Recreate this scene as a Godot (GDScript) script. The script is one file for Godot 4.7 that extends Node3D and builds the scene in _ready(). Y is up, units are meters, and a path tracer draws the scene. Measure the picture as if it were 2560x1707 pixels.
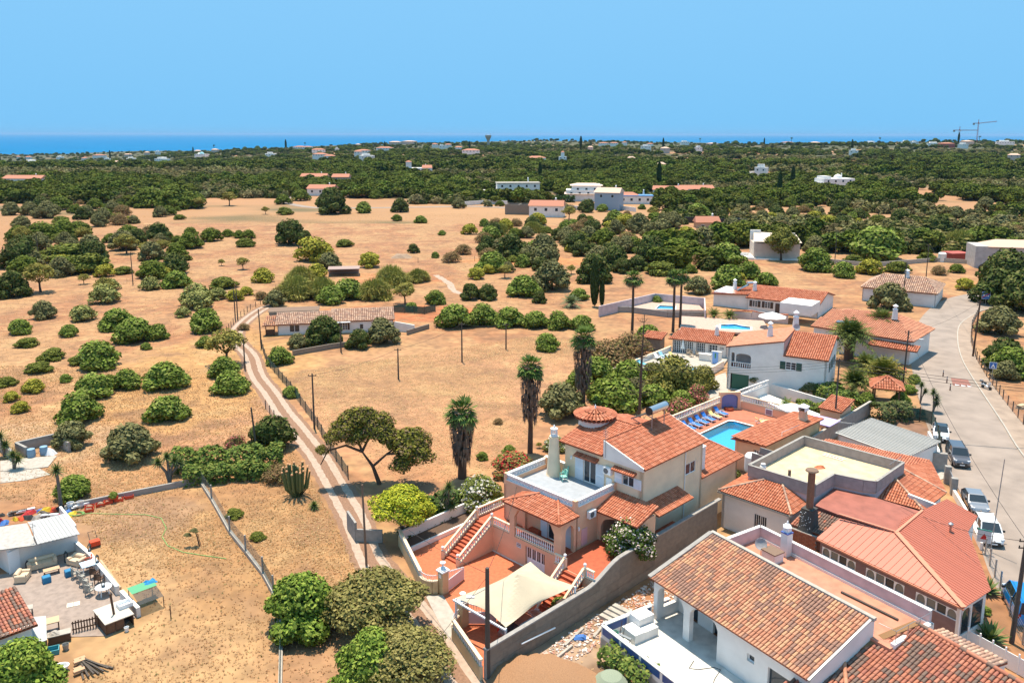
extends Node3D
# Aerial view over an Algarve village, fields and the sea. Units are metres, y is up.

class MB:
	var v := PackedVector3Array()
	var n := PackedVector3Array()
	var c := PackedColorArray()
	var col := Color(1,1,1)
	func tri(a: Vector3,b: Vector3,d: Vector3) -> void:
		var k := (b - a).cross(d - a).normalized()
		v.append(a); v.append(d); v.append(b)
		n.append(k); n.append(k); n.append(k)
		c.append(col); c.append(col); c.append(col)
	func quad(a: Vector3,b: Vector3,d: Vector3,e: Vector3) -> void:
		tri(a,b,d); tri(a,d,e)
	func smooth_tri(a: Vector3,b: Vector3,d: Vector3,na: Vector3,nb: Vector3,nd: Vector3) -> void:
		v.append(a); v.append(d); v.append(b)
		n.append(na); n.append(nd); n.append(nb)
		c.append(col); c.append(col); c.append(col)
	func ext(x0: float,y0: float,z0: float,x1: float,y1: float,z1: float) -> MB:
		return box(Vector3((x0 + x1) / 2,(y0 + y1) / 2,(z0 + z1) / 2),Vector3(absf(x1 - x0),absf(y1 - y0),absf(z1 - z0)))
	func box(p: Vector3,s: Vector3,b := Basis()) -> MB:
		var x := b.x * s.x / 2; var y := b.y * s.y / 2; var z := b.z * s.z / 2
		quad(p - x - y + z,p + x - y + z,p + x + y + z,p - x + y + z)
		quad(p + x - y - z,p - x - y - z,p - x + y - z,p + x + y - z)
		quad(p + x - y + z,p + x - y - z,p + x + y - z,p + x + y + z)
		quad(p - x - y - z,p - x - y + z,p - x + y + z,p - x + y - z)
		quad(p - x + y + z,p + x + y + z,p + x + y - z,p - x + y - z)
		quad(p - x - y - z,p + x - y - z,p + x - y + z,p - x - y + z)
		return self
	func bar(a: Vector3,b: Vector3,w: float,h := -1.0) -> MB:
		var d := b - a
		var l := d.length()
		if l < 0.0001: return self
		d /= l
		var side := d.cross(Vector3.UP)
		side = Vector3.RIGHT if side.length() < 0.01 else side.normalized()
		return box((a + b) / 2,Vector3(w,h if h > 0 else w,l),Basis(side,side.cross(d) * -1.0,-d))
	func tube(pts: Array,radii: Array,k := 6,cap := true) -> MB:
		var rings := []
		for i in pts.size():
			var d: Vector3 = (pts[mini(i + 1,pts.size() - 1)] - pts[maxi(i - 1,0)]).normalized()
			var s := d.cross(Vector3.UP if absf(d.y) < 0.9 else Vector3.RIGHT).normalized()
			var t := s.cross(d)
			var ring := []
			for j in k:
				var a := TAU * j / k
				var o := s * cos(a) + t * sin(a)
				ring.append([pts[i] + o * radii[i],o])
			rings.append(ring)
		for i in pts.size() - 1:
			for j in k:
				var p = rings[i][j]; var q = rings[i][(j + 1) % k]; var r = rings[i + 1][(j + 1) % k]; var s = rings[i + 1][j]
				smooth_tri(p[0],r[0],q[0],p[1],r[1],q[1])
				smooth_tri(p[0],s[0],r[0],p[1],s[1],r[1])
		if cap:
			for e in [0,pts.size() - 1]:
				for j in k:
					if e == 0: tri(pts[e],rings[e][j][0],rings[e][(j + 1) % k][0])
					else: tri(pts[e],rings[e][(j + 1) % k][0],rings[e][j][0])
		return self
	func lathe(p: Vector3,prof: Array,k := 10,b := Basis()) -> MB:
		for i in prof.size() - 1:
			var r0: float = prof[i][0]; var y0: float = prof[i][1]; var r1: float = prof[i + 1][0]; var y1: float = prof[i + 1][1]
			var sl := Vector2(y1 - y0,r0 - r1).normalized()
			for j in k:
				var a := TAU * j / k; var e := TAU * (j + 1) / k
				var d0 := Vector3(cos(a),0,-sin(a)); var d1 := Vector3(cos(e),0,-sin(e))
				var n0 := b * (d0 * sl.x + Vector3.UP * sl.y); var n1 := b * (d1 * sl.x + Vector3.UP * sl.y)
				var A := p + b * (d0 * r0 + Vector3.UP * y0); var B := p + b * (d1 * r0 + Vector3.UP * y0)
				var C := p + b * (d1 * r1 + Vector3.UP * y1); var D := p + b * (d0 * r1 + Vector3.UP * y1)
				if r0 > 0.0005: smooth_tri(A,B,C,n0,n1,n1)
				if r1 > 0.0005: smooth_tri(A,C,D,n0,n1,n0)
		return self
	func prism(poly: Array,y0: float,y1: float) -> MB:
		var p := PackedVector2Array(poly)
		var t := Geometry2D.triangulate_polygon(p)
		var area := 0.0
		for i in p.size(): area += p[i].cross(p[(i + 1) % p.size()])
		for i in range(0,t.size(),3):
			var a := p[t[i]]; var b := p[t[i + 1]]; var d := p[t[i + 2]]
			if (b - a).cross(d - a) > 0:
				var w := b; b = d; d = w
			tri(Vector3(a.x,y1,a.y),Vector3(b.x,y1,b.y),Vector3(d.x,y1,d.y))
			if y1 > y0: tri(Vector3(a.x,y0,a.y),Vector3(d.x,y0,d.y),Vector3(b.x,y0,b.y))
		if y1 > y0:
			for i in p.size():
				var a := p[i]; var b := p[(i + 1) % p.size()]
				if area > 0:
					var w := a; a = b; b = w
				quad(Vector3(a.x,y0,a.y),Vector3(b.x,y0,b.y),Vector3(b.x,y1,b.y),Vector3(a.x,y1,a.y))
		return self
	# A wall from p to q (outside to the right-hand front when p is left), thickness t inward. Openings are [u0, v0, u1, v1, arch rise].
	func wall(p: Vector3,q: Vector3,h: float,t: float,holes := []) -> MB:
		var d := (q - p).normalized(); var L := (q - p).length(); var o := d.cross(Vector3.UP)
		var xs := [0.0,L]; var ys := [0.0,h]
		for k in holes:
			for e in [k[0],k[2]]: if not xs.has(e): xs.append(e)
			for e in [k[1],k[3]]: if not ys.has(e): ys.append(e)
		xs.sort(); ys.sort()
		var at := func(u: float,w: float,z: float) -> Vector3: return p + d * u + Vector3.UP * w - o * z
		for i in xs.size() - 1:
			for j in ys.size() - 1:
				var mx: float = (xs[i] + xs[i + 1]) / 2; var my: float = (ys[j] + ys[j + 1]) / 2
				var open := false
				for k in holes: if mx > k[0] and mx < k[2] and my > k[1] and my < k[3]: open = true
				if open: continue
				quad(at.call(xs[i],ys[j],0),at.call(xs[i + 1],ys[j],0),at.call(xs[i + 1],ys[j + 1],0),at.call(xs[i],ys[j + 1],0))
				quad(at.call(xs[i + 1],ys[j],t),at.call(xs[i],ys[j],t),at.call(xs[i],ys[j + 1],t),at.call(xs[i + 1],ys[j + 1],t))
		quad(at.call(0,h,0),at.call(L,h,0),at.call(L,h,t),at.call(0,h,t))
		quad(at.call(0,0,t),at.call(0,0,0),at.call(0,h,0),at.call(0,h,t))
		quad(at.call(L,0,0),at.call(L,0,t),at.call(L,h,t),at.call(L,h,0))
		for k in holes:
			var a: float = k[0]; var b: float = k[2]; var lo: float = k[1]; var hi: float = k[3]
			var rise: float = k[4] if k.size() > 4 else 0.0
			quad(at.call(a,lo,0),at.call(a,lo,t),at.call(a,hi,t),at.call(a,hi,0))
			quad(at.call(b,lo,t),at.call(b,lo,0),at.call(b,hi,0),at.call(b,hi,t))
			if lo > 0.01: quad(at.call(a,lo,0),at.call(b,lo,0),at.call(b,lo,t),at.call(a,lo,t))
			if rise <= 0.0:
				quad(at.call(a,hi,t),at.call(b,hi,t),at.call(b,hi,0),at.call(a,hi,0))
			else:
				var K := 12
				for i in K:
					var u0 := lerpf(a,b,float(i) / K); var u1 := lerpf(a,b,float(i + 1) / K)
					var s0 := 2.0 * i / K - 1.0; var s1 := 2.0 * (i + 1) / K - 1.0
					var w0 := hi - rise + rise * sqrt(maxf(0,1 - s0 * s0)); var w1 := hi - rise + rise * sqrt(maxf(0,1 - s1 * s1))
					quad(at.call(u0,w0,0),at.call(u1,w1,0),at.call(u1,hi,0),at.call(u0,hi,0))
					quad(at.call(u1,w1,t),at.call(u0,w0,t),at.call(u0,hi,t),at.call(u1,hi,t))
					quad(at.call(u0,w0,t),at.call(u1,w1,t),at.call(u1,w1,0),at.call(u0,w0,0))
		return self
	func prism_up(a: Vector3, b: Vector3, top: Vector3, t := 0.2) -> MB:   # triangular gable over the wall a-b
		var o := (b - a).normalized().cross(Vector3.UP) * t
		tri(a,b,top); tri(b - o,a - o,top - o)
		quad(b,b - o,top - o,top); quad(a - o,a,top,top - o)
		return self
	func quad_pts(a: Vector3,b: Vector3,d: Vector3,e: Vector3) -> MB:
		quad(a,b,d,e); return self
	func roof_crown(rw: float,y: float,z0: float,z1: float,h: float) -> MB:
		var a := [-1.0,-0.85,0.85,1.0]
		for i in 3:
			for j in 3:
				var p := []
				for q in [[i,j],[i + 1,j],[i + 1,j + 1],[i,j + 1]]:
					var up := h if q[0] in [1,2] and q[1] in [1,2] else 0.005
					p.append(Vector3(a[q[0]] * rw,y + up,lerpf(z1,z0,(a[q[1]] + 1) / 2)))
				quad(p[0],p[1],p[2],p[3])
		return self
	func quad_sheet(x0: float,x1: float,z0: float,z1: float,y: float) -> MB:
		quad(Vector3(x0,y,z0),Vector3(x1,y,z0),Vector3(x1,y,z1),Vector3(x0,y,z1))
		return self
	func mesh() -> ArrayMesh:
		var arr := []
		arr.resize(Mesh.ARRAY_MAX)
		arr[Mesh.ARRAY_VERTEX] = v; arr[Mesh.ARRAY_NORMAL] = n; arr[Mesh.ARRAY_COLOR] = c
		var m := ArrayMesh.new()
		if v.size(): m.add_surface_from_arrays(Mesh.PRIMITIVE_TRIANGLES,arr)
		return m

var M := {}
var used := {}
var tex := {}
var rng := RandomNumberGenerator.new()
func V(x: float,y: float,z: float) -> Vector3: return Vector3(x,y,z)

func numbered(called: String) -> String:
	used[called] = used.get(called,0) + 1
	return called if used[called] == 1 else "%s_%03d" % [called,used[called] - 1]
func thing(called: String,label: String,category: String,at := Vector3.ZERO,turn := 0.0,group := "") -> Node3D:
	var o := Node3D.new()
	o.name = numbered(called); add_child(o)
	o.position = at; o.rotation.y = deg_to_rad(turn)
	tag(o,label,category,group)
	return o
func tag(o: Node,label: String,category: String,group := "") -> Node:
	if label: o.set_meta("label",label)
	if category: o.set_meta("category",category)
	if group: o.set_meta("group",group)
	return o
func part(parent: Node,called: String,mesh,m: Material,at := Vector3.ZERO) -> MeshInstance3D:
	var o := MeshInstance3D.new()
	o.name = called
	o.mesh = mesh.mesh() if mesh is MB else mesh
	o.material_override = m
	o.position = at
	parent.add_child(o,true)
	return o
func single(called: String,label: String,category: String,mesh,m: Material,at := Vector3.ZERO,turn := 0.0,group := "") -> MeshInstance3D:
	var o := part(self,numbered(called),mesh,m,at)
	o.rotation.y = deg_to_rad(turn)
	tag(o,label,category,group)
	return o
func setting(called: String,mesh,m: Material,at := Vector3.ZERO) -> MeshInstance3D:
	var o := part(self,numbered(called),mesh,m,at)
	o.set_meta("kind","structure")
	return o
func stuff(o: Node) -> Node:
	o.set_meta("kind","stuff"); return o
func copy(o: Node3D,at: Vector3,turn: float,label: String) -> Node3D:
	var c: Node3D = o.duplicate()
	c.name = numbered(String(o.get_meta("called") if o.has_meta("called") else o.name))
	add_child(c)
	c.position = at; c.rotation.y = deg_to_rad(turn)
	c.set_meta("label",label)
	return c

# ---- materials -------------------------------------------------------------
func noise_tex(key: String,freq: float,lo: float,hi: float,kind := 0,size := 512,oct := 4) -> NoiseTexture2D:
	if tex.has(key): return tex[key]
	var f := FastNoiseLite.new()
	f.seed = hash(key) % 1000; f.frequency = freq; f.fractal_octaves = oct
	f.noise_type = [FastNoiseLite.TYPE_SIMPLEX_SMOOTH,FastNoiseLite.TYPE_CELLULAR,FastNoiseLite.TYPE_PERLIN][kind]
	var t := NoiseTexture2D.new()
	t.width = size; t.height = size; t.seamless = true; t.noise = f
	var g := Gradient.new()
	g.offsets = PackedFloat32Array([0.0,0.35,0.65,1.0])
	g.colors = PackedColorArray([Color(lo,lo,lo),Color(lerpf(lo,hi,0.45),lerpf(lo,hi,0.45),lerpf(lo,hi,0.45)),Color(lerpf(lo,hi,0.75),lerpf(lo,hi,0.75),lerpf(lo,hi,0.75)),Color(hi,hi,hi)])
	t.color_ramp = g
	tex[key] = t
	return t
# colour is linear; scale is repeats per metre of the mottling
func mat(key: String,r: float,g: float,b: float,rough := 0.85,mottle := "soft",scale := 0.15,bump := 0.0) -> StandardMaterial3D:
	if M.has(key): return M[key]
	var m := StandardMaterial3D.new()
	m.resource_name = key
	m.albedo_color = Color(r,g,b).linear_to_srgb()
	m.roughness = rough
	m.vertex_color_use_as_albedo = true
	if mottle:
		m.albedo_texture = {"soft": noise_tex("soft",0.012,0.9,1.0),"stain": noise_tex("stain",0.014,0.84,1.0,0,512,5),"grit": noise_tex("grit",0.06,0.76,1.0,0,512,5),"bark": noise_tex("bark",0.08,0.4,1.0,2)}[mottle]
		m.uv1_triplanar = true; m.uv1_world_triplanar = true
		m.uv1_scale = Vector3.ONE * scale
		if bump > 0:
			m.heightmap_enabled = true; m.heightmap_texture = noise_tex("grit",0.06,0.76,1.0,0,512,5); m.heightmap_scale = bump
	M[key] = m
	return m
func metal(key: String,r: float,g: float,b: float,rough: float,metallic := 0.0,coat := 0.0) -> StandardMaterial3D:
	var m := mat(key,r,g,b,rough,"")
	m.metallic = metallic
	if coat > 0: m.clearcoat_enabled = true; m.clearcoat = coat; m.clearcoat_roughness = 0.05
	return m
func rnd(a: float,b: float) -> float: return rng.randf_range(a,b)
func turned(deg: float) -> Basis: return Basis(Vector3.UP,deg_to_rad(deg))

func _ready() -> void:
	rng.seed = 7
	var cam := Camera3D.new()
	cam.name = "camera"
	cam.projection = Camera3D.PROJECTION_FRUSTUM
	cam.near = 1.0; cam.far = 150000.0
	cam.size = 0.82663
	cam.frustum_offset = Vector2(0,-0.07191)
	cam.position = V(0,36,0)
	cam.rotation_degrees = V(-10.16,0,0.08)
	add_child(cam)
	cam.current = true
	var env := Environment.new()
	env.background_mode = Environment.BG_SKY
	var sky := Sky.new()
	var sm := ProceduralSkyMaterial.new()
	sm.sky_top_color = Color(0.44,0.63,0.77)
	sm.sky_horizon_color = Color(0.375,0.60,0.755)
	sm.sky_curve = 0.12
	sm.ground_horizon_color = Color(0.375,0.60,0.755)
	sm.ground_bottom_color = Color(0.5,0.42,0.33)
	sm.energy_multiplier = 1.0
	sky.sky_material = sm
	env.sky = sky
	env.tonemap_mode = Environment.TONE_MAPPER_LINEAR
	env.tonemap_exposure = 1.78
	env.sdfgi_enabled = true; env.ssao_enabled = true; env.ssil_enabled = true
	env.fog_enabled = true; env.fog_density = 0.000026; env.fog_light_color = Color(0.62,0.8,0.96)
	var we := WorldEnvironment.new()
	we.name = "environment"; we.environment = env
	add_child(we)
	var sun := DirectionalLight3D.new()
	sun.name = "sun"
	sun.light_energy = 1.35
	sun.light_color = Color(1.0,0.95,0.87)
	sun.light_angular_distance = 0.5
	sun.shadow_enabled = true
	add_child(sun)
	sun.look_at_from_position(Vector3.ZERO,V(0.085,-0.97,0.225))
	materials()
	ground()
	roads()
	main_house()
	forecourt()
	long_house()
	metal_hall()
	flat_roof_house()
	pool_terrace()
	mid_houses()
	vehicles()
	street()
	yard()
	far_houses()
	near_farms()
	plants()

func materials() -> void:
	mat("white",0.86,0.81,0.76,0.8,"soft",0.1,0.3)
	mat("white_paint",0.8,0.8,0.8,0.5,"")
	mat("peach",0.84,0.5,0.31,0.85,"soft",0.12,0.3)
	mat("cream",0.9,0.69,0.47,0.85,"soft",0.12,0.3)
	mat("buff",0.68,0.5,0.28,0.85,"stain",0.1,0.3)
	mat("pink_wall",0.66,0.53,0.53,0.85,"stain",0.14,0.3)
	mat("red_floor",0.46,0.095,0.035,0.7,"stain",0.25,0.3)
	mat("grey_floor",0.36,0.38,0.41,0.75,"soft",0.2)
	mat("tile",1,1,1,0.8,"grit",0.5)
	mat("deck",0.3,0.085,0.04,0.9,"grit",0.4)
	mat("concrete",0.36,0.33,0.3,0.9,"stain",0.22,0.6)
	mat("pale_concrete",0.46,0.41,0.35,0.9,"stain",0.18,0.4)
	mat("old_wall",0.27,0.22,0.17,0.95,"stain",0.3,1.0)
	mat("asphalt",0.33,0.26,0.215,0.9,"stain",0.035,0.4)
	mat("pavement",0.36,0.265,0.2,0.9,"stain",0.06,0.4)
	mat("track_soil",0.3,0.165,0.1,0.95,"grit",0.12,1.5)
	mat("rut",0.46,0.34,0.26,0.95,"stain",0.25,1.0)
	mat("wood",0.2,0.1,0.055,0.8,"bark",1.0)
	mat("grey_wood",0.16,0.125,0.1,0.9,"bark",0.9)
	mat("bark",0.17,0.11,0.075,0.95,"bark",1.5)
	mat("brick",0.35,0.11,0.055,0.9,"grit",0.8)
	metal("glass",0.03,0.04,0.05,0.06)
	metal("chrome",0.6,0.61,0.63,0.3,0.9)
	metal("steel",0.35,0.36,0.37,0.45,0.7)
	metal("black_plastic",0.02,0.02,0.02,0.5)
	metal("rubber",0.02,0.02,0.02,0.85)
	metal("wire",0.04,0.035,0.03,0.7)
	mat("leaf",1,1,1,0.65,"")
	M["leaf"].metallic_specular = 0.15; M["leaf"].backlight_enabled = true; M["leaf"].backlight = Color(0.4,0.45,0.16)
	mat("dry",1,1,1,0.9,"")

func plain(key: String,r: float,g: float,b: float,rough := 0.7) -> StandardMaterial3D:
	return mat(key,r,g,b,rough,"")

# ---- building parts --------------------------------------------------------
const TONES := [Color(0.58,0.18,0.085),Color(0.63,0.21,0.105),Color(0.52,0.15,0.07),Color(0.66,0.24,0.13)]
const OLD := [Color(0.57,0.25,0.14),Color(0.61,0.29,0.165),Color(0.53,0.22,0.125),Color(0.36,0.19,0.13),Color(0.63,0.33,0.18)]
const MOSSY := [Color(0.5,0.18,0.1),Color(0.45,0.155,0.09),Color(0.22,0.135,0.1),Color(0.52,0.2,0.12),Color(0.4,0.14,0.09)]
const PALE := [Color(0.6,0.36,0.24),Color(0.66,0.43,0.3),Color(0.5,0.29,0.2),Color(0.42,0.26,0.19)]
var tile_v := PackedVector3Array()
var tile_n := PackedVector3Array()
func tile_shape() -> void:
	var m := MB.new()
	var K := 4
	for i in K:
		var a0 := PI * i / K; var a1 := PI * (i + 1) / K
		var p0 := V(cos(a0),sin(a0),0); var p1 := V(cos(a1),sin(a1),0)
		var A := V(p0.x * 0.5,p0.y * 0.4 + 0.1,0); var B := V(p1.x * 0.5,p1.y * 0.4 + 0.1,0)
		var C := V(p1.x * 0.4,p1.y * 0.34,-1.1); var D := V(p0.x * 0.4,p0.y * 0.34,-1.1)
		m.smooth_tri(A,D,C,p0,p0,p1); m.smooth_tri(A,C,B,p0,p1,p1)
	for i in K:
		var a0 := PI * i / K; var a1 := PI * (i + 1) / K
		m.quad(V(cos(a0) * 0.5,sin(a0) * 0.4 + 0.1,0),V(cos(a1) * 0.5,sin(a1) * 0.4 + 0.1,0),V(cos(a1) * 0.4,sin(a1) * 0.3 + 0.08,0),V(cos(a0) * 0.4,sin(a0) * 0.3 + 0.08,0))
	tile_v = m.v; tile_n = m.n
# One sloping plane of barrel tiles. pts runs anticlockwise seen from above, pts[0] to pts[1] is the eave. pick of the nearest tiles become parts of their own.
func roof(parent: Node3D,pts: Array,tones := TONES,w := 0.23,ln := 0.42,pick := 0,deck_key := "deck",thick := 0.1) -> void:
	if tile_v.is_empty(): tile_shape()
	var ex: Vector3 = (pts[1] - pts[0]).normalized()
	var nr: Vector3 = (pts[1] - pts[0]).cross(pts[2] - pts[0]).normalized()
	var up := nr.cross(ex)
	var poly := PackedVector2Array()
	var lo := Vector2(1e9,1e9); var hi := -lo
	for p in pts:
		var q := Vector2((p - pts[0]).dot(ex),(p - pts[0]).dot(up))
		poly.append(q); lo = lo.min(q); hi = hi.max(q)
	var deck := MB.new()
	var t := Geometry2D.triangulate_polygon(poly)
	for i in range(0,t.size(),3):
		var a: Vector3 = pts[t[i]]; var b: Vector3 = pts[t[i + 1]]; var d: Vector3 = pts[t[i + 2]]
		if (b - a).cross(d - a).dot(nr) < 0: var x := b; b = d; d = x
		deck.tri(a,b,d)
		deck.tri(a - nr * thick,d - nr * thick,b - nr * thick)
	for i in pts.size():
		var a: Vector3 = pts[i]; var b: Vector3 = pts[(i + 1) % pts.size()]
		deck.quad(a - nr * thick,b - nr * thick,b,a)
	part(parent,"roof_deck",deck,M[deck_key])
	var cols := maxi(1,roundi((hi.x - lo.x) / w))
	var cw := (hi.x - lo.x) / cols
	var rows := maxi(1,roundi((hi.y - lo.y) / ln))
	var rl := (hi.y - lo.y) / rows
	var places := []
	var far := FastNoiseLite.new(); far.frequency = 0.35; far.seed = 4
	for i in cols:
		for j in rows:
			var u := lo.x + (i + 0.5) * cw; var s := lo.y + j * rl
			if not Geometry2D.is_point_in_polygon(Vector2(u,s + rl * 0.5),poly): continue
			var p: Vector3 = pts[0] + ex * u + up * (s - 0.03) + nr * 0.004
			var k := rng.randi() % tones.size()
			if tones.size() > 4 and far.get_noise_2d(u,s * 0.6) > 0.18 and rng.randf() < 0.75: k = 2 if tones == MOSSY else 3
			places.append([p + nr * rnd(0,0.012),k])
	var bs := Basis(ex * cw,nr * cw * 1.0,-up * rl)
	var rot := Basis(ex,nr,-up)
	if pick > 0:
		var eye := parent.transform.affine_inverse() * V(0,36,0)
		places.sort_custom(func(a,b): return a[0].distance_squared_to(eye) < b[0].distance_squared_to(eye))
		var kinds := []
		for c in tones:
			var mb := MB.new(); mb.v = Transform3D(bs,Vector3.ZERO) * tile_v; mb.n = Transform3D(rot,Vector3.ZERO) * tile_n
			mb.c.resize(tile_v.size()); mb.c.fill(c); kinds.append(mb.mesh())
		for q in places.slice(0,pick): part(parent,"roof_tile",kinds[q[1]],M["tile"],q[0])
		places = places.slice(pick)
	if places.is_empty(): return
	var mb := MB.new()
	var tn := Transform3D(rot,Vector3.ZERO) * tile_n
	for q in places:
		mb.v.append_array(Transform3D(bs,q[0]) * tile_v); mb.n.append_array(tn)
		var cc := PackedColorArray(); cc.resize(tile_v.size()); cc.fill(tones[q[1]] * rnd(0.9,1.08)); mb.c.append_array(cc)
	stuff(part(parent,"roof_tiles",mb,M["tile"]))
func ridge(parent: Node3D,a: Vector3,b: Vector3,tones := TONES,r := 0.11,called := "ridge_tiles") -> void:
	var mb := MB.new()
	var k := maxi(1,roundi(a.distance_to(b) / 0.42))
	for i in k:
		mb.col = tones[rng.randi() % mini(4,tones.size())]
		mb.tube([a.lerp(b,float(i) / k),a.lerp(b,(i + 1.08) / k)],[r * 1.1,r * 0.92],8)
	part(parent,called,mb,M["tile"])
# A window or door: pos is its bottom middle on the wall face, deg the wall's outward turn in the thing's own axes.
func window(parent: Node3D,called: String,pos: Vector3,deg: float,w: float,h: float,leaves := 2,bars := 0,shutter: Material = null,sw := 0.5,frame: Material = null,inset := 0.06) -> MeshInstance3D:
	var f := MB.new()
	var z := -inset
	for x in [-w / 2,w / 2 - 0.06]: f.ext(x,0,z - 0.05,x + 0.06,h,z + 0.03)
	f.ext(-w / 2 + 0.06,h - 0.06,z - 0.05,w / 2 - 0.06,h,z + 0.03); f.ext(-w / 2 + 0.06,0,z - 0.05,w / 2 - 0.06,0.06,z + 0.03)
	for i in range(1,leaves): f.ext(-w / 2 + w * i / leaves - 0.04,0.06,z - 0.05,-w / 2 + w * i / leaves + 0.04,h - 0.06,z + 0.025)
	for i in range(1,bars + 1): f.ext(-w / 2 + 0.06,h * i / (bars + 1) - 0.02,z - 0.04,w / 2 - 0.06,h * i / (bars + 1) + 0.02,z + 0.02)
	var o := part(parent,called,f,frame if frame else M["white_paint"],pos)
	o.rotation.y = deg_to_rad(deg)
	for i in leaves:
		var x0 := -w / 2 + w * i / leaves + 0.05; var x1 := -w / 2 + w * (i + 1) / leaves - 0.05
		part(o,"pane",MB.new().ext(x0,0.05,z - 0.02,x1,h - 0.05,z - 0.012),M["glass"])
	if shutter:
		for sd in [-1,1]:
			var s := MB.new()
			var x0: float = sd * (w / 2 + 0.02); var x1: float = sd * (w / 2 + sw)
			s.ext(x0,0,0.02,x1,h,0.06)
			for k in 2:
				var y0 := 0.08 + k * (h / 2); var y1 := h / 2 - 0.06 + k * (h / 2)
				var n := int((y1 - y0) / 0.09)
				for i in n: s.box(V((x0 + x1) / 2,lerpf(y0,y1,(i + 0.5) / n),0.065),V(absf(x1 - x0) - 0.12,0.05,0.015),Basis(Vector3.RIGHT,0.5))
			part(o,"shutter",s,shutter)
	return o
var bal_mesh := {}
func balustrade(parent: Node3D,a: Vector3,b: Vector3,h := 0.85,rail: Material = null,bal: Material = null,gap := 0.24,foot := 0.12,posts := []) -> void:
	rail = rail if rail else M["cream"]; bal = bal if bal else M["white_paint"]
	var up := Vector3.UP
	part(parent,"handrail",MB.new().bar(a + up * (h - 0.05),b + up * (h - 0.05),0.2,0.11),rail)
	part(parent,"base_rail",MB.new().bar(a + up * foot / 2,b + up * foot / 2,0.18,foot),rail)
	var bh := h - foot - 0.1
	if not bal_mesh.has(bh):
		bal_mesh[bh] = MB.new().lathe(Vector3.ZERO,[[0.0,0],[0.065,0.0],[0.065,bh * 0.1],[0.035,bh * 0.16],[0.075,bh * 0.38],[0.06,bh * 0.52],[0.03,bh * 0.72],[0.045,bh * 0.84],[0.065,bh * 0.9],[0.065,bh],[0.0,bh]],8).mesh()
	var n := maxi(1,roundi(a.distance_to(b) / gap))
	for i in n: part(parent,"baluster",bal_mesh[bh],bal,a.lerp(b,(i + 0.5) / n) + up * foot)
	for p in posts: finial_post(parent,p,h)
func finial_post(parent: Node3D,p: Vector3,h := 0.9,ball := true,m: Material = null) -> void:
	var o := part(parent,"newel_post",MB.new().ext(-0.12,0,-0.12,0.12,h + 0.06,0.12),m if m else M["cream"],p)
	if ball: part(o,"ball_finial",MB.new().lathe(V(0,h + 0.06,0),[[0.08,0],[0.05,0.06],[0.05,0.1],[0.1,0.14],[0.135,0.22],[0.12,0.31],[0.06,0.37],[0,0.385]],10),M["white_paint"])
func aircon(parent: Node3D,pos: Vector3,deg: float) -> void:
	var o := part(parent,"air_conditioner",MB.new().ext(-0.42,0,0.08,0.42,0.6,0.4).ext(-0.35,-0.06,0,-0.3,0,0.38).ext(0.3,-0.06,0,0.35,0,0.38),M["white_paint"],pos)
	o.rotation.y = deg_to_rad(deg)
	part(o,"fan_grille",MB.new().lathe(V(-0.1,0.3,0.405),[[0.0,0.0],[0.06,0.01],[0.24,0.004],[0.25,0.015],[0.25,0]],16,Basis(Vector3.RIGHT,PI / 2)),mat("fan",0.12,0.12,0.12,0.6,""))

const NEAR_X := 150.0
const NEAR_Z0 := -36.0
const NEAR_Z1 := -336.0
func land(x: float, z: float) -> float:   # height of the far land
	var d := -z
	var t := smoothstep(600.0,1900.0,d)
	if t <= 0.0: return 0.0
	var a := x / maxf(d,1.0)
	var h := lerpf(-30.0,9.0,smoothstep(-0.62,-0.05,a)) + lerpf(0.0,4.0,smoothstep(0.3,0.6,a))
	h += 5.0 * sin(x * 0.0041 + 1.0) * cos(d * 0.0052) + 2.5 * sin(x * 0.011 + d * 0.008)
	return h * t
func sheet(x0: float,x1: float,z0: float,z1: float,nx: int,nz: int,height: Callable) -> ArrayMesh:
	var v := PackedVector3Array(); var n := PackedVector3Array(); var u := PackedVector2Array(); var ix := PackedInt32Array()
	for j in nz + 1:
		for i in nx + 1:
			var fx := float(i) / nx; var fz := float(j) / nz
			var x := lerpf(x0,x1,fx); var z := lerpf(z0,z1,fz)
			v.append(V(x,height.call(x,z),z)); u.append(Vector2(fx,fz))
			var e := 2.0
			n.append(V(height.call(x - e,z) - height.call(x + e,z),2 * e,height.call(x,z - e) - height.call(x,z + e)).normalized())
	for j in nz:
		for i in nx:
			var a := j * (nx + 1) + i
			ix.append_array([a,a + nx + 1,a + 1,a + 1,a + nx + 1,a + nx + 2])
	var arr := []
	arr.resize(Mesh.ARRAY_MAX)
	arr[Mesh.ARRAY_VERTEX] = v; arr[Mesh.ARRAY_NORMAL] = n; arr[Mesh.ARRAY_TEX_UV] = u; arr[Mesh.ARRAY_INDEX] = ix
	var m := ArrayMesh.new()
	m.add_surface_from_arrays(Mesh.PRIMITIVE_TRIANGLES,arr)
	return m
func noise_bytes(size: int,freq: float,sd: int,oct := 4,sx := 1.0) -> PackedByteArray:
	var f := FastNoiseLite.new()
	f.seed = sd; f.frequency = freq; f.fractal_octaves = oct; f.noise_type = FastNoiseLite.TYPE_SIMPLEX_SMOOTH
	var im := f.get_image(roundi(size * sx),size,false,false,true)
	if sx != 1.0: im.resize(size,size,Image.INTERPOLATE_CUBIC)
	return im.get_data()
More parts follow.
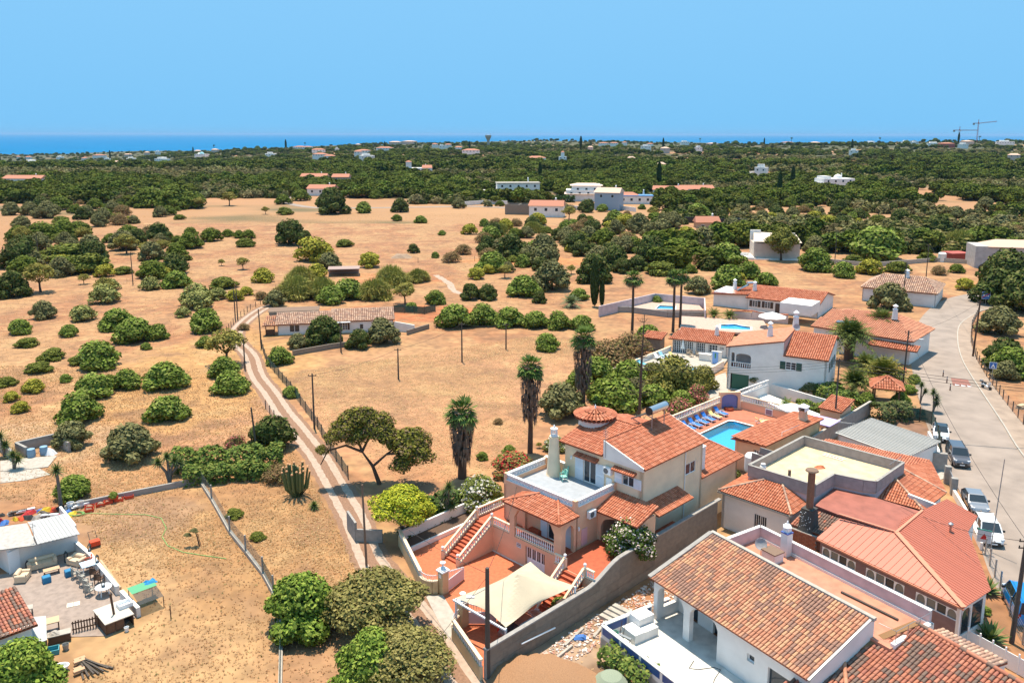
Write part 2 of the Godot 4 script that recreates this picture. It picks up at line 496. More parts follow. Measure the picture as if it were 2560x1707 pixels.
# patches: [x, z, rx, rz, turn, colour, strength]
func near_patches() -> Array:
	return [
		[V(-12.9,0,-108.69),42,26,30,Color(0.373,0.185,0.090),1.0],[V(-24.46,0,-118.93),26,12,25,Color(0.313,0.164,0.074),0.8],[V(-1.3,0,-89.82),20,14,20,Color(0.365,0.175,0.081),0.9],
		[V(-27.76,0,-62.51),13,16,0,Color(0.373,0.220,0.102),1.0],[V(-35.07,0,-73.45),9,6,10,Color(0.261,0.147,0.081),0.8],[V(-22.65,0,-53.69),14,6,0,Color(0.395,0.231,0.105),0.9],
		[V(-21.26,0,-69.99),10,14,0,Color(0.298,0.154,0.062),0.9],[V(-31.07,0,-84.84),12,8,0,Color(0.336,0.167,0.069),0.8],[V(-46.1,0,-121.2),16,30,0,Color(0.381,0.202,0.074),0.9],
		[V(-30.38,0,-205.74),14,10,0,Color(0.388,0.140,0.050),0.8],[V(-21.83,0,-164.56),20,8,0,Color(0.373,0.119,0.043),0.9],[V(9.26,0,-234.78),26,8,20,Color(0.462,0.182,0.062),0.9],
		[V(1.9,0,-50.76),7,4,40,Color(0.284,0.133,0.062),1.0],[V(3.59,0,-54.2),7,5,40,Color(0.313,0.210,0.136),0.9],[V(-10.83,0,-52.19),7,6,0,Color(0.269,0.140,0.074),0.7],
		[V(-57.31,0,-92.53),14,8,0,Color(0.373,0.224,0.124),0.8],[V(-52.51,0,-360.28),60,22,0,Color(0.358,0.175,0.081),0.9],[V(58.33,0,-95.39),12,12,0,Color(0.298,0.154,0.081),0.8],
		[V(47.39,0,-96.88),8,4,0,Color(0.209,0.112,0.069),1.0],[V(32.36,0,-112.58),6,5,0,Color(0.462,0.350,0.248),0.9],[V(109.44,0,-199.54),16,8,0,Color(0.373,0.189,0.074),0.9]]
func ground() -> void:
	rng.seed = 11
	# far land, as one sheet to the coast
	var fm := StandardMaterial3D.new()
	fm.resource_name = "far_land"; fm.roughness = 0.95
	var S := 1024
	var im := Image.create(S,S,false,Image.FORMAT_RGB8)
	var a := noise_bytes(S,0.012,3,5,1.0); var b := noise_bytes(S,0.05,5,4); var k := noise_bytes(S,0.004,9,3)
	var straw := Color(0.350,0.189,0.086); var soil := Color(0.313,0.140,0.062); var scrub := Color(0.06,0.065,0.022)
	for y in S:
		var d := 60.0 + 2640.0 * y / S
		for x in S:
			var i := y * S + x
			var g := (a[i] - 128) / 128.0 * 1.2 + (b[i] - 128) / 300.0 + smoothstep(560.0,750.0,d) * 0.5 + smoothstep(1500.0,1900.0,d) * 0.8 - 0.25
			var c := straw.lerp(soil,clampf(k[i] / 200.0 - 0.2,0,1))
			c = c.lerp(scrub,clampf(g * 2.2,0,0.95))
			c *= 0.9 + b[i] / 1200.0
			im.set_pixel(x,y,c.linear_to_srgb())
	fm.albedo_texture = ImageTexture.create_from_image(im)
	setting("terrain",sheet(-2600,2600,60,-2580,104,66,func(x,z): return land(x,z) - 0.06),fm)
	# near ground with the fields
	S = 1792
	im = Image.create(S,S,false,Image.FORMAT_RGB8)
	a = noise_bytes(S,0.006,21,5); b = noise_bytes(S,0.09,22,4); k = noise_bytes(S,0.022,23,4)
	var rows := noise_bytes(S,0.05,25,3,0.12)
	var pats := near_patches()
	var grid := 56
	var base := []
	for j in grid + 1:       # patches on a coarse grid, roughened by the noise below
		for i in grid + 1:
			var x := lerpf(-NEAR_X,NEAR_X,float(i) / grid); var z := lerpf(NEAR_Z0,NEAR_Z1,float(j) / grid)
			base.append([])
			for n in pats.size():
				var p = pats[n]
				var q := Vector2(x - p[0].x,z - p[0].z)
				if absf(q.x) < 90 and absf(q.y) < 60: base[-1].append(n)
	for y in S:
		var z := lerpf(NEAR_Z0,NEAR_Z1,(y + 0.5) / S)
		var gj := y * grid / S
		for x in S:
			var i := y * S + x
			var wx := lerpf(-NEAR_X,NEAR_X,(x + 0.5) / S)
			var na := (a[i] - 128) / 128.0; var nk := (k[i] - 128) / 128.0; var nb := (b[i] - 128) / 128.0
			var c := straw.lerp(soil,clampf(0.45 + na * 1.3,0,1))
			for n in base[gj * (grid + 1) + x * grid / S]:
				var p = pats[n]
				var qx: float = (wx - p[0].x) / p[1]; var qz: float = (z - p[0].z) / p[2]
				var r := qx * qx + qz * qz
				if r < 1.6: c = c.lerp(p[4],clampf((1.15 - r + nk * 0.55) * 2.0,0,1) * p[5])
			c = c.lerp(Color(0.418,0.259,0.117),clampf(nk * 1.1 - 0.12,0,0.55))
			c = c.lerp(Color(0.201,0.105,0.053),clampf(-nk * 1.2 - 0.22 + na * 0.4,0,0.6))
			c *= 1.0 + nb * 0.3 + (rows[i] - 128) / 128.0 * 0.16
			im.set_pixel(x,y,c.linear_to_srgb())
	var nm := StandardMaterial3D.new()
	nm.resource_name = "dry_field"; nm.roughness = 0.95
	nm.albedo_texture = ImageTexture.create_from_image(im)
	nm.heightmap_enabled = true; nm.heightmap_scale = 6.0
	nm.heightmap_texture = nm.albedo_texture
	setting("ground",sheet(-NEAR_X,NEAR_X,NEAR_Z0,NEAR_Z1,30,30,func(_x,_z): return 0.0),nm)
	# the sea
	var sea := StandardMaterial3D.new()
	sea.resource_name = "sea_water"
	sea.albedo_color = Color(0.0,0.155,0.36).linear_to_srgb()
	sea.roughness = 0.45
	sea.metallic_specular = 0.1
	sea.albedo_texture = noise_tex("swell",0.02,0.82,1.0)
	sea.uv1_triplanar = true; sea.uv1_world_triplanar = true; sea.uv1_scale = V(0.00018,0.002,0.0011)
	setting("sea",MB.new().quad_sheet(-90000,90000,-2000,-120000,-62.0),sea)

func strip(left: Array,right: Array,y: float) -> MB:
	var mb := MB.new()
	for i in left.size() - 1:
		var a: Vector3 = left[i]; var b: Vector3 = right[i]; var c: Vector3 = right[i + 1]; var d: Vector3 = left[i + 1]
		var up := Vector3.UP * y
		mb.quad(a + up,b + up,c + up,d + up)
	return mb
func curve_points(pts: Array,n: int) -> Array:
	var c := Curve3D.new()
	for i in pts.size():
		var t: Vector3 = (pts[mini(i + 1,pts.size() - 1)] - pts[maxi(i - 1,0)]) / 6.0
		c.add_point(pts[i],-t,t)
	var out := []
	for i in n + 1: out.append(c.sample_baked(c.get_baked_length() * i / n))
	return out
func ribbon(mid: Array,w: float,y: float,jit := 0.0,off := 0.0) -> MB:
	var l := []; var r := []
	for i in mid.size():
		var d: Vector3 = (mid[mini(i + 1,mid.size() - 1)] - mid[maxi(i - 1,0)]).normalized()
		var s := V(-d.z,0,d.x)
		l.append(mid[i] - s * (w / 2 + rnd(-jit,jit) - off)); r.append(mid[i] + s * (w / 2 + rnd(-jit,jit) + off))
	return strip(l,r,y)
func roads() -> void:
	var L := curve_points([V(38.11,0,-52.34),V(38.97,0,-60.56),V(42.64,0,-70.66),V(46.34,0,-80.74),V(50.86,0,-95.17),V(56.1,0,-108.93),V(60.75,0,-120.37),V(66.97,0,-134.33),V(76.16,0,-151.75),V(86.45,0,-167.93),V(97.23,0,-180.69),V(109.16,0,-188.78),V(130.13,0,-200.36)],60)
	var R := curve_points([V(48.37,0,-56.18),V(52.93,0,-70.66),V(58.3,0,-89.1),V(62.05,0,-99.38),V(66.39,0,-111.59),V(69.47,0,-120.16),V(73.21,0,-129.83),V(78.49,0,-141.1),V(85.26,0,-153.4),V(91.55,0,-161.44),V(97.53,0,-167.53),V(105.71,0,-172.4),V(121.32,0,-180.69)],60)
	setting("road",strip(L,R,0.012),M["asphalt"])
	var O := curve_points([V(53.68,0,-59.41),V(57.61,0,-73.06),V(62.57,0,-90.06),V(64.57,0,-99.38),V(67.9,0,-109.45),V(70.95,0,-118.11),V(75.55,0,-129.83),V(80.81,0,-141.1),V(87.7,0,-153.4),V(94.77,0,-164.05),V(100.05,0,-169.93),V(109.72,0,-176.23),V(125.24,0,-183.94)],60)
	var walk := MB.new()
	for i in 60:
		var up := V(0,0.13,0)
		walk.quad(R[i] + up,O[i] + up,O[i + 1] + up,R[i + 1] + up)
		walk.quad(R[i],R[i] + up,R[i + 1] + up,R[i + 1])
	setting("pavement",walk,M["pavement"])
	var kerb := MB.new()
	for i in 60:
		if R[i].distance_to(R[i + 1]) > 0.01: kerb.bar(R[i] + V(0,0.075,0),R[i + 1] + V(0,0.075,0),0.16,0.15)
	setting("kerb",kerb,M["pale_concrete"])
	# the faded red hump marking
	var hump := MB.new().prism([Vector2(66,-119.54),Vector2(68.08,-118.72),Vector2(66.61,-114.95),Vector2(64.4,-115.92)],0.016,0.05)
	setting("road_hump",hump,mat("faded_red",0.3,0.13,0.1,0.9,"stain",0.4))
	var tri := MB.new()
	for i in 3:
		var p := (V(65.03,0,-116.12)).lerp(V(66.47,0,-115.43),i / 2.0)
		tri.tri(p + V(-0.35,0.056,0.3),p + V(0.35,0.056,0.3),p + V(0,0.056,-0.5))
	setting("road_marking",tri,M["white_paint"])
	# dirt track with pale wheel ruts, and the concrete apron at the gate
	var mid := curve_points([V(-49.91,0,-174.08),V(-52.19,0,-168.72),V(-51.81,0,-153.4),V(-49,0,-142.53),V(-43.16,0,-131.8),V(-38.7,0,-120.79),V(-34.09,0,-111.95),V(-30.39,0,-104.43),V(-26.12,0,-96.54),V(-22.03,0,-88.86),V(-19.46,0,-83.29),V(-17.08,0,-78.05),V(-15.05,0,-73.47),V(-13.58,0,-69.52),V(-11.74,0,-64.92),V(-9.3,0,-60.85),V(-6.98,0,-57.22),V(-5.16,0,-53.73),V(-3.51,0,-50.17),V(-1.5,0,-45.92)],240)
	setting("dirt_track",ribbon(mid,3.4,0.006,0.12),M["track_soil"])
	for o in [-0.8,0.8]: setting("wheel_rut",ribbon(mid,0.75,0.011,0.06,o),M["rut"])
	setting("gate_apron",MB.new().prism([Vector2(-6.81,-59.98),Vector2(-5.01,-60.09),Vector2(-4.25,-57.22),Vector2(-4.37,-54.69),Vector2(-4.48,-54.2),Vector2(-5.37,-56.18)],0.008,0.03),M["pale_concrete"])
	var path := curve_points([V(-19.85,0,-210.97),V(-15.6,0,-199.54),V(-13.92,0,-190.89),V(-11.55,0,-185.51),V(-6.49,0,-182.93)],20)
	setting("footpath",ribbon(path,1.6,0.006,0.2),M["rut"])
	# the lane behind the fields and the one at the far left
	setting("lane",ribbon(curve_points([V(0.86,0,-407.68),V(-21.12,0,-417.64),V(-46.96,0,-412.6),V(-76.49,0,-407.68),V(-95.83,0,-407.68),V(-114.08,0,-428.1),V(-126.03,0,-453.63),V(-128.83,0,-482.34)],40),5.0,0.02),M["asphalt"])
	setting("lane",ribbon(curve_points([V(-279.72,0,-422.81),V(-277.09,0,-447.7),V(-275.41,0,-482.34),V(-270.1,0,-511.05),V(-245.02,0,-503.56),V(-212.01,0,-482.34)],30),7.0,0.02),M["asphalt"])
	setting("lane",ribbon(curve_points([V(-197.19,0,-496.28),V(-184.16,0,-503.56),V(-182.84,0,-526.7),V(-178.59,0,-539.08)],16),7.0,0.02),M["rut"])

# The peach villa in the middle. Own axes: x along the front to the right, z out of the front.
func main_house() -> void:
	var H := thing("villa","peach and cream villa with roof terrace, round turret and white balustrades","house",V(-1.81,0,-67.33),-45)
	var peach: Material = M["peach"]; var cream: Material = M["cream"]; var wp: Material = M["white_paint"]
	var sh := plain("shutter_white",0.72,0.74,0.78,0.5)
	# lower storey and the balcony above it
	part(H,"wall",MB.new().wall(V(0,0,0),V(8.2,0,0),2.32,0.3,[[3.1,1.5,3.7,1.95],[4.2,0.0,6.4,2.0]]),peach)
	window(H,"vent_window",V(3.4,1.5,0),0,0.6,0.45,1,2)
	var gd := part(H,"garage_door",MB.new().ext(4.2,0.0,-0.25,6.4,2.0,-0.18),wp)
	for i in 4:
		var x := 4.28 + i * 0.535
		part(gd,"panel",MB.new().ext(x,0.08,-0.18,x + 0.46,0.85,-0.155),wp)
		part(gd,"pane",MB.new().ext(x + 0.05,0.98,-0.18,x + 0.2,1.85,-0.165),M["glass"])
		part(gd,"pane",MB.new().ext(x + 0.26,0.98,-0.18,x + 0.41,1.85,-0.165),M["glass"])
	part(H,"plinth",MB.new().ext(0.02,0.0,0.0,4.1,0.09,0.07),M["white"])
	part(H,"balcony_floor",MB.new().ext(2.2,2.2,-0.3,8.15,2.34,-1.8),M["red_floor"])
	part(H,"porch_wall",MB.new().wall(V(2.3,2.32,0),V(8.2,2.32,0),3.2,0.32,[[0.58,0.0,5.1,3.0,1.15]]),peach)
	part(H,"porch_wall",MB.new().wall(V(8.2,2.3,-0.33),V(8.2,2.3,-1.8),3.22,0.3,[[0.18,0.02,1.2,2.5,0.5]]),peach)
	part(H,"porch_wall",MB.new().wall(V(2.3,2.34,-1.8),V(2.3,2.34,-0.33),3.2,0.3,[[0.2,0.0,1.2,2.5,0.5]]),peach)
	balustrade(H,V(2.9,2.34,-0.16),V(7.38,2.34,-0.16),0.9,cream)
	part(H,"bench",MB.new().ext(3.3,2.34,-1.75,4.4,2.8,-1.3),M["red_floor"])
	# main block with the roof terrace
	part(H,"wall",MB.new().wall(V(-0.2,0,-1.8),V(8.1,0,-1.8),6.05,0.3,[[5.3,2.36,7.3,4.6]]),peach)
	part(H,"wall",MB.new().wall(V(-0.2,0,-7.2),V(-0.2,0,-1.8),6.05,0.3),peach)
	part(H,"wall",MB.new().wall(V(8.1,0,-1.8),V(8.1,0,-7.2),6.05,0.3),peach)
	window(H,"balcony_door",V(6.1,2.36,-1.8),0,2.0,2.24,2,0,sh,0.8)
	part(H,"terrace_floor",MB.new().ext(0.1,5.45,-2.1,7.8,5.6,-7.2),M["grey_floor"])
	# the parapet: kerb, lattice blocks, coping and corner posts
	var blk := MB.new()
	for sx in [-1,1]: blk.bar(V(-0.16 * sx,0.03,0),V(0.16 * sx,0.37,0),0.075)
	blk.ext(-0.18,0,-0.05,0.18,0.035,0.05).ext(-0.18,0.365,-0.05,0.18,0.4,0.05).ext(-0.19,0,-0.05,-0.165,0.4,0.05).ext(0.165,0,-0.05,0.19,0.4,0.05)
	blk.lathe(V(0,0.2,-0.05),[[0.07,0],[0.07,0.1],[0,0.1]],8,Basis(Vector3.RIGHT,PI / 2))
	var bm := blk.mesh()
	var lat := plain("lattice",0.72,0.7,0.72,0.7)
	for run in [[V(0.1,6.05,-1.95),V(7.7,6.05,-1.95)],[V(7.95,6.05,-2.2),V(7.95,6.05,-6.9)],[V(-0.05,6.05,-6.9),V(-0.05,6.05,-2.2)]]:
		var a: Vector3 = run[0]; var b: Vector3 = run[1]
		var n := roundi(a.distance_to(b) / 0.38)
		var turn := atan2(-(b - a).z,(b - a).x)
		for i in n:
			var o := part(H,"screen_block",bm,lat,a.lerp(b,(i + 0.5) / n))
			o.rotation.y = turn
		part(H,"coping",MB.new().bar(a + V(0,0.46,0),b + V(0,0.46,0),0.3,0.1),M["white"])
		part(H,"ledge",MB.new().bar(a + V(0,-0.02,0),b + V(0,-0.02,0),0.36,0.07),M["white"])
	for p in [V(-0.05,5.6,-1.95),V(7.95,5.6,-1.95),V(-0.05,5.6,-7.05),V(7.95,5.6,-7.05)]:
		part(H,"corner_post",MB.new().box(p + V(0,0.5,0),V(0.32,1.02,0.32)),peach)
	part(H,"back_parapet",MB.new().ext(-0.2,5.4,-7.1,2.2,6.55,-7.35),cream)
	part(H,"coping",MB.new().ext(-0.25,6.55,-7.05,2.2,6.64,-7.4),M["white"])
	# chimney with its fretted pot
	var ch := part(H,"chimney",MB.new().lathe(V(1.6,5.6,-6.35),[[0.72,0],[0.66,0.15],[0.6,0.9],[0.5,2.2],[0.42,3.5],[0.42,3.66],[0.0,3.66]],20),cream)
	var pot := MB.new().lathe(V(1.6,9.26,-6.35),[[0.3,0],[0.34,0.04],[0.34,0.1],[0.0,0.1]],16).lathe(V(1.6,9.9,-6.35),[[0.3,0],[0.34,0.04],[0.34,0.1],[0.16,0.18],[0.05,0.24],[0.09,0.32],[0.05,0.4],[0,0.46]],16)
	for i in 12:
		var a := TAU * i / 12
		pot.box(V(1.6 + cos(a) * 0.28,9.63,-6.35 + sin(a) * 0.28),V(0.06,0.56,0.06),Basis(Vector3.UP,-a))
	part(ch,"chimney_pot",pot,wp)
	# porch roof, hipped at both ends
	roof(H,[V(2.1,5.5,0.7),V(8.55,5.5,0.7),V(6.2,6.0,-1.8),V(4.1,6.0,-1.8)])
	roof(H,[V(8.55,5.5,0.7),V(8.55,5.5,-1.8),V(6.2,6.0,-1.8)])
	roof(H,[V(2.1,5.5,-1.8),V(2.1,5.5,0.7),V(4.1,6.0,-1.8)])
	ridge(H,V(8.55,5.6,0.7),V(6.2,6.1,-1.8)); ridge(H,V(2.1,5.6,0.7),V(4.1,6.1,-1.8))
	ridge(H,V(2.2,5.6,-1.75),V(4.1,6.05,-1.75))
	# upper storey
	part(H,"upper_wall",MB.new().wall(V(2.2,5.4,-7.2),V(10.7,5.4,-7.2),3.4,0.3,[[2.2,0.22,3.6,2.3],[6.5,1.25,7.7,2.15]]),cream)
	part(H,"upper_wall",MB.new().wall(V(10.7,0,-7.2),V(10.7,0,-16.5),8.75,0.3,[[6.6,6.0,8.2,7.05]]),cream)
	part(H,"upper_wall",MB.new().wall(V(2.2,0,-16.5),V(2.2,0,-7.5),8.75,0.3),cream)
	part(H,"upper_wall",MB.new().wall(V(10.7,0,-16.5),V(2.2,0,-16.5),8.75,0.3),cream)
	part(H,"wall",MB.new().wall(V(8.1,0,-7.21),V(10.7,0,-7.21),5.4,0.3,[[1.0,2.36,2.2,4.6]]),peach)
	window(H,"terrace_door",V(5.1,5.62,-7.2),0,1.4,2.08,2,0,sh,0.95)
	window(H,"window",V(9.3,6.65,-7.2),0,1.2,0.9,2,0,sh,0.8)
	window(H,"window",V(10.7,6.0,-14.6),90,1.6,1.05,2,0)
	window(H,"garden_door",V(9.7,2.36,-7.2),0,1.2,2.24,2,0,sh,0.6)
	part(H,"meter_door",MB.new().ext(7.0,5.75,-7.2,7.6,6.75,-7.14),wp)
	aircon(H,V(7.3,7.2,-7.2),0)
	aircon(H,V(8.1,4.75,-3.6),90)
	part(H,"drain_pipe",MB.new().tube([V(10.78,0,-13.6),V(10.78,8.4,-13.6)],[0.05,0.05],6),wp)
	for a in [[3.55,6.15,8.0],[7.8,10.2,7.95]]:
		roof(H,[V(a[0],a[2] - 0.1,-6.72),V(a[1],a[2] - 0.1,-6.72),V(a[1],a[2] + 0.12,-7.18),V(a[0],a[2] + 0.12,-7.18)],TONES,0.21,0.5)
	part(H,"wall_lamp",MB.new().lathe(V(3.0,7.2,-7.14),[[0.03,0],[0.09,0.1],[0.09,0.32],[0.03,0.4],[0,0.42]],8),wp)
	part(H,"wall_lamp",MB.new().lathe(V(8.16,3.9,-2.2),[[0.03,0],[0.09,0.1],[0.09,0.32],[0.03,0.4],[0,0.42]],8),wp)
	part(H,"cupboard_door",MB.new().ext(8.1,2.45,-2.6,8.16,3.9,-3.3),plain("pink_door",0.7,0.42,0.42))
	# roofs: the left slope faces the terrace, the right wing falls to the right
	roof(H,[V(1.75,8.72,-6.8),V(6.72,8.72,-6.8),V(6.72,10.05,-11.9),V(1.75,10.05,-11.9)])
	roof(H,[V(6.72,8.72,-16.9),V(1.75,8.72,-16.9),V(1.75,10.05,-11.9),V(6.72,10.05,-11.9)])
	ridge(H,V(1.75,10.14,-11.9),V(6.72,10.14,-11.9))
	part(H,"gable",MB.new().wall(V(6.72,8.4,-7.05),V(10.95,8.4,-7.05),0.2,0.3),M["white"])
	var g := MB.new()
	for z in [-7.02,-16.6]:
		g.quad(V(6.72,8.6,z),V(10.98,8.6,z),V(10.98,8.72,z),V(6.72,10.08,z))
		g.quad(V(10.98,8.6,z - 0.25),V(6.72,8.6,z - 0.25),V(6.72,10.08,z - 0.25),V(10.98,8.72,z - 0.25))
		g.quad(V(6.72,10.08,z),V(10.98,8.72,z),V(10.98,8.72,z - 0.25),V(6.72,10.08,z - 0.25))
	g.quad(V(6.71,8.4,-16.8),V(6.71,8.4,-7.02),V(6.71,10.08,-7.02),V(6.71,10.08,-16.8))
	part(H,"gable",g,M["white"])
	roof(H,[V(11.1,8.6,-7.1),V(11.1,8.6,-16.8),V(6.72,10.02,-16.8),V(6.72,10.02,-7.1)])
	ridge(H,V(6.74,10.1,-7.1),V(6.74,10.1,-16.8))
	# round turret
	part(H,"turret_wall",MB.new().lathe(V(2.45,8.7,-11.1),[[1.55,0],[1.55,1.7]],32),M["white"])
	cone_roof(H,V(2.45,10.3,-11.1),1.98,0.72,30)
	# garden porch on the right, behind the arch
	part(H,"porch_wall",MB.new().wall(V(8.1,2.3,-4.7),V(12.2,2.3,-4.7),2.75,0.3,[[0.35,0,3.7,2.35,1.0]]),peach)
	part(H,"porch_wall",MB.new().wall(V(12.2,2.3,-5.0),V(12.2,2.3,-7.2),2.75,0.3),peach)
	roof(H,[V(7.9,5.0,-4.3),V(12.5,5.0,-4.3),V(12.5,5.85,-7.2),V(8.1,5.85,-7.2)])
	roof(H,[V(12.4,4.85,-7.4),V(12.4,4.85,-12.6),V(10.72,5.4,-12.6),V(10.72,5.4,-7.4)])
	# low back wing
	part(H,"wall",MB.new().wall(V(10.3,0,-16.52),V(10.3,0,-23.6),5.0,0.3),cream)
	part(H,"wall",MB.new().wall(V(10.3,0,-23.6),V(4.8,0,-23.6),5.0,0.3),cream)
	roof(H,[V(10.8,4.95,-16.5),V(10.8,4.95,-23.9),V(7.6,6.05,-22.6),V(7.6,6.05,-16.5)])
	roof(H,[V(10.8,4.95,-23.9),V(4.4,4.95,-23.9),V(7.6,6.05,-22.6)])
	roof(H,[V(4.4,4.95,-23.9),V(4.4,4.95,-16.5),V(7.6,6.05,-16.5),V(7.6,6.05,-22.6)])
	ridge(H,V(7.6,6.12,-16.5),V(7.6,6.12,-22.6)); ridge(H,V(10.8,5.02,-23.9),V(7.6,6.12,-22.6))
	var c2 := part(H,"chimney",MB.new().ext(9.5,5.0,-18.0,10.1,7.4,-17.4),M["white"])
	part(c2,"chimney_cap",MB.new().ext(9.45,7.4,-18.05,10.15,7.5,-17.35).lathe(V(9.8,7.5,-17.7),[[0.36,0],[0.3,0.1],[0,0.5]],4),wp)
	# solar water heater on the ridge, and the aerial
	var so := part(H,"solar_heater",MB.new().tube([V(7.6,11.6,-12.4),V(7.6,11.6,-14.9)],[0.36,0.36],14),M["chrome"])
	for z in [-12.35,-14.95]: part(so,"tank_end",MB.new().tube([V(7.6,11.6,z + 0.05),V(7.6,11.6,z - 0.05)],[0.38,0.38],14),M["black_plastic"])
	part(so,"collector",MB.new().bar(V(7.3,11.3,-13.65),V(5.5,10.35,-13.65),2.3,0.1),metal("collector",0.16,0.19,0.23,0.15,0.3))
	for p in [[V(7.7,11.4,-12.7),V(7.7,9.7,-12.7)],[V(7.7,11.4,-14.6),V(7.7,9.7,-14.6)],[V(5.6,10.3,-12.7),V(7.6,9.8,-12.7)],[V(5.6,10.3,-14.6),V(7.6,9.8,-14.6)]]: part(so,"stand_bar",MB.new().bar(p[0],p[1],0.06),M["steel"])
	var an := MB.new().tube([V(7.0,8.6,-6.95),V(7.0,11.4,-6.95)],[0.025,0.02],5)
	for i in 6: an.bar(V(6.7 + i * 0.02,10.5 + i * 0.13,-6.95),V(7.3 - i * 0.02,10.5 + i * 0.13,-6.95),0.02)
	part(H,"aerial",an,M["steel"])
	# left platform, stairs and their balustrades
	var st := MB.new()
	for i in 12: st.ext(-1.7,0,3.84 - (i + 1) * 0.32,0,2.34 * (i + 1) / 12.0,3.84 - i * 0.32)
	part(H,"stairs",st,M["red_floor"])
	var side := MB.new()
	for x in [-1.95,0.0]:
		side.quad(V(x + 0.25,0,3.95),V(x + 0.25,0,0),V(x + 0.25,2.5,0),V(x + 0.25,0.2,3.95)); side.quad(V(x,0,0),V(x,0,3.95),V(x,0.2,3.95),V(x,2.5,0))
		side.quad(V(x,0.2,3.95),V(x + 0.25,0.2,3.95),V(x + 0.25,2.5,0),V(x,2.5,0)); side.quad(V(x,0,3.95),V(x + 0.25,0,3.95),V(x + 0.25,0.2,3.95),V(x,0.2,3.95))
	part(H,"stair_wall",side,peach)
	for x in [-1.83,0.12]: balustrade(H,V(x,0.2,3.85),V(x,2.5,0.1),0.75,cream,null,0.3,0.05,[V(x,0,4.0),V(x,2.34,0)])
	part(H,"platform",MB.new().prism([Vector2(-2.1,0),Vector2(2.3,-0.01),Vector2(2.3,-1.8),Vector2(-0.2,-1.8),Vector2(-0.2,-7.2),Vector2(-2.1,-7.2)],0,2.34),peach)
	part(H,"platform_floor",MB.new().prism([Vector2(-2.0,-0.02),Vector2(2.3,-0.03),Vector2(2.3,-1.8),Vector2(-0.2,-1.8),Vector2(-0.2,-7.1),Vector2(-2.0,-7.1)],2.34,2.355),M["red_floor"])
	balustrade(H,V(0.25,2.36,-0.13),V(2.3,2.36,-0.13),0.8,cream)
	balustrade(H,V(-2.0,2.36,-0.13),V(-1.95,2.36,-7.0),0.85,cream)
	# right court, raised, with stairs down to the forecourt
	part(H,"court",MB.new().prism([Vector2(8.2,0.9),Vector2(12.3,0.9),Vector2(12.3,-12),Vector2(10.7,-12),Vector2(10.7,-7.2),Vector2(8.2,-7.2)],0,2.3),peach)
	part(H,"court_floor",MB.new().prism([Vector2(8.21,0.85),Vector2(12.25,0.85),Vector2(12.25,-12),Vector2(10.72,-12),Vector2(10.72,-7.2),Vector2(8.21,-7.2)],2.3,2.33),M["red_floor"])
	var s2 := MB.new()
	for i in 10: s2.ext(9.4,0,4.1 - (i + 1) * 0.32,11.2,2.3 * (i + 1) / 10.0,4.1 - i * 0.32)
	part(H,"stairs",s2,M["red_floor"])
	for x in [9.28,11.32]: balustrade(H,V(x,0.2,4.0),V(x,2.4,0.9),0.75,cream,null,0.3,0.05,[V(x,2.3,0.75)])
	balustrade(H,V(8.2,2.33,0.75),V(9.2,2.33,0.75),0.8,cream); balustrade(H,V(11.4,2.33,0.75),V(12.25,2.33,0.75),0.8,cream)
	part(H,"stair_wall",MB.new().ext(11.25,0,0.9,11.45,1.6,4.0),peach)

func cone_roof(parent: Node3D,c: Vector3,r: float,h: float,n: int,tones := TONES) -> void:
	var under := MB.new().lathe(c - V(0,0.03,0),[[0,-0.06],[r * 0.985,-0.06],[r * 0.985,0],[0,h * 0.97]],n)
	part(parent,"roof_deck",under,M["deck"])
	var mb := MB.new()
	for j in 4:
		for i in n / (2 if j > 1 else 1):
			var a := TAU * (i + 0.5) / (n / (2 if j > 1 else 1))
			mb.col = tones[rng.randi() % tones.size()] * rnd(0.9,1.1)
			var d := V(cos(a),0,sin(a))
			var q0 := 1.0 - j * 0.245; var q1 := maxf(0.04,q0 - 0.26)
			mb.tube([c + d * r * q0 + V(0,h * (1 - q0) + 0.02,0),c + d * r * q1 + V(0,h * (1 - q1) + 0.0,0)],[r * q0 * TAU / n * (0.5 if j < 2 else 0.85),r * q1 * TAU / n * (0.45 if j < 2 else 0.8)],6,false)
	stuff(part(parent,"roof_tiles",mb,M["tile"]))
	part(parent,"roof_finial",MB.new().lathe(c + V(0,h - 0.05,0),[[0.12,0],[0.05,0.12],[0.08,0.2],[0,0.4]],8),M["white_paint"])

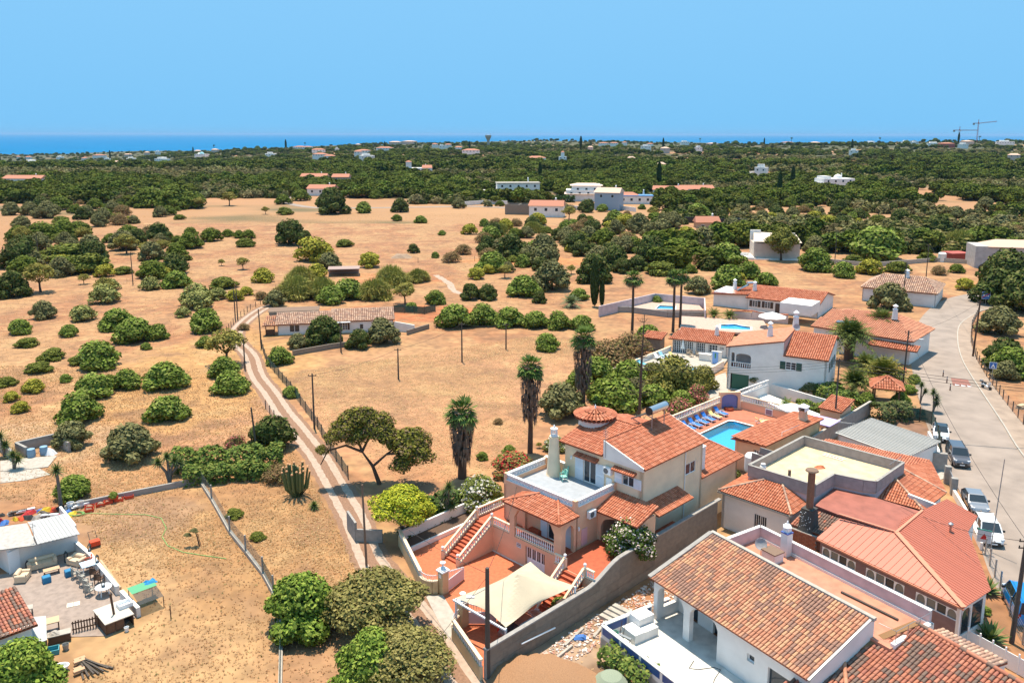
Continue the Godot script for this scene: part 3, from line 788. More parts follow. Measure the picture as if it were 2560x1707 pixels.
func at_villa(o: Node3D) -> Node3D:
	o.position = V(-1.81,0,-67.33); o.rotation.y = deg_to_rad(-45); return o
func local_wall(poly: Array,w: float,y0: float,y1: float) -> MB:
	var mb := MB.new()
	for i in poly.size() - 1: mb.bar(V(poly[i].x,(y0 + y1) / 2,poly[i].y),V(poly[i + 1].x,(y0 + y1) / 2,poly[i + 1].y),w,y1 - y0)
	return mb
func urn(parent: Node3D,p: Vector3) -> void:
	part(parent,"urn",MB.new().lathe(p,[[0.2,0],[0.2,0.08],[0.12,0.14],[0.06,0.22],[0.06,0.32],[0.16,0.4],[0.24,0.52],[0.22,0.55],[0,0.5]],12),M["white_paint"])
func front_wall(called_label: String,pts: Array,bend: Array,pillar: Vector2,num: String) -> void:
	var W := thing("garden_wall",called_label,"wall")
	at_villa(W)
	part(W,"wall",local_wall(pts,0.25,0,1.0),M["buff"])
	part(W,"screen",local_wall(pts,0.1,1.0,1.42),plain("screen_grey",0.5,0.5,0.52))
	part(W,"coping",local_wall(pts,0.26,1.42,1.56),M["cream"])
	for i in pts.size() - 1:
		var n := roundi(pts[i].distance_to(pts[i + 1]) / 0.32)
		for k in n:
			var p: Vector2 = pts[i].lerp(pts[i + 1],(k + 0.5) / n)
			part(W,"screen_pier",MB.new().box(V(p.x,1.21,p.y),V(0.07,0.42,0.16),Basis(Vector3.UP,-(pts[i + 1] - pts[i]).angle())),M["white_paint"])
	part(W,"curved_wall",local_wall(bend,0.25,0,1.05),M["buff"])
	part(W,"coping",local_wall(bend,0.27,1.05,1.12),M["cream"])
	var rail := MB.new()
	for i in bend.size() - 1: rail.bar(V(bend[i].x,1.55,bend[i].y),V(bend[i + 1].x,1.55,bend[i + 1].y),0.04)
	part(W,"rail",rail,M["white_paint"])
	for i in bend.size() - 1:
		for k in 3:
			var p: Vector2 = bend[i].lerp(bend[i + 1],k / 3.0)
			part(W,"rail_bar",MB.new().ext(p.x - 0.015,1.1,p.y - 0.015,p.x + 0.015,1.62,p.y + 0.015),M["white_paint"])
	var gp := part(W,"gate_pillar",MB.new().ext(pillar.x - 0.3,0,pillar.y - 0.3,pillar.x + 0.3,1.9,pillar.y + 0.3),M["buff"])
	part(gp,"cap",MB.new().ext(pillar.x - 0.4,1.9,pillar.y - 0.4,pillar.x + 0.4,2.0,pillar.y + 0.4).ext(pillar.x - 0.32,2.0,pillar.y - 0.32,pillar.x + 0.32,2.1,pillar.y + 0.32),M["white_paint"])
	urn(gp,V(pillar.x,2.1,pillar.y))
	if num:
		part(gp,"house_number_plate",MB.new().ext(pillar.x - 0.13,1.4,pillar.y + 0.3,pillar.x + 0.13,1.7,pillar.y + 0.325),M["white_paint"])
func gate_leaf(label: String,a: Vector2,b: Vector2,tall_at_a: bool) -> void:
	var G := thing("gate",label,"gate")
	at_villa(G)
	var m := plain("gate_pink",0.7,0.56,0.54,0.6)
	var h0 := 1.75 if tall_at_a else 1.1; var h1 := 1.1 if tall_at_a else 1.75
	part(G,"panel",MB.new().bar(V(a.x,0.55,a.y),V(b.x,0.55,b.y),0.05,0.9),m)
	var rail := MB.new().bar(V(a.x,h0,a.y),V(b.x,h1,b.y),0.06).bar(V(a.x,1.02,a.y),V(b.x,1.02,b.y),0.06)
	part(G,"frame",rail.bar(V(a.x,0.05,a.y),V(a.x,h0,a.y),0.06).bar(V(b.x,0.05,b.y),V(b.x,h1,b.y),0.06),M["white_paint"])
	for i in 11:
		var p := a.lerp(b,(i + 0.5) / 11.0)
		part(G,"bar",MB.new().ext(p.x - 0.015,1.02,p.y - 0.015,p.x + 0.015,lerpf(h0,h1,(i + 0.5) / 11.0) + 0.1,p.y + 0.015),M["white_paint"])
func forecourt() -> void:
	var pv := setting("forecourt_paving",MB.new().prism([Vector2(-4.6,-0.9),Vector2(-4.6,5.7),Vector2(1.2,8.3),Vector2(2.3,7.6),Vector2(6.7,9.4),Vector2(7.4,10.8),Vector2(12.4,12.4),Vector2(12.3,-0.4),Vector2(-2.0,-0.4),Vector2(-2.0,-0.9)],0.0,0.035),mat("red_paving",0.56,0.15,0.06,0.8,"stain",0.35,0.6))
	at_villa(pv)
	front_wall("buff garden wall with grey screen left of the villa gate",[Vector2(-6.3,5.2),Vector2(0.5,8.3)],[Vector2(0.5,8.3),Vector2(0.95,8.42),Vector2(1.4,8.38),Vector2(1.8,8.15),Vector2(2.05,7.8)],Vector2(2.3,7.45),"n")
	front_wall("buff garden wall with grey screen right of the villa gate, by the tall pole",[Vector2(12.3,12.6),Vector2(7.5,10.9)],[Vector2(7.5,10.9),Vector2(7.15,10.6),Vector2(6.95,10.2),Vector2(6.8,9.75)],Vector2(6.75,9.3),"")
	gate_leaf("pink and white gate leaf swung open beside the pillar with a number plate",Vector2(2.5,7.1),Vector2(2.0,5.0),true)
	gate_leaf("pink and white gate leaf swung open under the cream shade sail",Vector2(6.9,9.0),Vector2(8.4,7.5),true)
	# planting bed left of the court
	var P := thing("planter","long white walled flower bed left of the villa stairs","planter")
	at_villa(P)
	part(P,"wall",local_wall([Vector2(-4.7,5.7),Vector2(-4.8,-2.0)],0.2,0,0.45),M["white"])
	part(P,"wall",local_wall([Vector2(-6.4,5.0),Vector2(-6.7,-4.5)],0.2,0,1.25),M["white"])
	part(P,"soil",MB.new().prism([Vector2(-4.8,5.6),Vector2(-4.9,-2),Vector2(-4.4,-4),Vector2(-6.6,-4.4),Vector2(-6.3,5.0)],0.0,0.34),mat("soil",0.12,0.07,0.045,0.95,"grit",0.6))
	# grey block wall on the right, low by the street, sweeping up beside the raised court
	var G := thing("block_wall","long weathered grey block wall that sweeps up beside the villa","wall")
	at_villa(G)
	var top := func(z: float) -> float: return lerpf(2.15,3.25,smoothstep(1.8,-2.4,z))
	var n := 0
	for c in 3:
		var z := 12.3
		while z > -16.5:
			var l := 1.6 if c < 2 else 2.4
			var z2 := maxf(z - l,-16.6)
			var y0: float = [0.0,0.75,1.5][c]
			var mb := MB.new()
			mb.col = Color(1,1,1) * rnd(0.82,1.12)
			if c < 2: mb.ext(12.3,y0 + 0.012,z2 + 0.015,12.5,y0 + 0.74,z)
			else:
				for k in 4:
					var a := lerpf(z,z2,k / 4.0); var b := lerpf(z,z2,(k + 1) / 4.0)
					var ta: float = top.call(a); var tb: float = top.call(b)
					for x in [12.3,12.5]:
						if x > 12.4: mb.quad(V(x,y0,a),V(x,y0,b),V(x,tb,b),V(x,ta,a))
						else: mb.quad(V(x,y0,b),V(x,y0,a),V(x,ta,a),V(x,tb,b))
			part(G,"wall_panel",mb,M["old_wall"])
			z = z2; n += 1
	var cp := MB.new()
	var zz := 12.35
	while zz > -16.5:
		cp.bar(V(12.4,top.call(zz) + 0.05,zz),V(12.4,top.call(zz - 0.6) + 0.05,zz - 0.6),0.34,0.12)
		zz -= 0.6
	part(G,"coping",cp,M["concrete"])
	part(G,"end_face",MB.new().ext(12.3,0,12.3,12.5,2.15,12.36),M["concrete"])
	# the cream shade sail and its frame
	var S := thing("shade_sail","cream tent-shaped shade sail stretched over a parked car","shade sail")
	at_villa(S)
	var A := V(6.9,2.65,10.1); var B := V(11.75,2.35,9.75); var C := V(12.15,2.8,2.9); var D := V(7.4,2.85,2.75); var top_p := V(9.9,4.1,6.3)
	var K := 22
	var grid := []
	for j in K + 1:
		for i in K + 1:
			var u := float(i) / K; var w := float(j) / K
			var p := A.lerp(B,u).lerp(D.lerp(C,u),w)
			var pull := 0.35 * (sin(PI * u) * (1 - absf(2 * w - 1)) * 0 + 1)
			var inn := (V(9.6,0,6.4) - V(p.x,0,p.z)).normalized()
			var edge := maxf(sin(PI * u) * pow(absf(2 * w - 1),6),sin(PI * w) * pow(absf(2 * u - 1),6))
			p += inn * edge * 0.45 * pull / 0.35
			var r := minf(1.0,pow(pow(absf(2 * u - 1),5.0) + pow(absf(2 * w - 1),5.0),0.2))
			p.y = lerpf(p.y,top_p.y,pow(1.0 - r,1.1)) - 0.08 * sin(PI * r)
			grid.append(p)
	for k in 2:
		var mb := MB.new()
		for j in K:
			for i in K:
				var a: Vector3 = grid[j * (K + 1) + i]; var b: Vector3 = grid[j * (K + 1) + i + 1]; var c: Vector3 = grid[(j + 1) * (K + 1) + i + 1]; var d: Vector3 = grid[(j + 1) * (K + 1) + i]
				var up := V(0,0.0 if k == 0 else -0.02,0)
				if k == 0: mb.quad(a,b,c,d)
				else: mb.quad(d + up,c + up,b + up,a + up)
		if k == 0: part(S,"canvas",mb,mat("canvas",0.57,0.47,0.33,0.8,"soft",0.15))
	var wp: Material = M["white_paint"]
	part(S,"beam",MB.new().bar(A + V(-0.2,-0.2,0.1),B + V(0.1,-0.15,0.1),0.12),wp)
	for p in [A,B,C,D]: part(S,"post",MB.new().ext(p.x - 0.06,0.03,p.z - 0.06,p.x + 0.06,p.y - 0.05,p.z + 0.06),wp)
	# terrace chairs in pale green plastic
	for i in 2:
		var ch := thing("armchair",["pale green plastic armchair nearer the terrace edge","pale green plastic armchair against the terrace chimney"][i],"chair",Vector3.ZERO,0,"green chairs on the villa terrace")
		at_villa(ch)
		var o: Vector3 = [V(3.1,5.6,-6.0),V(2.65,5.6,-6.75)][i]
		ch.position = ch.transform * o
		ch.rotation.y = deg_to_rad(-45 + [-25,-60][i])
		garden_chair(ch,plain("mint",0.3,0.62,0.5,0.5))

func garden_chair(ch: Node3D,m: Material) -> void:
	part(ch,"seat",MB.new().ext(-0.25,0.38,-0.25,0.25,0.44,0.25),m)
	var b := MB.new()
	for i in 7: b.box(V(-0.25 + i * 0.083,0.68,-0.24 - 0.05 * sin(PI * i / 6)),V(0.05,0.5,0.035))
	part(ch,"backrest",b.tube([V(-0.27,0.66,-0.1),V(-0.25,0.93,-0.25),V(0,0.98,-0.3),V(0.25,0.93,-0.25),V(0.27,0.66,-0.1)],[0.03,0.035,0.035,0.035,0.03],6),m)
	for x in [-0.27,0.27]:
		part(ch,"armrest",MB.new().ext(x - 0.03,0.62,-0.25,x + 0.03,0.66,0.25),m)
		for z in [-0.22,0.23]: part(ch,"leg",MB.new().ext(x - 0.025,0,z - 0.025,x + 0.025,0.62,z + 0.025),m)

func flat_panels(parent: Node3D,pts: Array,along: Vector3,w: float,m: Material,rib := 0.035) -> void:
	# standing-seam sheets: pts is a planar polygon (anticlockwise from above), along is the direction of fall; each sheet is a part
	var nr: Vector3 = (pts[1] - pts[0]).cross(pts[2] - pts[0]).normalized()
	var s := (along - nr * along.dot(nr)).normalized()
	var ex := s.cross(nr)
	var poly := PackedVector2Array()
	var lo := 1e9; var hi := -1e9
	for p in pts:
		var q := Vector2((p - pts[0]).dot(ex),(p - pts[0]).dot(s))
		poly.append(q); lo = minf(lo,q.x); hi = maxf(hi,q.x)
	var n := maxi(1,roundi((hi - lo) / w))
	for i in n:
		var a := lerpf(lo,hi,float(i) / n); var b := lerpf(lo,hi,float(i + 1) / n)
		for piece in Geometry2D.intersect_polygons(poly,PackedVector2Array([Vector2(a,-100),Vector2(b,-100),Vector2(b,100),Vector2(a,100)])):
			var mb := MB.new()
			mb.col = Color(1,1,1) * rnd(0.93,1.05)
			var t := Geometry2D.triangulate_polygon(piece)
			for k in range(0,t.size(),3):
				var P := []
				for e in 3: P.append(pts[0] + ex * piece[t[k + e]].x + s * piece[t[k + e]].y)
				if (P[1] - P[0]).cross(P[2] - P[0]).dot(nr) < 0: P.reverse()
				mb.tri(P[0],P[1],P[2]); mb.tri(P[0] - nr * 0.05,P[2] - nr * 0.05,P[1] - nr * 0.05)
			var y0 := 1e9; var y1 := -1e9
			for q in piece:
				if absf(q.x - a) < w * 0.1: y0 = minf(y0,q.y); y1 = maxf(y1,q.y)
			if y1 > y0: mb.bar(pts[0] + ex * (a + 0.03) + s * y0 + nr * rib / 2,pts[0] + ex * (a + 0.03) + s * y1 + nr * rib / 2,0.07,rib)
			part(parent,"roof_sheet",mb,m)
func parapet(parent: Node3D,pts: Array,y0: float,y1: float,w: float,m: Material,cop: Material,closed := true) -> void:
	for i in pts.size() if closed else pts.size() - 1:
		var a: Vector2 = pts[i]; var b: Vector2 = pts[(i + 1) % pts.size()]
		part(parent,"parapet",MB.new().bar(V(a.x,(y0 + y1) / 2,a.y),V(b.x,(y0 + y1) / 2,b.y),w,y1 - y0),m)
		part(parent,"coping",MB.new().bar(V(a.x,y1 + 0.03,a.y),V(b.x,y1 + 0.03,b.y),w + 0.06,0.07),cop)
func chimney_pot(parent: Node3D,p: Vector3,r: float,h: float,m: Material) -> void:
	var o := part(parent,"chimney",MB.new().lathe(p,[[r,0],[r * 0.75,h * 0.6],[r * 0.7,h * 0.62]],12),m)
	var mb := MB.new().lathe(p + V(0,h * 0.62,0),[[r * 0.85,0],[r * 0.85,h * 0.05],[r * 0.5,h * 0.06],[r * 0.5,h * 0.2],[r * 0.85,h * 0.21],[r * 0.85,h * 0.25],[r * 0.2,h * 0.34],[0,h * 0.38]],12)
	part(o,"chimney_cap",mb,M["white_paint"])
func long_house() -> void:
	var H := thing("terrace_house","white house with long weathered tile roof and arcaded terrace at the bottom right","house",V(12.318,0,-53.015),-57)
	var w: Material = M["white"]
	roof(H,[V(-3.5,4.1,0.45),V(10.3,4.1,0.45),V(10.3,6.05,-5.45),V(-3.0,6.05,-5.45)],OLD,0.25,0.44,300)
	part(H,"verge",MB.new().bar(V(-3.35,4.2,0.5),V(-3.1,6.15,-5.5),0.35,0.16),M["concrete"])
	part(H,"verge",MB.new().bar(V(-3.2,6.1,-5.62),V(10.6,6.1,-5.62),0.3,0.22),M["pale_concrete"])
	part(H,"wall",MB.new().wall(V(2.9,0,0),V(10.4,0,0),4.0,0.3,[[2.55,2.42,3.15,2.95],[4.25,0.8,6.2,2.95]]),w)
	part(H,"arcade_wall",MB.new().wall(V(-3.35,0.8,0),V(2.9,0.8,0),3.22,0.4,[[0.4,0,3.05,2.95,0.7],[3.65,0,6.24,2.95,0.7]]),w)
	part(H,"wall",MB.new().wall(V(-3.3,0.8,-2.2),V(2.9,0.8,-2.2),3.2,0.3,[[1.2,0.0,2.3,2.3],[3.8,0.0,4.9,2.3]]),w)
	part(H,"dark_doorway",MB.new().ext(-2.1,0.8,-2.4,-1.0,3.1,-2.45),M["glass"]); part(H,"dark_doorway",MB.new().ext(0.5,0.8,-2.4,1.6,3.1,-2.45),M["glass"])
	part(H,"wall",MB.new().wall(V(2.9,0.8,-2.2),V(2.9,0.8,-0.01),3.2,0.3),w)
	part(H,"wall",MB.new().wall(V(-3.3,0,-5.5),V(-3.3,0,-2.2),4.2,0.3),w)
	part(H,"wall",MB.new().wall(V(-3.3,0.8,-2.2),V(-3.3,0.8,-0.4),3.3,0.3,[[0.2,0.8,1.5,2.6]]),w)
	part(H,"wall",MB.new().wall(V(-2.4,0,-10.0),V(-2.4,0,-5.5),5.0,0.3),w)
	part(H,"wall",MB.new().wall(V(11.9,0,-10.1),V(-2.4,0,-10.1),5.0,0.3),w)
	part(H,"wall",MB.new().wall(V(11.9,0,-5.8),V(11.9,0,-10.0),5.0,0.3),w)
	var gb := MB.new()
	gb.quad(V(10.45,0,0),V(10.45,0,-5.8),V(10.45,6.1,-5.8),V(10.45,4.1,0.3)); gb.quad(V(10.3,0,-5.8),V(10.3,0,0),V(10.3,4.1,0.3),V(10.3,6.1,-5.8)); gb.quad(V(10.3,4.14,0.4),V(10.45,4.14,0.4),V(10.45,6.16,-5.8),V(10.3,6.16,-5.8))
	part(H,"gable",gb,w)
	window(H,"window",V(5.75,2.42,0),0,0.6,0.53,1,0,null,0.5,null,0.2)
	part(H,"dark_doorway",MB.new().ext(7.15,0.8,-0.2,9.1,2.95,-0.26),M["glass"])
	# the pink roof terrace
	part(H,"roof_terrace",MB.new().ext(-2.2,4.6,-5.5,11.8,4.8,-10.0),mat("pink_floor",0.58,0.24,0.15,0.85,"stain",0.12))
	parapet(H,[Vector2(-2.2,-5.7),Vector2(-2.2,-10),Vector2(11.7,-10)],4.8,5.78,0.22,M["pink_wall"],w,false)
	part(H,"parapet",MB.new().ext(11.6,4.5,-6.1,11.85,5.05,-9.9),w)
	var rl := MB.new().tube([V(10.6,5.75,-6.0),V(11.75,5.75,-6.1),V(11.75,5.75,-9.9)],[0.02,0.02,0.02],5)
	for z in [-6.1,-7.4,-8.7]: rl.tube([V(11.75,5.05,z),V(11.75,5.75,z)],[0.02,0.02],5)
	part(H,"railing",rl,M["steel"])
	var c := part(H,"chimney",MB.new().ext(0.35,4.8,-9.85,0.95,6.6,-9.25),w)
	part(c,"chimney_band",MB.new().ext(0.32,6.6,-9.88,0.98,6.68,-9.22),plain("blue_band",0.08,0.13,0.4))
	part(c,"chimney_cap",MB.new().ext(0.42,6.68,-9.78,0.88,7.05,-9.32).lathe(V(0.65,7.05,-9.55),[[0.4,0],[0.4,0.05],[0.1,0.3],[0.05,0.5],[0,0.52]],4),M["white_paint"])
	part(H,"hatch",MB.new().ext(0.0,4.8,-8.6,1.2,5.5,-7.6),w)
	part(H,"hatch_lid",MB.new().ext(-0.05,5.5,-8.65,1.25,5.58,-7.55),mat("rusty",0.25,0.16,0.11,0.9,"grit",0.8))
	part(H,"satellite_dish",MB.new().lathe(V(-0.35,5.7,-7.9),[[0,0.0],[0.25,0.03],[0.45,0.12],[0.44,0.14],[0.25,0.06],[0,0.03]],16,turned(40) * Basis(Vector3.RIGHT,1.1)),plain("dish",0.35,0.33,0.33))
	part(H,"dish_stand",MB.new().tube([V(-0.35,4.8,-7.95),V(-0.35,5.7,-7.95)],[0.03,0.03],5),M["steel"])
	single("plank","long dark plank lying on the pink roof terrace","plank",MB.new().bar(V(6.2,4.88,-8.5),V(10.3,4.88,-8.7),0.16,0.1),M["grey_wood"],H.position,-57)
	# front terrace with its blue tiled parapet
	var T := setting("house_terrace",MB.new().prism([Vector2(-3.6,4.8),Vector2(14,4.8),Vector2(14,0.02),Vector2(2.9,0.02),Vector2(2.9,-2.2),Vector2(-3.4,-2.2)],0,0.8),mat("white_floor",0.68,0.64,0.58,0.8,"stain",0.12))
	T.position = H.position; T.rotation.y = deg_to_rad(-57)
	var Wl := thing("terrace_parapet","low white parapet with blue tile panels round the arcaded terrace","wall",H.position,-57)
	var blue := mat("blue_tile",0.03,0.1,0.32,0.35,"grit",1.6)
	for r in [[Vector2(-3.5,-1.7),Vector2(-3.5,-0.3)],[Vector2(-3.5,0.1),Vector2(-3.5,4.7)],[Vector2(-3.5,4.7),Vector2(2.6,4.7)],[Vector2(2.6,4.7),Vector2(13.9,4.7)]]:
		var a: Vector2 = r[0]; var b: Vector2 = r[1]
		part(Wl,"parapet",MB.new().bar(V(a.x,0.85,a.y),V(b.x,0.85,b.y),0.2,1.7),w)
		part(Wl,"coping",MB.new().bar(V(a.x,1.73,a.y),V(b.x,1.73,b.y),0.3,0.07),w)
		var k := maxi(1,roundi(a.distance_to(b) / 2.2))
		for i in k: part(Wl,"tile_panel",MB.new().bar(V(lerpf(a.x,b.x,(i + 0.06) / k),1.38,lerpf(a.y,b.y,(i + 0.06) / k)),V(lerpf(a.x,b.x,(i + 0.94) / k),1.38,lerpf(a.y,b.y,(i + 0.94) / k)),0.23,0.52),blue)
	# on the terrace
	var B := thing("barbecue","stepped white masonry barbecue block on the arcaded terrace","barbecue",H.position,-57)
	part(B,"block",MB.new().ext(-3.3,0.8,1.0,-2.2,2.0,2.4),w); part(B,"block",MB.new().ext(-2.9,0.8,2.45,-1.5,1.5,3.4).ext(-2.15,0.8,1.2,-1.5,1.45,2.44),w)
	var tf := H.transform
	bucket("green bucket by the blue tiled parapet",tf * V(-3.0,0.8,3.9),plain("green_plastic",0.05,0.35,0.22),0.2)
	for i in 2:
		var sv := thing("shovel",["shovel leaning on the barbecue, left","shovel leaning on the barbecue, right"][i],"shovel",tf * V(-2.75 + i * 0.35,0.8,3.75),-57)
		part(sv,"handle",MB.new().tube([V(0,0.2,0),V(-0.1,1.2,-0.3)],[0.02,0.02],5),M["wood"]); part(sv,"blade",MB.new().bar(V(0.02,0.0,0.05),V(0,0.25,0),0.22,0.02),M["steel"])
	var tr := thing("trestle","small folding metal trestle standing before the barbecue","trestle",tf * V(-1.9,0.8,4.0),-40)
	part(tr,"top",MB.new().ext(-0.5,0.62,-0.1,0.5,0.68,0.1),M["steel"])
	for x in [-0.45,0.45]:
		for z in [-0.3,0.3]: part(tr,"leg",MB.new().bar(V(x,0,z),V(x,0.63,0),0.04),M["steel"])
	for i in 3: single("cement_bag",["crumpled mauve bag on the white terrace","crumpled bag at the terrace parapet edge","flattened bag by the terrace doorway"][i],"bag",crumple(0.5,0.16,5 + i),plain("bag_mauve",0.4,0.33,0.42),tf * [V(4.6,0.8,2.2),V(3.4,0.8,4.2),V(8.6,0.8,0.8)][i],i * 40)
	single("plywood_sheet","tan plywood sheet lying on the white terrace","board",MB.new().ext(-0.6,0,-0.9,0.6,0.03,0.9),plain("ply",0.6,0.42,0.2),tf * V(6.2,0.8,3.2),-40)
	var cable := []
	for i in 14: cable.append(tf * V(2.0 + i * 0.42,0.83,1.2 + sin(i * 1.3) * 0.9))
	single("cable","black cable trailing over the white terrace","cable",MB.new().tube(cable,cable.map(func(_e): return 0.02),4),M["wire"])
	# mossy roof house, mostly out of frame at the bottom right
	var G := thing("mossy_roof_house","house with mossy orange tiled hip roof in the bottom right corner","house",V(20.8,0,-46.7),-57)
	roof(G,[V(-1.0,3.1,4.6),V(3.2,3.0,3.9),V(-0.05,4.06,0.0)],MOSSY,0.25,0.44,60)
	roof(G,[V(3.2,3.0,3.9),V(9.6,3.0,3.9),V(9.6,5.2,-4.4),V(1.7,5.33,-4.9),V(0.05,4.06,-0.1)],MOSSY,0.25,0.44,240)
	ridge(G,V(-0.05,4.16,0),V(3.2,3.1,3.9),OLD,0.13); ridge(G,V(1.7,5.4,-4.9),V(9.6,5.28,-4.4),MOSSY,0.14)
	part(G,"flashing",MB.new().bar(V(0.0,4.12,-0.05),V(1.7,5.4,-4.9),0.5,0.1),mat("lichen",0.3,0.16,0.07,0.95,"grit",0.5))
	part(G,"wall",MB.new().prism([Vector2(-0.6,3.6),Vector2(9,3.4),Vector2(9,-4.6),Vector2(2.0,-4.6),Vector2(0.3,0.4)],0,3.0),w)
	roof(G,[V(5.5,3.3,-8.9),V(1.2,3.3,-8.9),V(1.2,3.75,-6.6),V(5.5,3.75,-6.6)],PALE,0.28,0.5)
	part(G,"wall",MB.new().ext(1.3,0,-5.0,5.4,3.25,-8.8),w)
func crumple(w: float,h: float,sd: int) -> MB:
	var mb := MB.new(); var r := RandomNumberGenerator.new(); r.seed = sd
	var g := []
	for j in 5:
		for i in 5:
			var e := (1.0 if i in [0,4] or j in [0,4] else 0.0)
			g.append(V((i / 4.0 - 0.5) * w * 2 + r.randf_range(-0.05,0.05),(0.0 if e else h * r.randf_range(0.4,1.0)) + 0.01,(j / 4.0 - 0.5) * w * 1.4 + r.randf_range(-0.05,0.05)))
	for j in 4:
		for i in 4: mb.quad(g[j * 5 + i],g[j * 5 + 5 + i],g[j * 5 + 6 + i],g[j * 5 + 1 + i])
	return mb
func bucket(label: String,p: Vector3,m: Material,r := 0.16) -> void:
	var b := thing("bucket",label,"bucket",p)
	part(b,"body",MB.new().lathe(Vector3.ZERO,[[0,0.0],[r * 0.75,0.0],[r,r * 2],[r * 1.06,r * 2.02],[r * 0.95,r * 2],[r * 0.72,0.03],[0,0.03]],12),m)
	part(b,"handle",MB.new().tube([V(-r,r * 2,0),V(-r * 0.6,r * 2.4,r * 0.5),V(r * 0.6,r * 2.4,r * 0.5),V(r,r * 2,0)],[0.01,0.01,0.01,0.01],4),M["steel"])
func metal_hall() -> void:
	var H := thing("metal_roofed_hall","mauve hall with ribbed salmon metal hip roof and strip windows","building",V(12.318,0,-53.015),-57)
	var red := metal("salmon_sheet",0.43,0.13,0.08,0.5,0.1)
	var mauve := mat("mauve",0.26,0.16,0.15,0.85,"stain",0.2)
	flat_panels(H,[V(-1.35,3.5,-16),V(10.75,3.5,-16),V(3.15,4.82,-19.8),V(-1.3,4.82,-18.7)],V(0,-1,2),0.52,red)
	flat_panels(H,[V(10.75,3.5,-16),V(10.6,3.52,-19.9),V(5.7,4.37,-25.7),V(4.8,4.52,-28.8),V(2.1,4.99,-28.8),V(2.2,4.97,-22),V(3.15,4.82,-19.8)],V(1,-0.1,0),0.3,red)
	var trim := plain("salmon_trim",0.62,0.24,0.14,0.5)
	part(H,"hip_flashing",MB.new().bar(V(10.75,3.56,-16),V(3.15,4.9,-19.8),0.4,0.05),trim)
	part(H,"ridge_flashing",MB.new().bar(V(3.15,4.9,-19.8),V(-1.3,4.9,-18.7),0.16,0.08),trim)
	part(H,"ridge_flashing",MB.new().bar(V(3.15,4.9,-19.8),V(2.2,5.02,-25),0.2,0.08),trim)
	part(H,"gutter",MB.new().bar(V(-1.3,3.4,-15.95),V(10.8,3.4,-15.95),0.12,0.12),trim)
	var holes := []
	for g in [[0.2,3.3],[4.2,7.4],[8.3,11.4]]: holes.append([g[0],2.05,g[1],2.85])
	part(H,"wall",MB.new().wall(V(-1.2,0,-16.3),V(10.4,0,-16.3),3.42,0.25,holes),mauve)
	part(H,"wall",MB.new().wall(V(10.4,0,-16.3),V(10.3,0,-19.9),3.4,0.25,[[0.3,0.9,1.5,2.9,0.4],[1.7,0.9,3.2,2.9]]),M["white"])
	part(H,"wall",MB.new().wall(V(10.3,0,-19.9),V(5.4,0,-25.6),3.5,0.25),M["white"])
	part(H,"wall",MB.new().wall(V(5.4,0,-25.6),V(4.6,0,-28.7),4.3,0.25),M["white"])
	part(H,"wall",MB.new().wall(V(4.6,0,-28.7),V(-1.2,0,-28.7),4.3,0.25),M["white"])
	part(H,"wall",MB.new().wall(V(-1.2,0,-28.7),V(-1.2,0,-16.4),3.4,0.25),mauve)
	for g in [[0.2,3.3],[4.2,7.4],[8.3,11.4]]:
		var w0: float = -1.2 + g[0]; var w1: float = -1.2 + g[1]; var sp := (w1 - w0) / 4.0
		for i in 4:
			var f := MB.new(); var a := w0 + i * sp; var b := a + sp
			if i in [0,3]:
				f.wall(V(a,2.05,-16.32),V(b,2.05,-16.32),0.8,0.08,[[0.05,0.05,sp - 0.05,0.75,0.4]])
			else:
				f.wall(V(a,2.05,-16.32),V(b,2.05,-16.32),0.8,0.08,[[0.05,0.05,sp - 0.05,0.75]])
			var o := part(H,"window",f,M["white_paint"])
			part(o,"pane",MB.new().ext(a + 0.03,2.08,-16.42,b - 0.03,2.82,-16.41),M["glass"] if i == 2 else metal("grey_glass",0.16,0.17,0.16,0.1))
	part(H,"window",MB.new().ext(10.25,0.9,-16.6,10.28,2.9,-19.6),M["glass"])
	part(H,"drain_pipe",MB.new().tube([V(10.45,0,-16.2),V(10.45,3.4,-16.2)],[0.07,0.07],6),M["white_paint"])
	var vp := part(H,"vent_pipe",MB.new().tube([V(5.0,4.4,-24.3),V(5.0,5.0,-24.3)],[0.09,0.09],8),trim)
	part(vp,"vent_cap",MB.new().lathe(V(5.0,5.0,-24.3),[[0.05,0],[0.2,0.06],[0.2,0.16],[0.08,0.26],[0,0.28]],12),M["steel"])
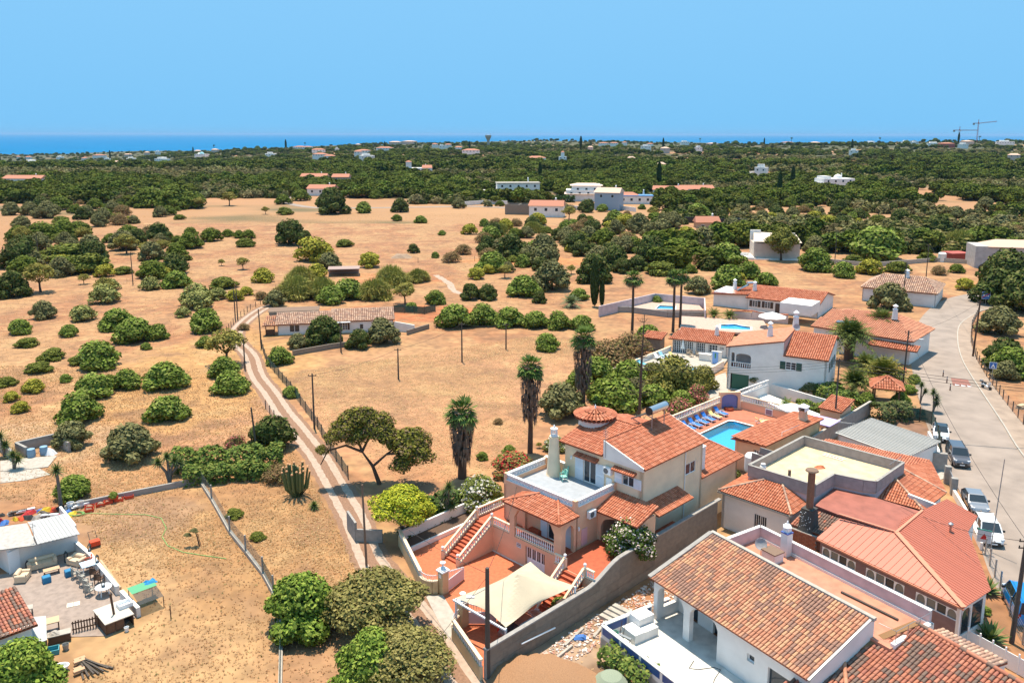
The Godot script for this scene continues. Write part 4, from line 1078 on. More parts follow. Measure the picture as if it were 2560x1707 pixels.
func flat_roof_house() -> void:
	var H := thing("flat_roofed_house","grey parapet house with flat cream roof and tall rusty flue","house",V(22.2,0,-73.0),-46)
	var out := [Vector2(0,0),Vector2(6.4,-0.2),Vector2(6.45,-3.8),Vector2(8.9,-4.4),Vector2(9.8,-4.9),Vector2(9.8,-11.1),Vector2(0,-10.8)]
	part(H,"wall",MB.new().prism(out,0,4.4),M["pink_wall"])
	part(H,"roof_terrace",MB.new().prism(out,4.4,4.62),mat("cream_roof",0.72,0.54,0.33,0.85,"stain",0.1))
	parapet(H,[out[0],out[1],out[2],out[3],out[4],out[5],out[6]],4.5,5.55,0.2,mat("grey_parapet",0.4,0.35,0.33,0.9,"stain",0.25),M["concrete"])
	part(H,"stair_rail",MB.new().ext(-1.5,4.6,-4.8,-0.1,5.6,-4.7).ext(-1.5,4.6,-3.2,-0.1,5.5,-3.1),M["concrete"])
	part(H,"chimney",MB.new().lathe(V(0.9,4.6,-1.0),[[0.35,0],[0.3,0.8],[0.22,0.95],[0.22,1.1],[0,1.1]],12),M["white"])
	part(H,"vent",MB.new().lathe(V(3.6,4.6,-0.9),[[0.4,0],[0.15,0.7],[0.15,1.3],[0.18,1.3],[0,1.32]],4),mat("rusty",0.25,0.16,0.11))
	single("steel_ladder","white ladder lying against the far parapet of the flat cream roof","ladder",ladder(2.2,0.5),M["white_paint"],H.transform * V(2.6,4.66,-10.0),-46)
	single("tile_pile","small pile of broken orange tiles on the flat cream roof","rubble",crumple(0.45,0.3,3),plain("terracotta",0.55,0.16,0.07),H.transform * V(3.9,4.62,-6.4),10)
	var rr := MB.new().tube([V(9.6,6.15,-8.2),V(9.6,6.15,-10.9)],[0.02,0.02],5)
	for z in [-8.2,-9.1,-10,-10.9]: rr.tube([V(9.6,5.5,z),V(9.6,6.15,z)],[0.02,0.02],5)
	part(H,"railing",rr,M["steel"])
	# hipped wing in front, white walled
	part(H,"wall",MB.new().wall(V(-1.0,0,2.75),V(5.7,0,2.75),3.55,0.25,[[3.3,0.9,4.6,2.5]]),M["white"])
	part(H,"wall",MB.new().wall(V(-1.0,0,-3.0),V(-1.0,0,2.75),3.55,0.25),M["white"]); part(H,"wall",MB.new().wall(V(5.7,0,2.75),V(5.7,0,-0.2),3.55,0.25),M["white"])
	var bw := window(H,"barred_window",V(2.95,0.9,2.75),0,1.3,1.6,2)
	for i in 7: part(bw,"bar",MB.new().ext(-0.6 + i * 0.2,0,0.0,-0.57 + i * 0.2,1.6,0.03),M["white_paint"])
	roof(H,[V(-1.25,3.6,3.1),V(5.95,3.6,3.0),V(2.7,5.0,-0.9)],TONES)
	roof(H,[V(-1.4,3.6,-4.4),V(-1.25,3.6,3.1),V(2.7,5.0,-0.9)],TONES)
	roof(H,[V(5.95,3.6,3.0),V(5.95,3.6,-0.3),V(2.7,5.0,-0.9)],TONES)
	ridge(H,V(-1.25,3.68,3.1),V(2.7,5.08,-0.9),PALE); ridge(H,V(5.95,3.68,3.0),V(2.7,5.08,-0.9),PALE)
	part(H,"gutter",MB.new().bar(V(-1.3,3.5,3.12),V(6.0,3.5,3.02),0.12,0.14),M["pale_concrete"])
	# flat red roof, brick wall with the stone chimney and rusty flue
	part(H,"flat_red_roof",MB.new().prism([Vector2(7.0,0.8),Vector2(6.5,-3.9),Vector2(9.0,-4.5),Vector2(14.0,-4.6),Vector2(14.1,0.9),Vector2(9.3,1.1)],4.05,4.2),mat("red_membrane",0.36,0.12,0.085,0.85,"stain",0.1))
	part(H,"wall",MB.new().ext(7.0,0,0.6,13.9,4.05,-4.4),mat("mauve",0.26,0.16,0.15))
	part(H,"brick_wall",MB.new().ext(6.3,0,4.05,8.85,3.15,4.3),M["concrete"])
	var bk := MB.new().ext(-0.145,0,0,0.145,0.17,0.03).mesh()
	for j in 15:
		for i in 8:
			part(H,"brick",bk,mat(["brick","brick2"][(i * 3 + j) % 2],0.4,0.14,0.075,0.9,"grit",0.7),V(6.48 + i * 0.31 + (0.12 if j % 2 else 0.0),0.35 + j * 0.185,4.3))
	roof(H,[V(6.4,3.3,4.0),V(9.6,3.3,4.0),V(9.6,3.9,1.2),V(6.4,3.9,1.2)],MOSSY)
	var cm := part(H,"stone_chimney",MB.new().lathe(V(7.75,2.9,3.5),[[0.95,0],[0.85,0.6],[0.7,2.1],[0.72,2.2],[0,2.2]],4,turned(45)),mat("dark_stone",0.075,0.07,0.065,0.9,"grit",0.5))
	for i in 60:
		var a := rng.randf(); var y := rnd(0.3,2.0); var r := lerpf(0.6,0.5,y / 2.2)
		if i % 2: part(cm,"stone",MB.new().box(V(7.75 + lerpf(-r,r,a),2.9 + y,3.5 + r + 0.02),V(0.05,0.05,0.05)),M["white_paint"])
		else: part(cm,"stone",MB.new().box(V(7.75 - r - 0.02,2.9 + y,3.5 + lerpf(-r,r,a)),V(0.05,0.05,0.05)),M["white_paint"])
	var fl := part(H,"flue",MB.new().tube([V(7.75,5.1,3.5),V(7.75,8.3,3.5)],[0.3,0.3],14),mat("rusty_flue",0.26,0.12,0.07,0.8,"stain",0.6))
	part(fl,"flue_cap",MB.new().lathe(V(7.75,8.35,3.5),[[0.2,0],[0.55,0.05],[0.5,0.16],[0.1,0.25],[0,0.26]],14),mat("rusty",0.25,0.16,0.11))
	# tiled hips by the street
	roof(H,[V(9.5,3.75,-5.5),V(13.5,3.6,-6.2),V(9.1,4.75,-9.7)],TONES)
	roof(H,[V(13.5,3.6,-6.2),V(13.6,3.6,-11.5),V(9.0,4.6,-12.0),V(9.1,4.75,-9.7)],TONES,0.26,0.42)
	roof(H,[V(13.6,3.6,-11.5),V(9.6,3.4,-18.9),V(9.0,4.6,-12.0)],TONES)
	roof(H,[V(9.6,3.45,-18.9),V(-0.2,3.6,-16.8),V(-0.1,4.3,-11.2),V(9.2,4.3,-11.3)],TONES)
	ridge(H,V(13.5,3.7,-6.2),V(9.1,4.83,-9.7),PALE); ridge(H,V(9.0,4.7,-12.0),V(13.6,3.7,-11.5),PALE)
	part(H,"wall",MB.new().prism([Vector2(9.9,-5.9),Vector2(13.2,-6.5),Vector2(13.2,-11.4),Vector2(9.6,-18.3),Vector2(0.2,-16.4),Vector2(0.2,-11.2)],0,3.4),M["white"])
	# white corrugated shed behind
	var S := thing("corrugated_shed","low white shed with pale corrugated metal roof beside the garden","shed",V(36.8,0,-88.6),-56)
	var wm := metal("white_sheet",0.46,0.44,0.41,0.5,0.1)
	flat_panels(S,[V(-0.2,2.95,0.3),V(8.2,2.75,0.3),V(8.2,3.1,-6.5),V(-0.2,3.25,-6.5)],V(1,-0.05,0),0.36,wm,0.09)
	part(S,"wall",MB.new().wall(V(0,0,0),V(8,0,0),2.7,0.2),M["white"]); part(S,"wall",MB.new().wall(V(8,0,0),V(8,0,-6.2),2.7,0.2,[[1.2,0,2.2,2.0]]),M["white"])
	part(S,"wall",MB.new().wall(V(8,0,-6.2),V(0,0,-6.2),2.9,0.2),M["white"]); part(S,"wall",MB.new().wall(V(0,0,-6.2),V(0,0,0),2.9,0.2),M["white"])
	part(S,"door",MB.new().ext(7.85,0,-1.2,7.95,2.0,-2.2),M["white_paint"])
	var an := MB.new().tube([V(0.4,2.9,0.6),V(0.4,4.6,0.6)],[0.02,0.02],5).tube([V(0.2,4.4,0.6),V(2.0,4.6,0.0)],[0.015,0.015],4)
	for i in 7: an.bar(V(0.4 + i * 0.22,4.42 + i * 0.025,0.25 - i * 0.06),V(0.5 + i * 0.22,4.42 + i * 0.025,0.85 - i * 0.06),0.015)
	part(S,"aerial",an,M["steel"])
func ladder(l: float,w: float) -> MB:
	var mb := MB.new().ext(0,0,0,l,0.06,0.05).ext(0,0,w,l,0.06,w + 0.05)
	for i in int(l / 0.3): mb.ext(0.15 + i * 0.3,0.01,0.05,0.19 + i * 0.3,0.05,w)
	return mb

func pool_water() -> StandardMaterial3D:
	if M.has("pool_water"): return M["pool_water"]
	var m := StandardMaterial3D.new()
	m.resource_name = "pool_water"
	m.transparency = BaseMaterial3D.TRANSPARENCY_ALPHA
	m.albedo_color = Color(0.2,0.75,0.95,0.16); m.roughness = 0.04
	M["pool_water"] = m
	return m
# A pool let into a raised deck: poly is the water's outline in the node's axes, hull the deck's.
func pool(label: String,origin: Vector3,turn: float,poly: Array,deck_y: float,coping_w := 0.35) -> Node3D:
	var P := thing("swimming_pool",label,"pool",origin,turn)
	var c := Vector2.ZERO
	for p in poly: c += p / poly.size()
	var tile := mat("pool_tile",0.05,0.42,0.72,0.4,"")
	var b := MB.new()
	for i in poly.size():
		var a: Vector2 = poly[i]; var d: Vector2 = poly[(i + 1) % poly.size()]
		if (d - a).cross(c - a) < 0: var t := a; a = d; d = t
		b.quad(V(d.x,0.06,d.y),V(a.x,0.06,a.y),V(a.x,deck_y,a.y),V(d.x,deck_y,d.y))
	part(P,"basin_wall",b,tile)
	part(P,"basin_floor",MB.new().prism(poly,0.03,0.07),tile)
	part(P,"water",MB.new().prism(poly,deck_y - 0.12,deck_y - 0.12),pool_water())
	var cp := MB.new()
	for i in poly.size():
		var a: Vector2 = poly[i]; var d: Vector2 = poly[(i + 1) % poly.size()]
		var oa := a + (a - c).normalized() * coping_w; var od := d + (d - c).normalized() * coping_w
		var q := [V(a.x,deck_y + 0.05,a.y),V(d.x,deck_y + 0.05,d.y),V(od.x,deck_y + 0.05,od.y),V(oa.x,deck_y + 0.05,oa.y)]
		if (d - a).cross(c - a) > 0: q.reverse()
		cp.quad(q[0],q[1],q[2],q[3])
		cp.quad(q[3] - V(0,0.1,0),q[2] - V(0,0.1,0),q[2],q[3])
	part(P,"coping",cp,M["white"])
	return P
func deck_with_hole(called: String,outer: Array,hole: Array,y: float,m: Material,origin: Vector3,turn: float) -> void:
	var res := Geometry2D.clip_polygons(PackedVector2Array(outer),PackedVector2Array(hole))
	var mb := MB.new()
	if res.size() == 1: mb.prism(Array(res[0]),0,y)
	else:      # hole inside: cut the deck in two through the hole
		var c := Vector2.ZERO
		for p in hole: c += p / hole.size()
		for s in [-1,1]:
			var half := PackedVector2Array([Vector2(c.x,-500),Vector2(c.x + s * 500,-500),Vector2(c.x + s * 500,500),Vector2(c.x,500)])
			for o in Geometry2D.intersect_polygons(PackedVector2Array(outer),half):
				for r in Geometry2D.clip_polygons(o,PackedVector2Array(hole)): mb.prism(Array(r),0,y)
	var o := setting(called,mb,m,origin)
	o.rotation.y = deg_to_rad(turn)
func lounger(label: String,p: Vector3,turn: float,m: Material) -> void:
	var L := thing("sun_lounger",label,"sun lounger",p,turn,"sun loungers round the pools")
	part(L,"seat",MB.new().ext(-0.32,0.32,-0.5,0.32,0.38,0.95),m)
	part(L,"backrest",MB.new().bar(V(0,0.36,-0.5),V(0,0.85,-1.0),0.64,0.06),m)
	var w: Material = M["white_paint"]
	for x in [-0.35,0.35]:
		part(L,"side_rail",MB.new().ext(x - 0.03,0.26,-0.95,x + 0.03,0.36,0.97),w)
		part(L,"armrest",MB.new().tube([V(x,0.36,-0.4),V(x,0.55,-0.2),V(x,0.55,0.15),V(x,0.36,0.3)],[0.03,0.03,0.03,0.03],5),w)
		for z in [-0.8,0.75]: part(L,"leg",MB.new().bar(V(x,0,z + 0.08),V(x,0.3,z - 0.05),0.06),w)
func parasol(label: String,p: Vector3,r: float,h: float,m: Material,closed := false) -> void:
	var U := thing("parasol",label,"parasol",p)
	part(U,"pole",MB.new().tube([V(0,0,0),V(0,h + 0.3,0)],[0.03,0.03],6),M["white_paint"])
	part(U,"base",MB.new().lathe(Vector3.ZERO,[[0,0.08],[0.28,0.08],[0.3,0.0]],12),M["pale_concrete"])
	if closed: part(U,"canopy",MB.new().lathe(V(0,h - 1.2,0),[[0.0,0],[0.3,0.05],[0.18,0.7],[0.05,1.4],[0,1.45]],10),m)
	else: part(U,"canopy",MB.new().lathe(V(0,h,0),[[r * 0.97,-0.15],[r,0],[r * 0.5,r * 0.2],[0.0,r * 0.34]],8),m)
func pool_terrace() -> void:
	var o := V(-1.81,0,-67.33)
	var T := Transform3D(turned(-45),o)
	var water := [Vector2(-1.2,-33.1),Vector2(4.9,-33.3),Vector2(4.9,-42.3),Vector2(-0.7,-42.2),Vector2(-1.2,-41.8)]
	deck_with_hole("pool_deck",[Vector2(-4.4,-28),Vector2(5.6,-28),Vector2(5.7,-47.2),Vector2(-2.6,-46.9),Vector2(-4.1,-45.0)],water,1.0,mat("terracotta_deck",0.5,0.16,0.09,0.8,"soft",0.2),o,-45)
	pool("bright blue rectangular pool on the terracotta deck behind the villa",o,-45,water,1.0)
	var W := thing("pool_wall","peach pool terrace wall with white balusters and a blue tiled niche","wall",o,-45)
	part(W,"wall",MB.new().ext(-4.55,0,-28,-4.3,2.0,-44.8),M["peach"]); part(W,"wall",MB.new().ext(-2.6,0,-47.1,5.6,2.0,-47.35),M["peach"])
	balustrade(W,V(-4.42,2.0,-29),V(-4.2,2.0,-44.7),0.85,M["cream"],null,0.34); balustrade(W,V(-2.5,2.0,-47.2),V(5.5,2.0,-47.3),0.85,M["cream"],null,0.34)
	var n := part(W,"niche",MB.new().wall(V(-4.35,1.0,-44.8),V(-2.55,1.0,-46.9),2.3,0.4,[[0.3,0.1,2.45,2.05,0.5]]),M["peach"])
	part(n,"blue_tiles",MB.new().wall(V(-4.5,1.0,-44.95),V(-2.7,1.0,-47.05),2.1,0.06),mat("niche_blue",0.16,0.24,0.55,0.4,"grit",1.5))
	part(n,"fountain_basin",MB.new().lathe(V(-3.4,1.0,-45.6),[[0,0.3],[0.5,0.3],[0.55,0.35],[0.6,0.35],[0.6,0.0]],14),M["red_floor"])
	part(W,"tile_picture",MB.new().ext(0.9,1.1,-47.08,1.9,1.95,-47.02),M["white_paint"])
	part(W,"tile_picture",MB.new().ext(1.0,1.2,-47.03,1.8,1.85,-46.99),mat("azulejo",0.3,0.25,0.33,0.4,"grit",2.0))
	part(W,"life_ring",MB.new().tube(range(13).map(func(i): return V(-4.24,1.45 + cos(TAU * i / 12) * 0.3,-31.4 + sin(TAU * i / 12) * 0.3)),range(13).map(func(_i): return 0.07),6,false),plain("ring_orange",0.7,0.18,0.05))
	var bl := plain("lounger_blue",0.02,0.16,0.52); var ye := plain("lounger_yellow",0.78,0.58,0.22)
	var desc := ["blue sun lounger nearest the life ring by the big pool","blue sun lounger, second from the life ring","blue sun lounger, third from the life ring","blue sun lounger left of the yellow one in the row","yellow sun lounger in the row along the balustrade","blue sun lounger beside the blue tiled niche"]
	for i in 6: lounger(desc[i],T * V(-3.1,1.0,-35.8 - i * 1.47),-45 + 90 - 6,ye if i == 4 else bl)
	lounger("lone yellow sun lounger at the far side of the big pool",T * V(2.3,1.0,-44.0),-45 + 150,ye)
	parasol("white parasol beyond the pool house roof",T * V(5.0,1.0,-46.0),1.7,2.2,mat("parasol_white",0.76,0.76,0.74,0.8,""))
	# pool house
	var H := thing("pool_house","small peach pool house with low tiled roof and square chimney","house",o,-45)
	roof(H,[V(5.45,3.55,-30.7),V(9.1,3.35,-31.7),V(9.6,3.35,-44.5),V(6.3,3.75,-43.4)].slice(1) + [V(5.45,3.55,-30.7)],TONES,0.22,0.4)
	part(H,"wall",MB.new().wall(V(5.75,0,-31.2),V(8.85,0,-32.0),3.35,0.25,[[2.0,0.9,2.9,2.6]]),M["peach"])
	part(H,"wall",MB.new().wall(V(8.85,0,-32.0),V(9.3,0,-44.2),3.3,0.25),M["buff"]); part(H,"wall",MB.new().wall(V(9.3,0,-44.2),V(6.4,0,-43.2),3.4,0.25),M["buff"]); part(H,"wall",MB.new().wall(V(6.4,0,-43.2),V(5.75,0,-31.2),3.4,0.25),M["peach"])
	window(H,"louvre_window",V(8.1,0.9,-31.82),-14,0.9,1.7,3)
	var c := part(H,"chimney",MB.new().lathe(V(8.2,3.3,-42.0),[[0.75,0],[0.55,0.6],[0.5,1.3],[0.5,1.35]],4,turned(45)),M["peach"])
	part(c,"chimney_cap",MB.new().ext(7.75,4.65,-42.45,7.85,5.1,-41.55).ext(8.55,4.65,-42.45,8.65,5.1,-41.55).ext(7.85,4.65,-42.45,8.55,5.1,-42.35).lathe(V(8.2,5.1,-42),[[0.75,0],[0.72,0.06],[0,0.4]],4,turned(45)),M["white_paint"])
	part(H,"pipe_frame",MB.new().tube([V(8.9,2.0,-35.5),V(8.95,3.9,-35.5),V(9.2,3.9,-39)],[0.03,0.03,0.03],5),M["steel"])
	single("purple_awning","pale purple shade cloth past the pool house","awning",MB.new().quad_sheet(-1.6,1.6,1.5,-1.5,2.3).prism([Vector2(-1.6,1.5),Vector2(1.6,1.5),Vector2(1.6,-1.5),Vector2(-1.6,-1.5)],2.2,2.26),plain("lilac",0.42,0.36,0.6),T * V(8.4,0,-46.8),-45)
	# white garden court behind, its walls, the tool shed, the long grey wall
	var g := setting("garden_court",MB.new().prism([Vector2(33.1,-108.49),Vector2(35.01,-109.2),Vector2(39.62,-100.29),Vector2(37.04,-97.33),Vector2(35.81,-99.54)],0,0.9),M["white"])
	var GW := thing("garden_court_wall","white garden court wall with sloping balustrade below the green shuttered house","wall")
	for e in [[V(35.96,1.6,-112.09),V(41.78,1.6,-104.09)],[V(35.96,1.6,-112.09),V(30.65,1.6,-106.63)]]: part(GW,"wall",MB.new().bar(e[0] - V(0,0.8,0),e[1] - V(0,0.8,0),0.22,1.6),M["white"])
	balustrade(GW,T * V(-4.1,2.0,-45.9),T * V(-3.5,2.0,-56.0),0.8,M["white"],null,0.36)
	part(GW,"wall",MB.new().bar(T * V(-4.1,1.0,-45.9),T * V(-3.5,1.0,-56.0),0.25,2.0),M["white"])
	var S := thing("tool_shed","tiny peach tool shed with tiled roof beside the wooden pole","shed",T * V(6.6,0,-50.4),-45)
	part(S,"wall",MB.new().ext(-0.1,0,-3.2,2.4,2.6,0),M["peach"]); roof(S,[V(-0.3,2.6,0.3),V(2.7,2.6,0.3),V(2.7,3.4,-3.5),V(-0.3,3.4,-3.5)],TONES,0.26,0.45)
	var L := thing("boundary_wall","long grey boundary wall between the pool house and the corrugated shed","wall")
	var pts := [V(34.51,1.9,-89.9),V(38.97,1.9,-94.83),V(42.74,1.9,-98.76),V(46.64,1.9,-102.85)]
	for i in 3:
		part(L,"wall",MB.new().bar(pts[i] - V(0,0.95,0),pts[i + 1] - V(0,0.95,0),0.22,1.9),M["concrete"])
		part(L,"coping",MB.new().bar(pts[i] + V(0,0.03,0),pts[i + 1] + V(0,0.03,0),0.3,0.08),M["pale_concrete"])
	single("water_tank","round white plastic tank beside the villa back wing","tank",MB.new().lathe(Vector3.ZERO,[[0.7,0],[0.75,0.2],[0.75,1.6],[0.6,1.85],[0.2,1.95],[0,1.95]],16),M["white_paint"],T * V(9.0,1.4,-29.0),0)

func gable_house(H: Node3D,x0: float,x1: float,z0: float,z1: float,e: float,r: float,m: Material,tones := TONES,w := 0.3,over := 0.3,hip := 0.0) -> void:
	# plain house: ridge along x, walls, two slopes (hip > 0 cuts the ends back)
	var zm := (z0 + z1) / 2
	part(H,"wall",MB.new().wall(V(x0,0,z0),V(x1,0,z0),e,0.2),m); part(H,"wall",MB.new().wall(V(x1,0,z1),V(x0,0,z1),e,0.2),m)
	for s in [[x1,z0,z1],[x0,z1,z0]]:
		part(H,"wall",MB.new().wall(V(s[0],0,s[1]),V(s[0],0,s[2]),e,0.2),m)
		if hip <= 0.0: part(H,"gable",MB.new().prism_up(V(s[0],e,s[1]),V(s[0],e,s[2]),V(s[0],r,zm)),m)
	var a := x0 - over; var b := x1 + over; var c := z0 + over; var d := z1 - over
	var dr := over * (r - e) / absf(z0 - zm)
	roof(H,[V(a,e - dr,c),V(b,e - dr,c),V(b - hip,r,zm),V(a + hip,r,zm)],tones,w,w * 1.7)
	roof(H,[V(b,e - dr,d),V(a,e - dr,d),V(a + hip,r,zm),V(b - hip,r,zm)],tones,w,w * 1.7)
	if hip > 0:
		roof(H,[V(b,e - dr,c),V(b,e - dr,d),V(b - hip,r,zm)],tones,w,w * 1.7); roof(H,[V(a,e - dr,d),V(a,e - dr,c),V(a + hip,r,zm)],tones,w,w * 1.7)
	ridge(H,V(a + hip,r + 0.06,zm),V(b - hip,r + 0.06,zm),tones,0.12)
func mid_houses() -> void:
	var w: Material = M["white"]
	var green := plain("green_shutter",0.01,0.075,0.06,0.5)
	var H := thing("green_shuttered_house","white two storey house with green shutters and green garage door","house",V(31.1,0,-114.3),-28.7)
	part(H,"wall",MB.new().wall(V(-0.2,0,0),V(7.4,0,0),6.2,0.25,[[0.5,4.1,0.95,5.45,0.2],[1.15,4.1,3.25,5.4,0.35],[0.5,3.35,3.25,4.0],[0.5,0.05,3.1,2.35]]),w)
	part(H,"wall",MB.new().wall(V(7.4,0,0),V(13.15,0,0),6.0,0.25,[[0.4,3.95,1.8,5.05]]),w)
	part(H,"gable",MB.new().prism_up(V(-0.2,6.2,0),V(7.4,6.2,0),V(7.4,7.85,0)),w)
	part(H,"wall",MB.new().wall(V(13.15,0,0),V(13.15,0,-9.5),6.0,0.25,[[3.0,3.6,4.2,5.0],[6.0,3.6,7.2,5.0]]),w)
	part(H,"gable",MB.new().prism_up(V(13.15,6.0,0),V(13.15,6.0,-9.5),V(13.15,7.6,-7.5)),w)
	part(H,"wall",MB.new().wall(V(13.15,0,-9.5),V(-0.2,0,-9.5),6.0,0.25),w); part(H,"wall",MB.new().wall(V(-0.2,0,-9.5),V(-0.2,0,0),6.2,0.25),w)
	part(H,"wall",MB.new().ext(7.3,5.8,-0.2,7.45,7.8,-9.4),mat("faded_plaster",0.5,0.36,0.32,0.9,"stain",0.3))
	part(H,"balcony_back",MB.new().ext(0.1,3.2,-2.2,3.6,5.8,-2.3),w); part(H,"balcony_floor",MB.new().ext(0.0,3.1,-0.25,3.6,3.3,-2.2),M["red_floor"])
	for i in 9: part(H,"baluster",MB.new().lathe(V(0.65 + i * 0.31,3.35,-0.12),[[0.07,0],[0.04,0.12],[0.09,0.3],[0.04,0.55],[0.07,0.65]],8),M["white_paint"])
	part(H,"garage_door",MB.new().ext(0.5,0.05,-0.15,3.1,2.35,-0.1),plain("green_door",0.012,0.11,0.075,0.45))
	window(H,"window",V(8.5,3.95,0),0,1.4,1.1,2,2,green,0.75); window(H,"window",V(13.15,3.6,-3.6),90,1.2,1.4,2,0,green,0.5); window(H,"window",V(13.15,3.6,-6.6),90,1.2,1.4,2,0,green,0.5)
	roof(H,[V(-0.5,6.15,-9.8),V(-0.5,6.15,0.15),V(7.45,7.9,0.15),V(7.45,7.9,-9.8)],[Color(0.66,0.28,0.16),Color(0.62,0.25,0.14),Color(0.68,0.3,0.18)],0.3,0.45)
	roof(H,[V(7.45,5.95,0.35),V(13.4,5.95,0.35),V(13.4,7.75,-7.4),V(7.45,7.75,-7.4)],TONES,0.3,0.45)
	roof(H,[V(13.4,6.9,-10),V(7.45,6.9,-10),V(7.45,7.75,-7.4),V(13.4,7.75,-7.4)],TONES,0.3,0.45)
	chimney_pot(H,V(4.7,7.1,-4.0),0.45,2.6,w); chimney_pot(H,V(7.3,7.6,-9.2),0.5,3.0,w)
	part(H,"satellite_dish",MB.new().lathe(V(7.6,8.2,-8.2),[[0,0],[0.3,0.05],[0.5,0.15],[0.3,0.08],[0,0.03]],14,turned(30) * Basis(Vector3.RIGHT,1.2)),plain("dish",0.35,0.33,0.33))
	# poolside cabana and its walled terrace
	var C := thing("pool_cabana","long low white cabana with many paned doors under a tiled roof","house",V(26.9,0,-133.7),-26)
	part(C,"wall",MB.new().wall(V(-0.1,0,0),V(8.9,0,0),2.6,0.2,[[0.2,0.3,3.4,2.3],[4.0,0.02,5.4,2.3],[6.0,0.9,7.4,2.2],[7.9,1.5,8.5,2.0]]),w)
	part(C,"wall",MB.new().wall(V(8.9,0,0),V(8.9,0,-4.0),2.6,0.2),w); part(C,"wall",MB.new().wall(V(8.9,0,-4.0),V(-0.1,0,-4.0),3.3,0.2),w); part(C,"wall",MB.new().wall(V(-0.1,0,-4),V(-0.1,0,0),2.6,0.2),w)
	for i in 3: window(C,"window",V(0.75 + i * 1.07,0.3,0),0,1.05,2.0,3,4)
	window(C,"door",V(4.7,0.02,0),0,1.4,2.28,4,4); window(C,"window",V(6.7,0.9,0),0,1.4,1.3,3,2); window(C,"window",V(8.2,1.5,0),0,0.6,0.5,1,3)
	roof(C,[V(-0.7,2.55,0.5),V(9.3,2.55,0.5),V(9.3,3.6,-4.2),V(0.4,3.6,-4.2)],TONES,0.3,0.45)
	chimney_pot(C,V(6.6,3.2,-2.6),0.4,1.8,w)
	var to := V(26.9,0,-133.7)
	var wat := [Vector2(1.6,11.5),Vector2(4.9,11.4),Vector2(6.6,10.3),Vector2(6.2,8.6),Vector2(5.0,8.0),Vector2(3.9,8.6),Vector2(2.4,9.2)]
	deck_with_hole("cabana_deck",[Vector2(-0.4,0),Vector2(9.2,0),Vector2(9.3,4.0),Vector2(8.6,9.0),Vector2(6.8,13.0),Vector2(0,16.5),Vector2(-4.6,17.0)],wat,0.35,M["pale_concrete"],to,-26)
	pool("small kidney shaped pool before the white cabana",to,-26,wat,0.35,0.25)
	var TW := thing("terrace_wall","low white wall round the cabana pool terrace","wall",to,-26)
	for e in [[Vector2(-0.4,-0.2),Vector2(-4.7,17.1)],[Vector2(6.8,13.1),Vector2(8.7,9.1)],[Vector2(8.7,9.1),Vector2(9.4,5.0)],[Vector2(0,16.6),Vector2(6.8,13.1)]]:
		part(TW,"wall",MB.new().bar(V(e[0].x,0.55,e[0].y),V(e[1].x,0.55,e[1].y),0.25,1.1),w)
		part(TW,"coping",MB.new().bar(V(e[0].x,1.13,e[0].y),V(e[1].x,1.13,e[1].y),0.32,0.08),M["cream"])
	var sh := thing("shower_wall","curved white wall with blue tiled shower panel by the small pool","wall",to,-26)
	part(sh,"wall",MB.new().ext(7.4,0.35,4.4,9.0,2.4,4.7),w); part(sh,"tile_panel",MB.new().ext(7.6,0.4,4.7,8.5,2.3,4.73),plain("shower_blue",0.2,0.38,0.75,0.4)); part(sh,"leaf_picture",MB.new().ext(7.95,1.3,4.73,8.15,2.1,4.745),plain("leaf_green",0.05,0.25,0.1))
	var tf := Transform3D(turned(-26),to)
	single("outdoor_bar","white masonry bar counter beside the shower wall","counter",MB.new().ext(5.2,0.35,3.0,7.0,1.4,3.6).ext(5.1,1.4,2.9,7.1,1.48,3.7),w,to,-26)
	parasol("closed white parasol before the cabana windows",tf * V(2.3,0.35,2.6),1.2,2.5,mat("parasol_white",0.76,0.76,0.74),true)
	for i in 4:
		var ch := thing("patio_chair",["tan patio chair nearest the closed parasol","tan patio chair second from the closed parasol","tan patio chair third from the closed parasol","tan patio chair nearest the bar counter"][i],"chair",tf * V(2.9 + i * 0.75,0.35,1.3 + (i % 2) * 0.9),-26 + i * 50,"patio chairs at the cabana")
		garden_chair(ch,plain("tan_chair",0.42,0.32,0.22))
	var lc := [["white sun lounger by the cabana terrace wall","white"],["pale blue sun lounger by the cabana terrace wall","sky"],["yellow sun lounger by the cabana terrace wall","yel"],["turquoise sun lounger at the near end of the cabana terrace","tur"]]
	for i in 4: lounger(lc[i][0],tf * V([-0.6,-0.2,1.3,-2.2][i],0.35,[6.2,4.8,4.2,10.5][i]),60 - 26,[plain("cushion_white",0.75,0.75,0.75),plain("cushion_sky",0.25,0.5,0.7),plain("lounger_yellow",0.78,0.58,0.22),plain("cushion_tur",0.1,0.4,0.5)][i])
	setting("driveway",MB.new().prism([Vector2(32.89,-122.5),Vector2(26.63,-116.31),Vector2(22,-108.93),Vector2(23.84,-107.22),Vector2(30.38,-111.59),Vector2(31.12,-114)],0.0,0.03),M["pale_concrete"])
	# second pool court with the long white house behind it
	var po := V(38.5,0.35,-148.36)
	var w2 := [Vector2(0,0),Vector2(5.2,1.0),Vector2(5.9,-1.6),Vector2(4.6,-2.4),Vector2(3.6,-3.8),Vector2(2.2,-3.4),Vector2(1.0,-3.6)]
	deck_with_hole("second_pool_deck",[Vector2(-8,2.2),Vector2(8.5,3.0),Vector2(10,-7),Vector2(-5,-11)],w2,0.35,mat("pink_deck",0.55,0.38,0.3,0.85,"stain",0.2),po,0)
	pool("turquoise pool in the court below the long white house",po,0,w2,0.35,0.4)
	parasol("large open white parasol beside the turquoise pool",V(48.34,0.35,-149.63),2.6,2.4,mat("parasol_white",0.76,0.76,0.74))
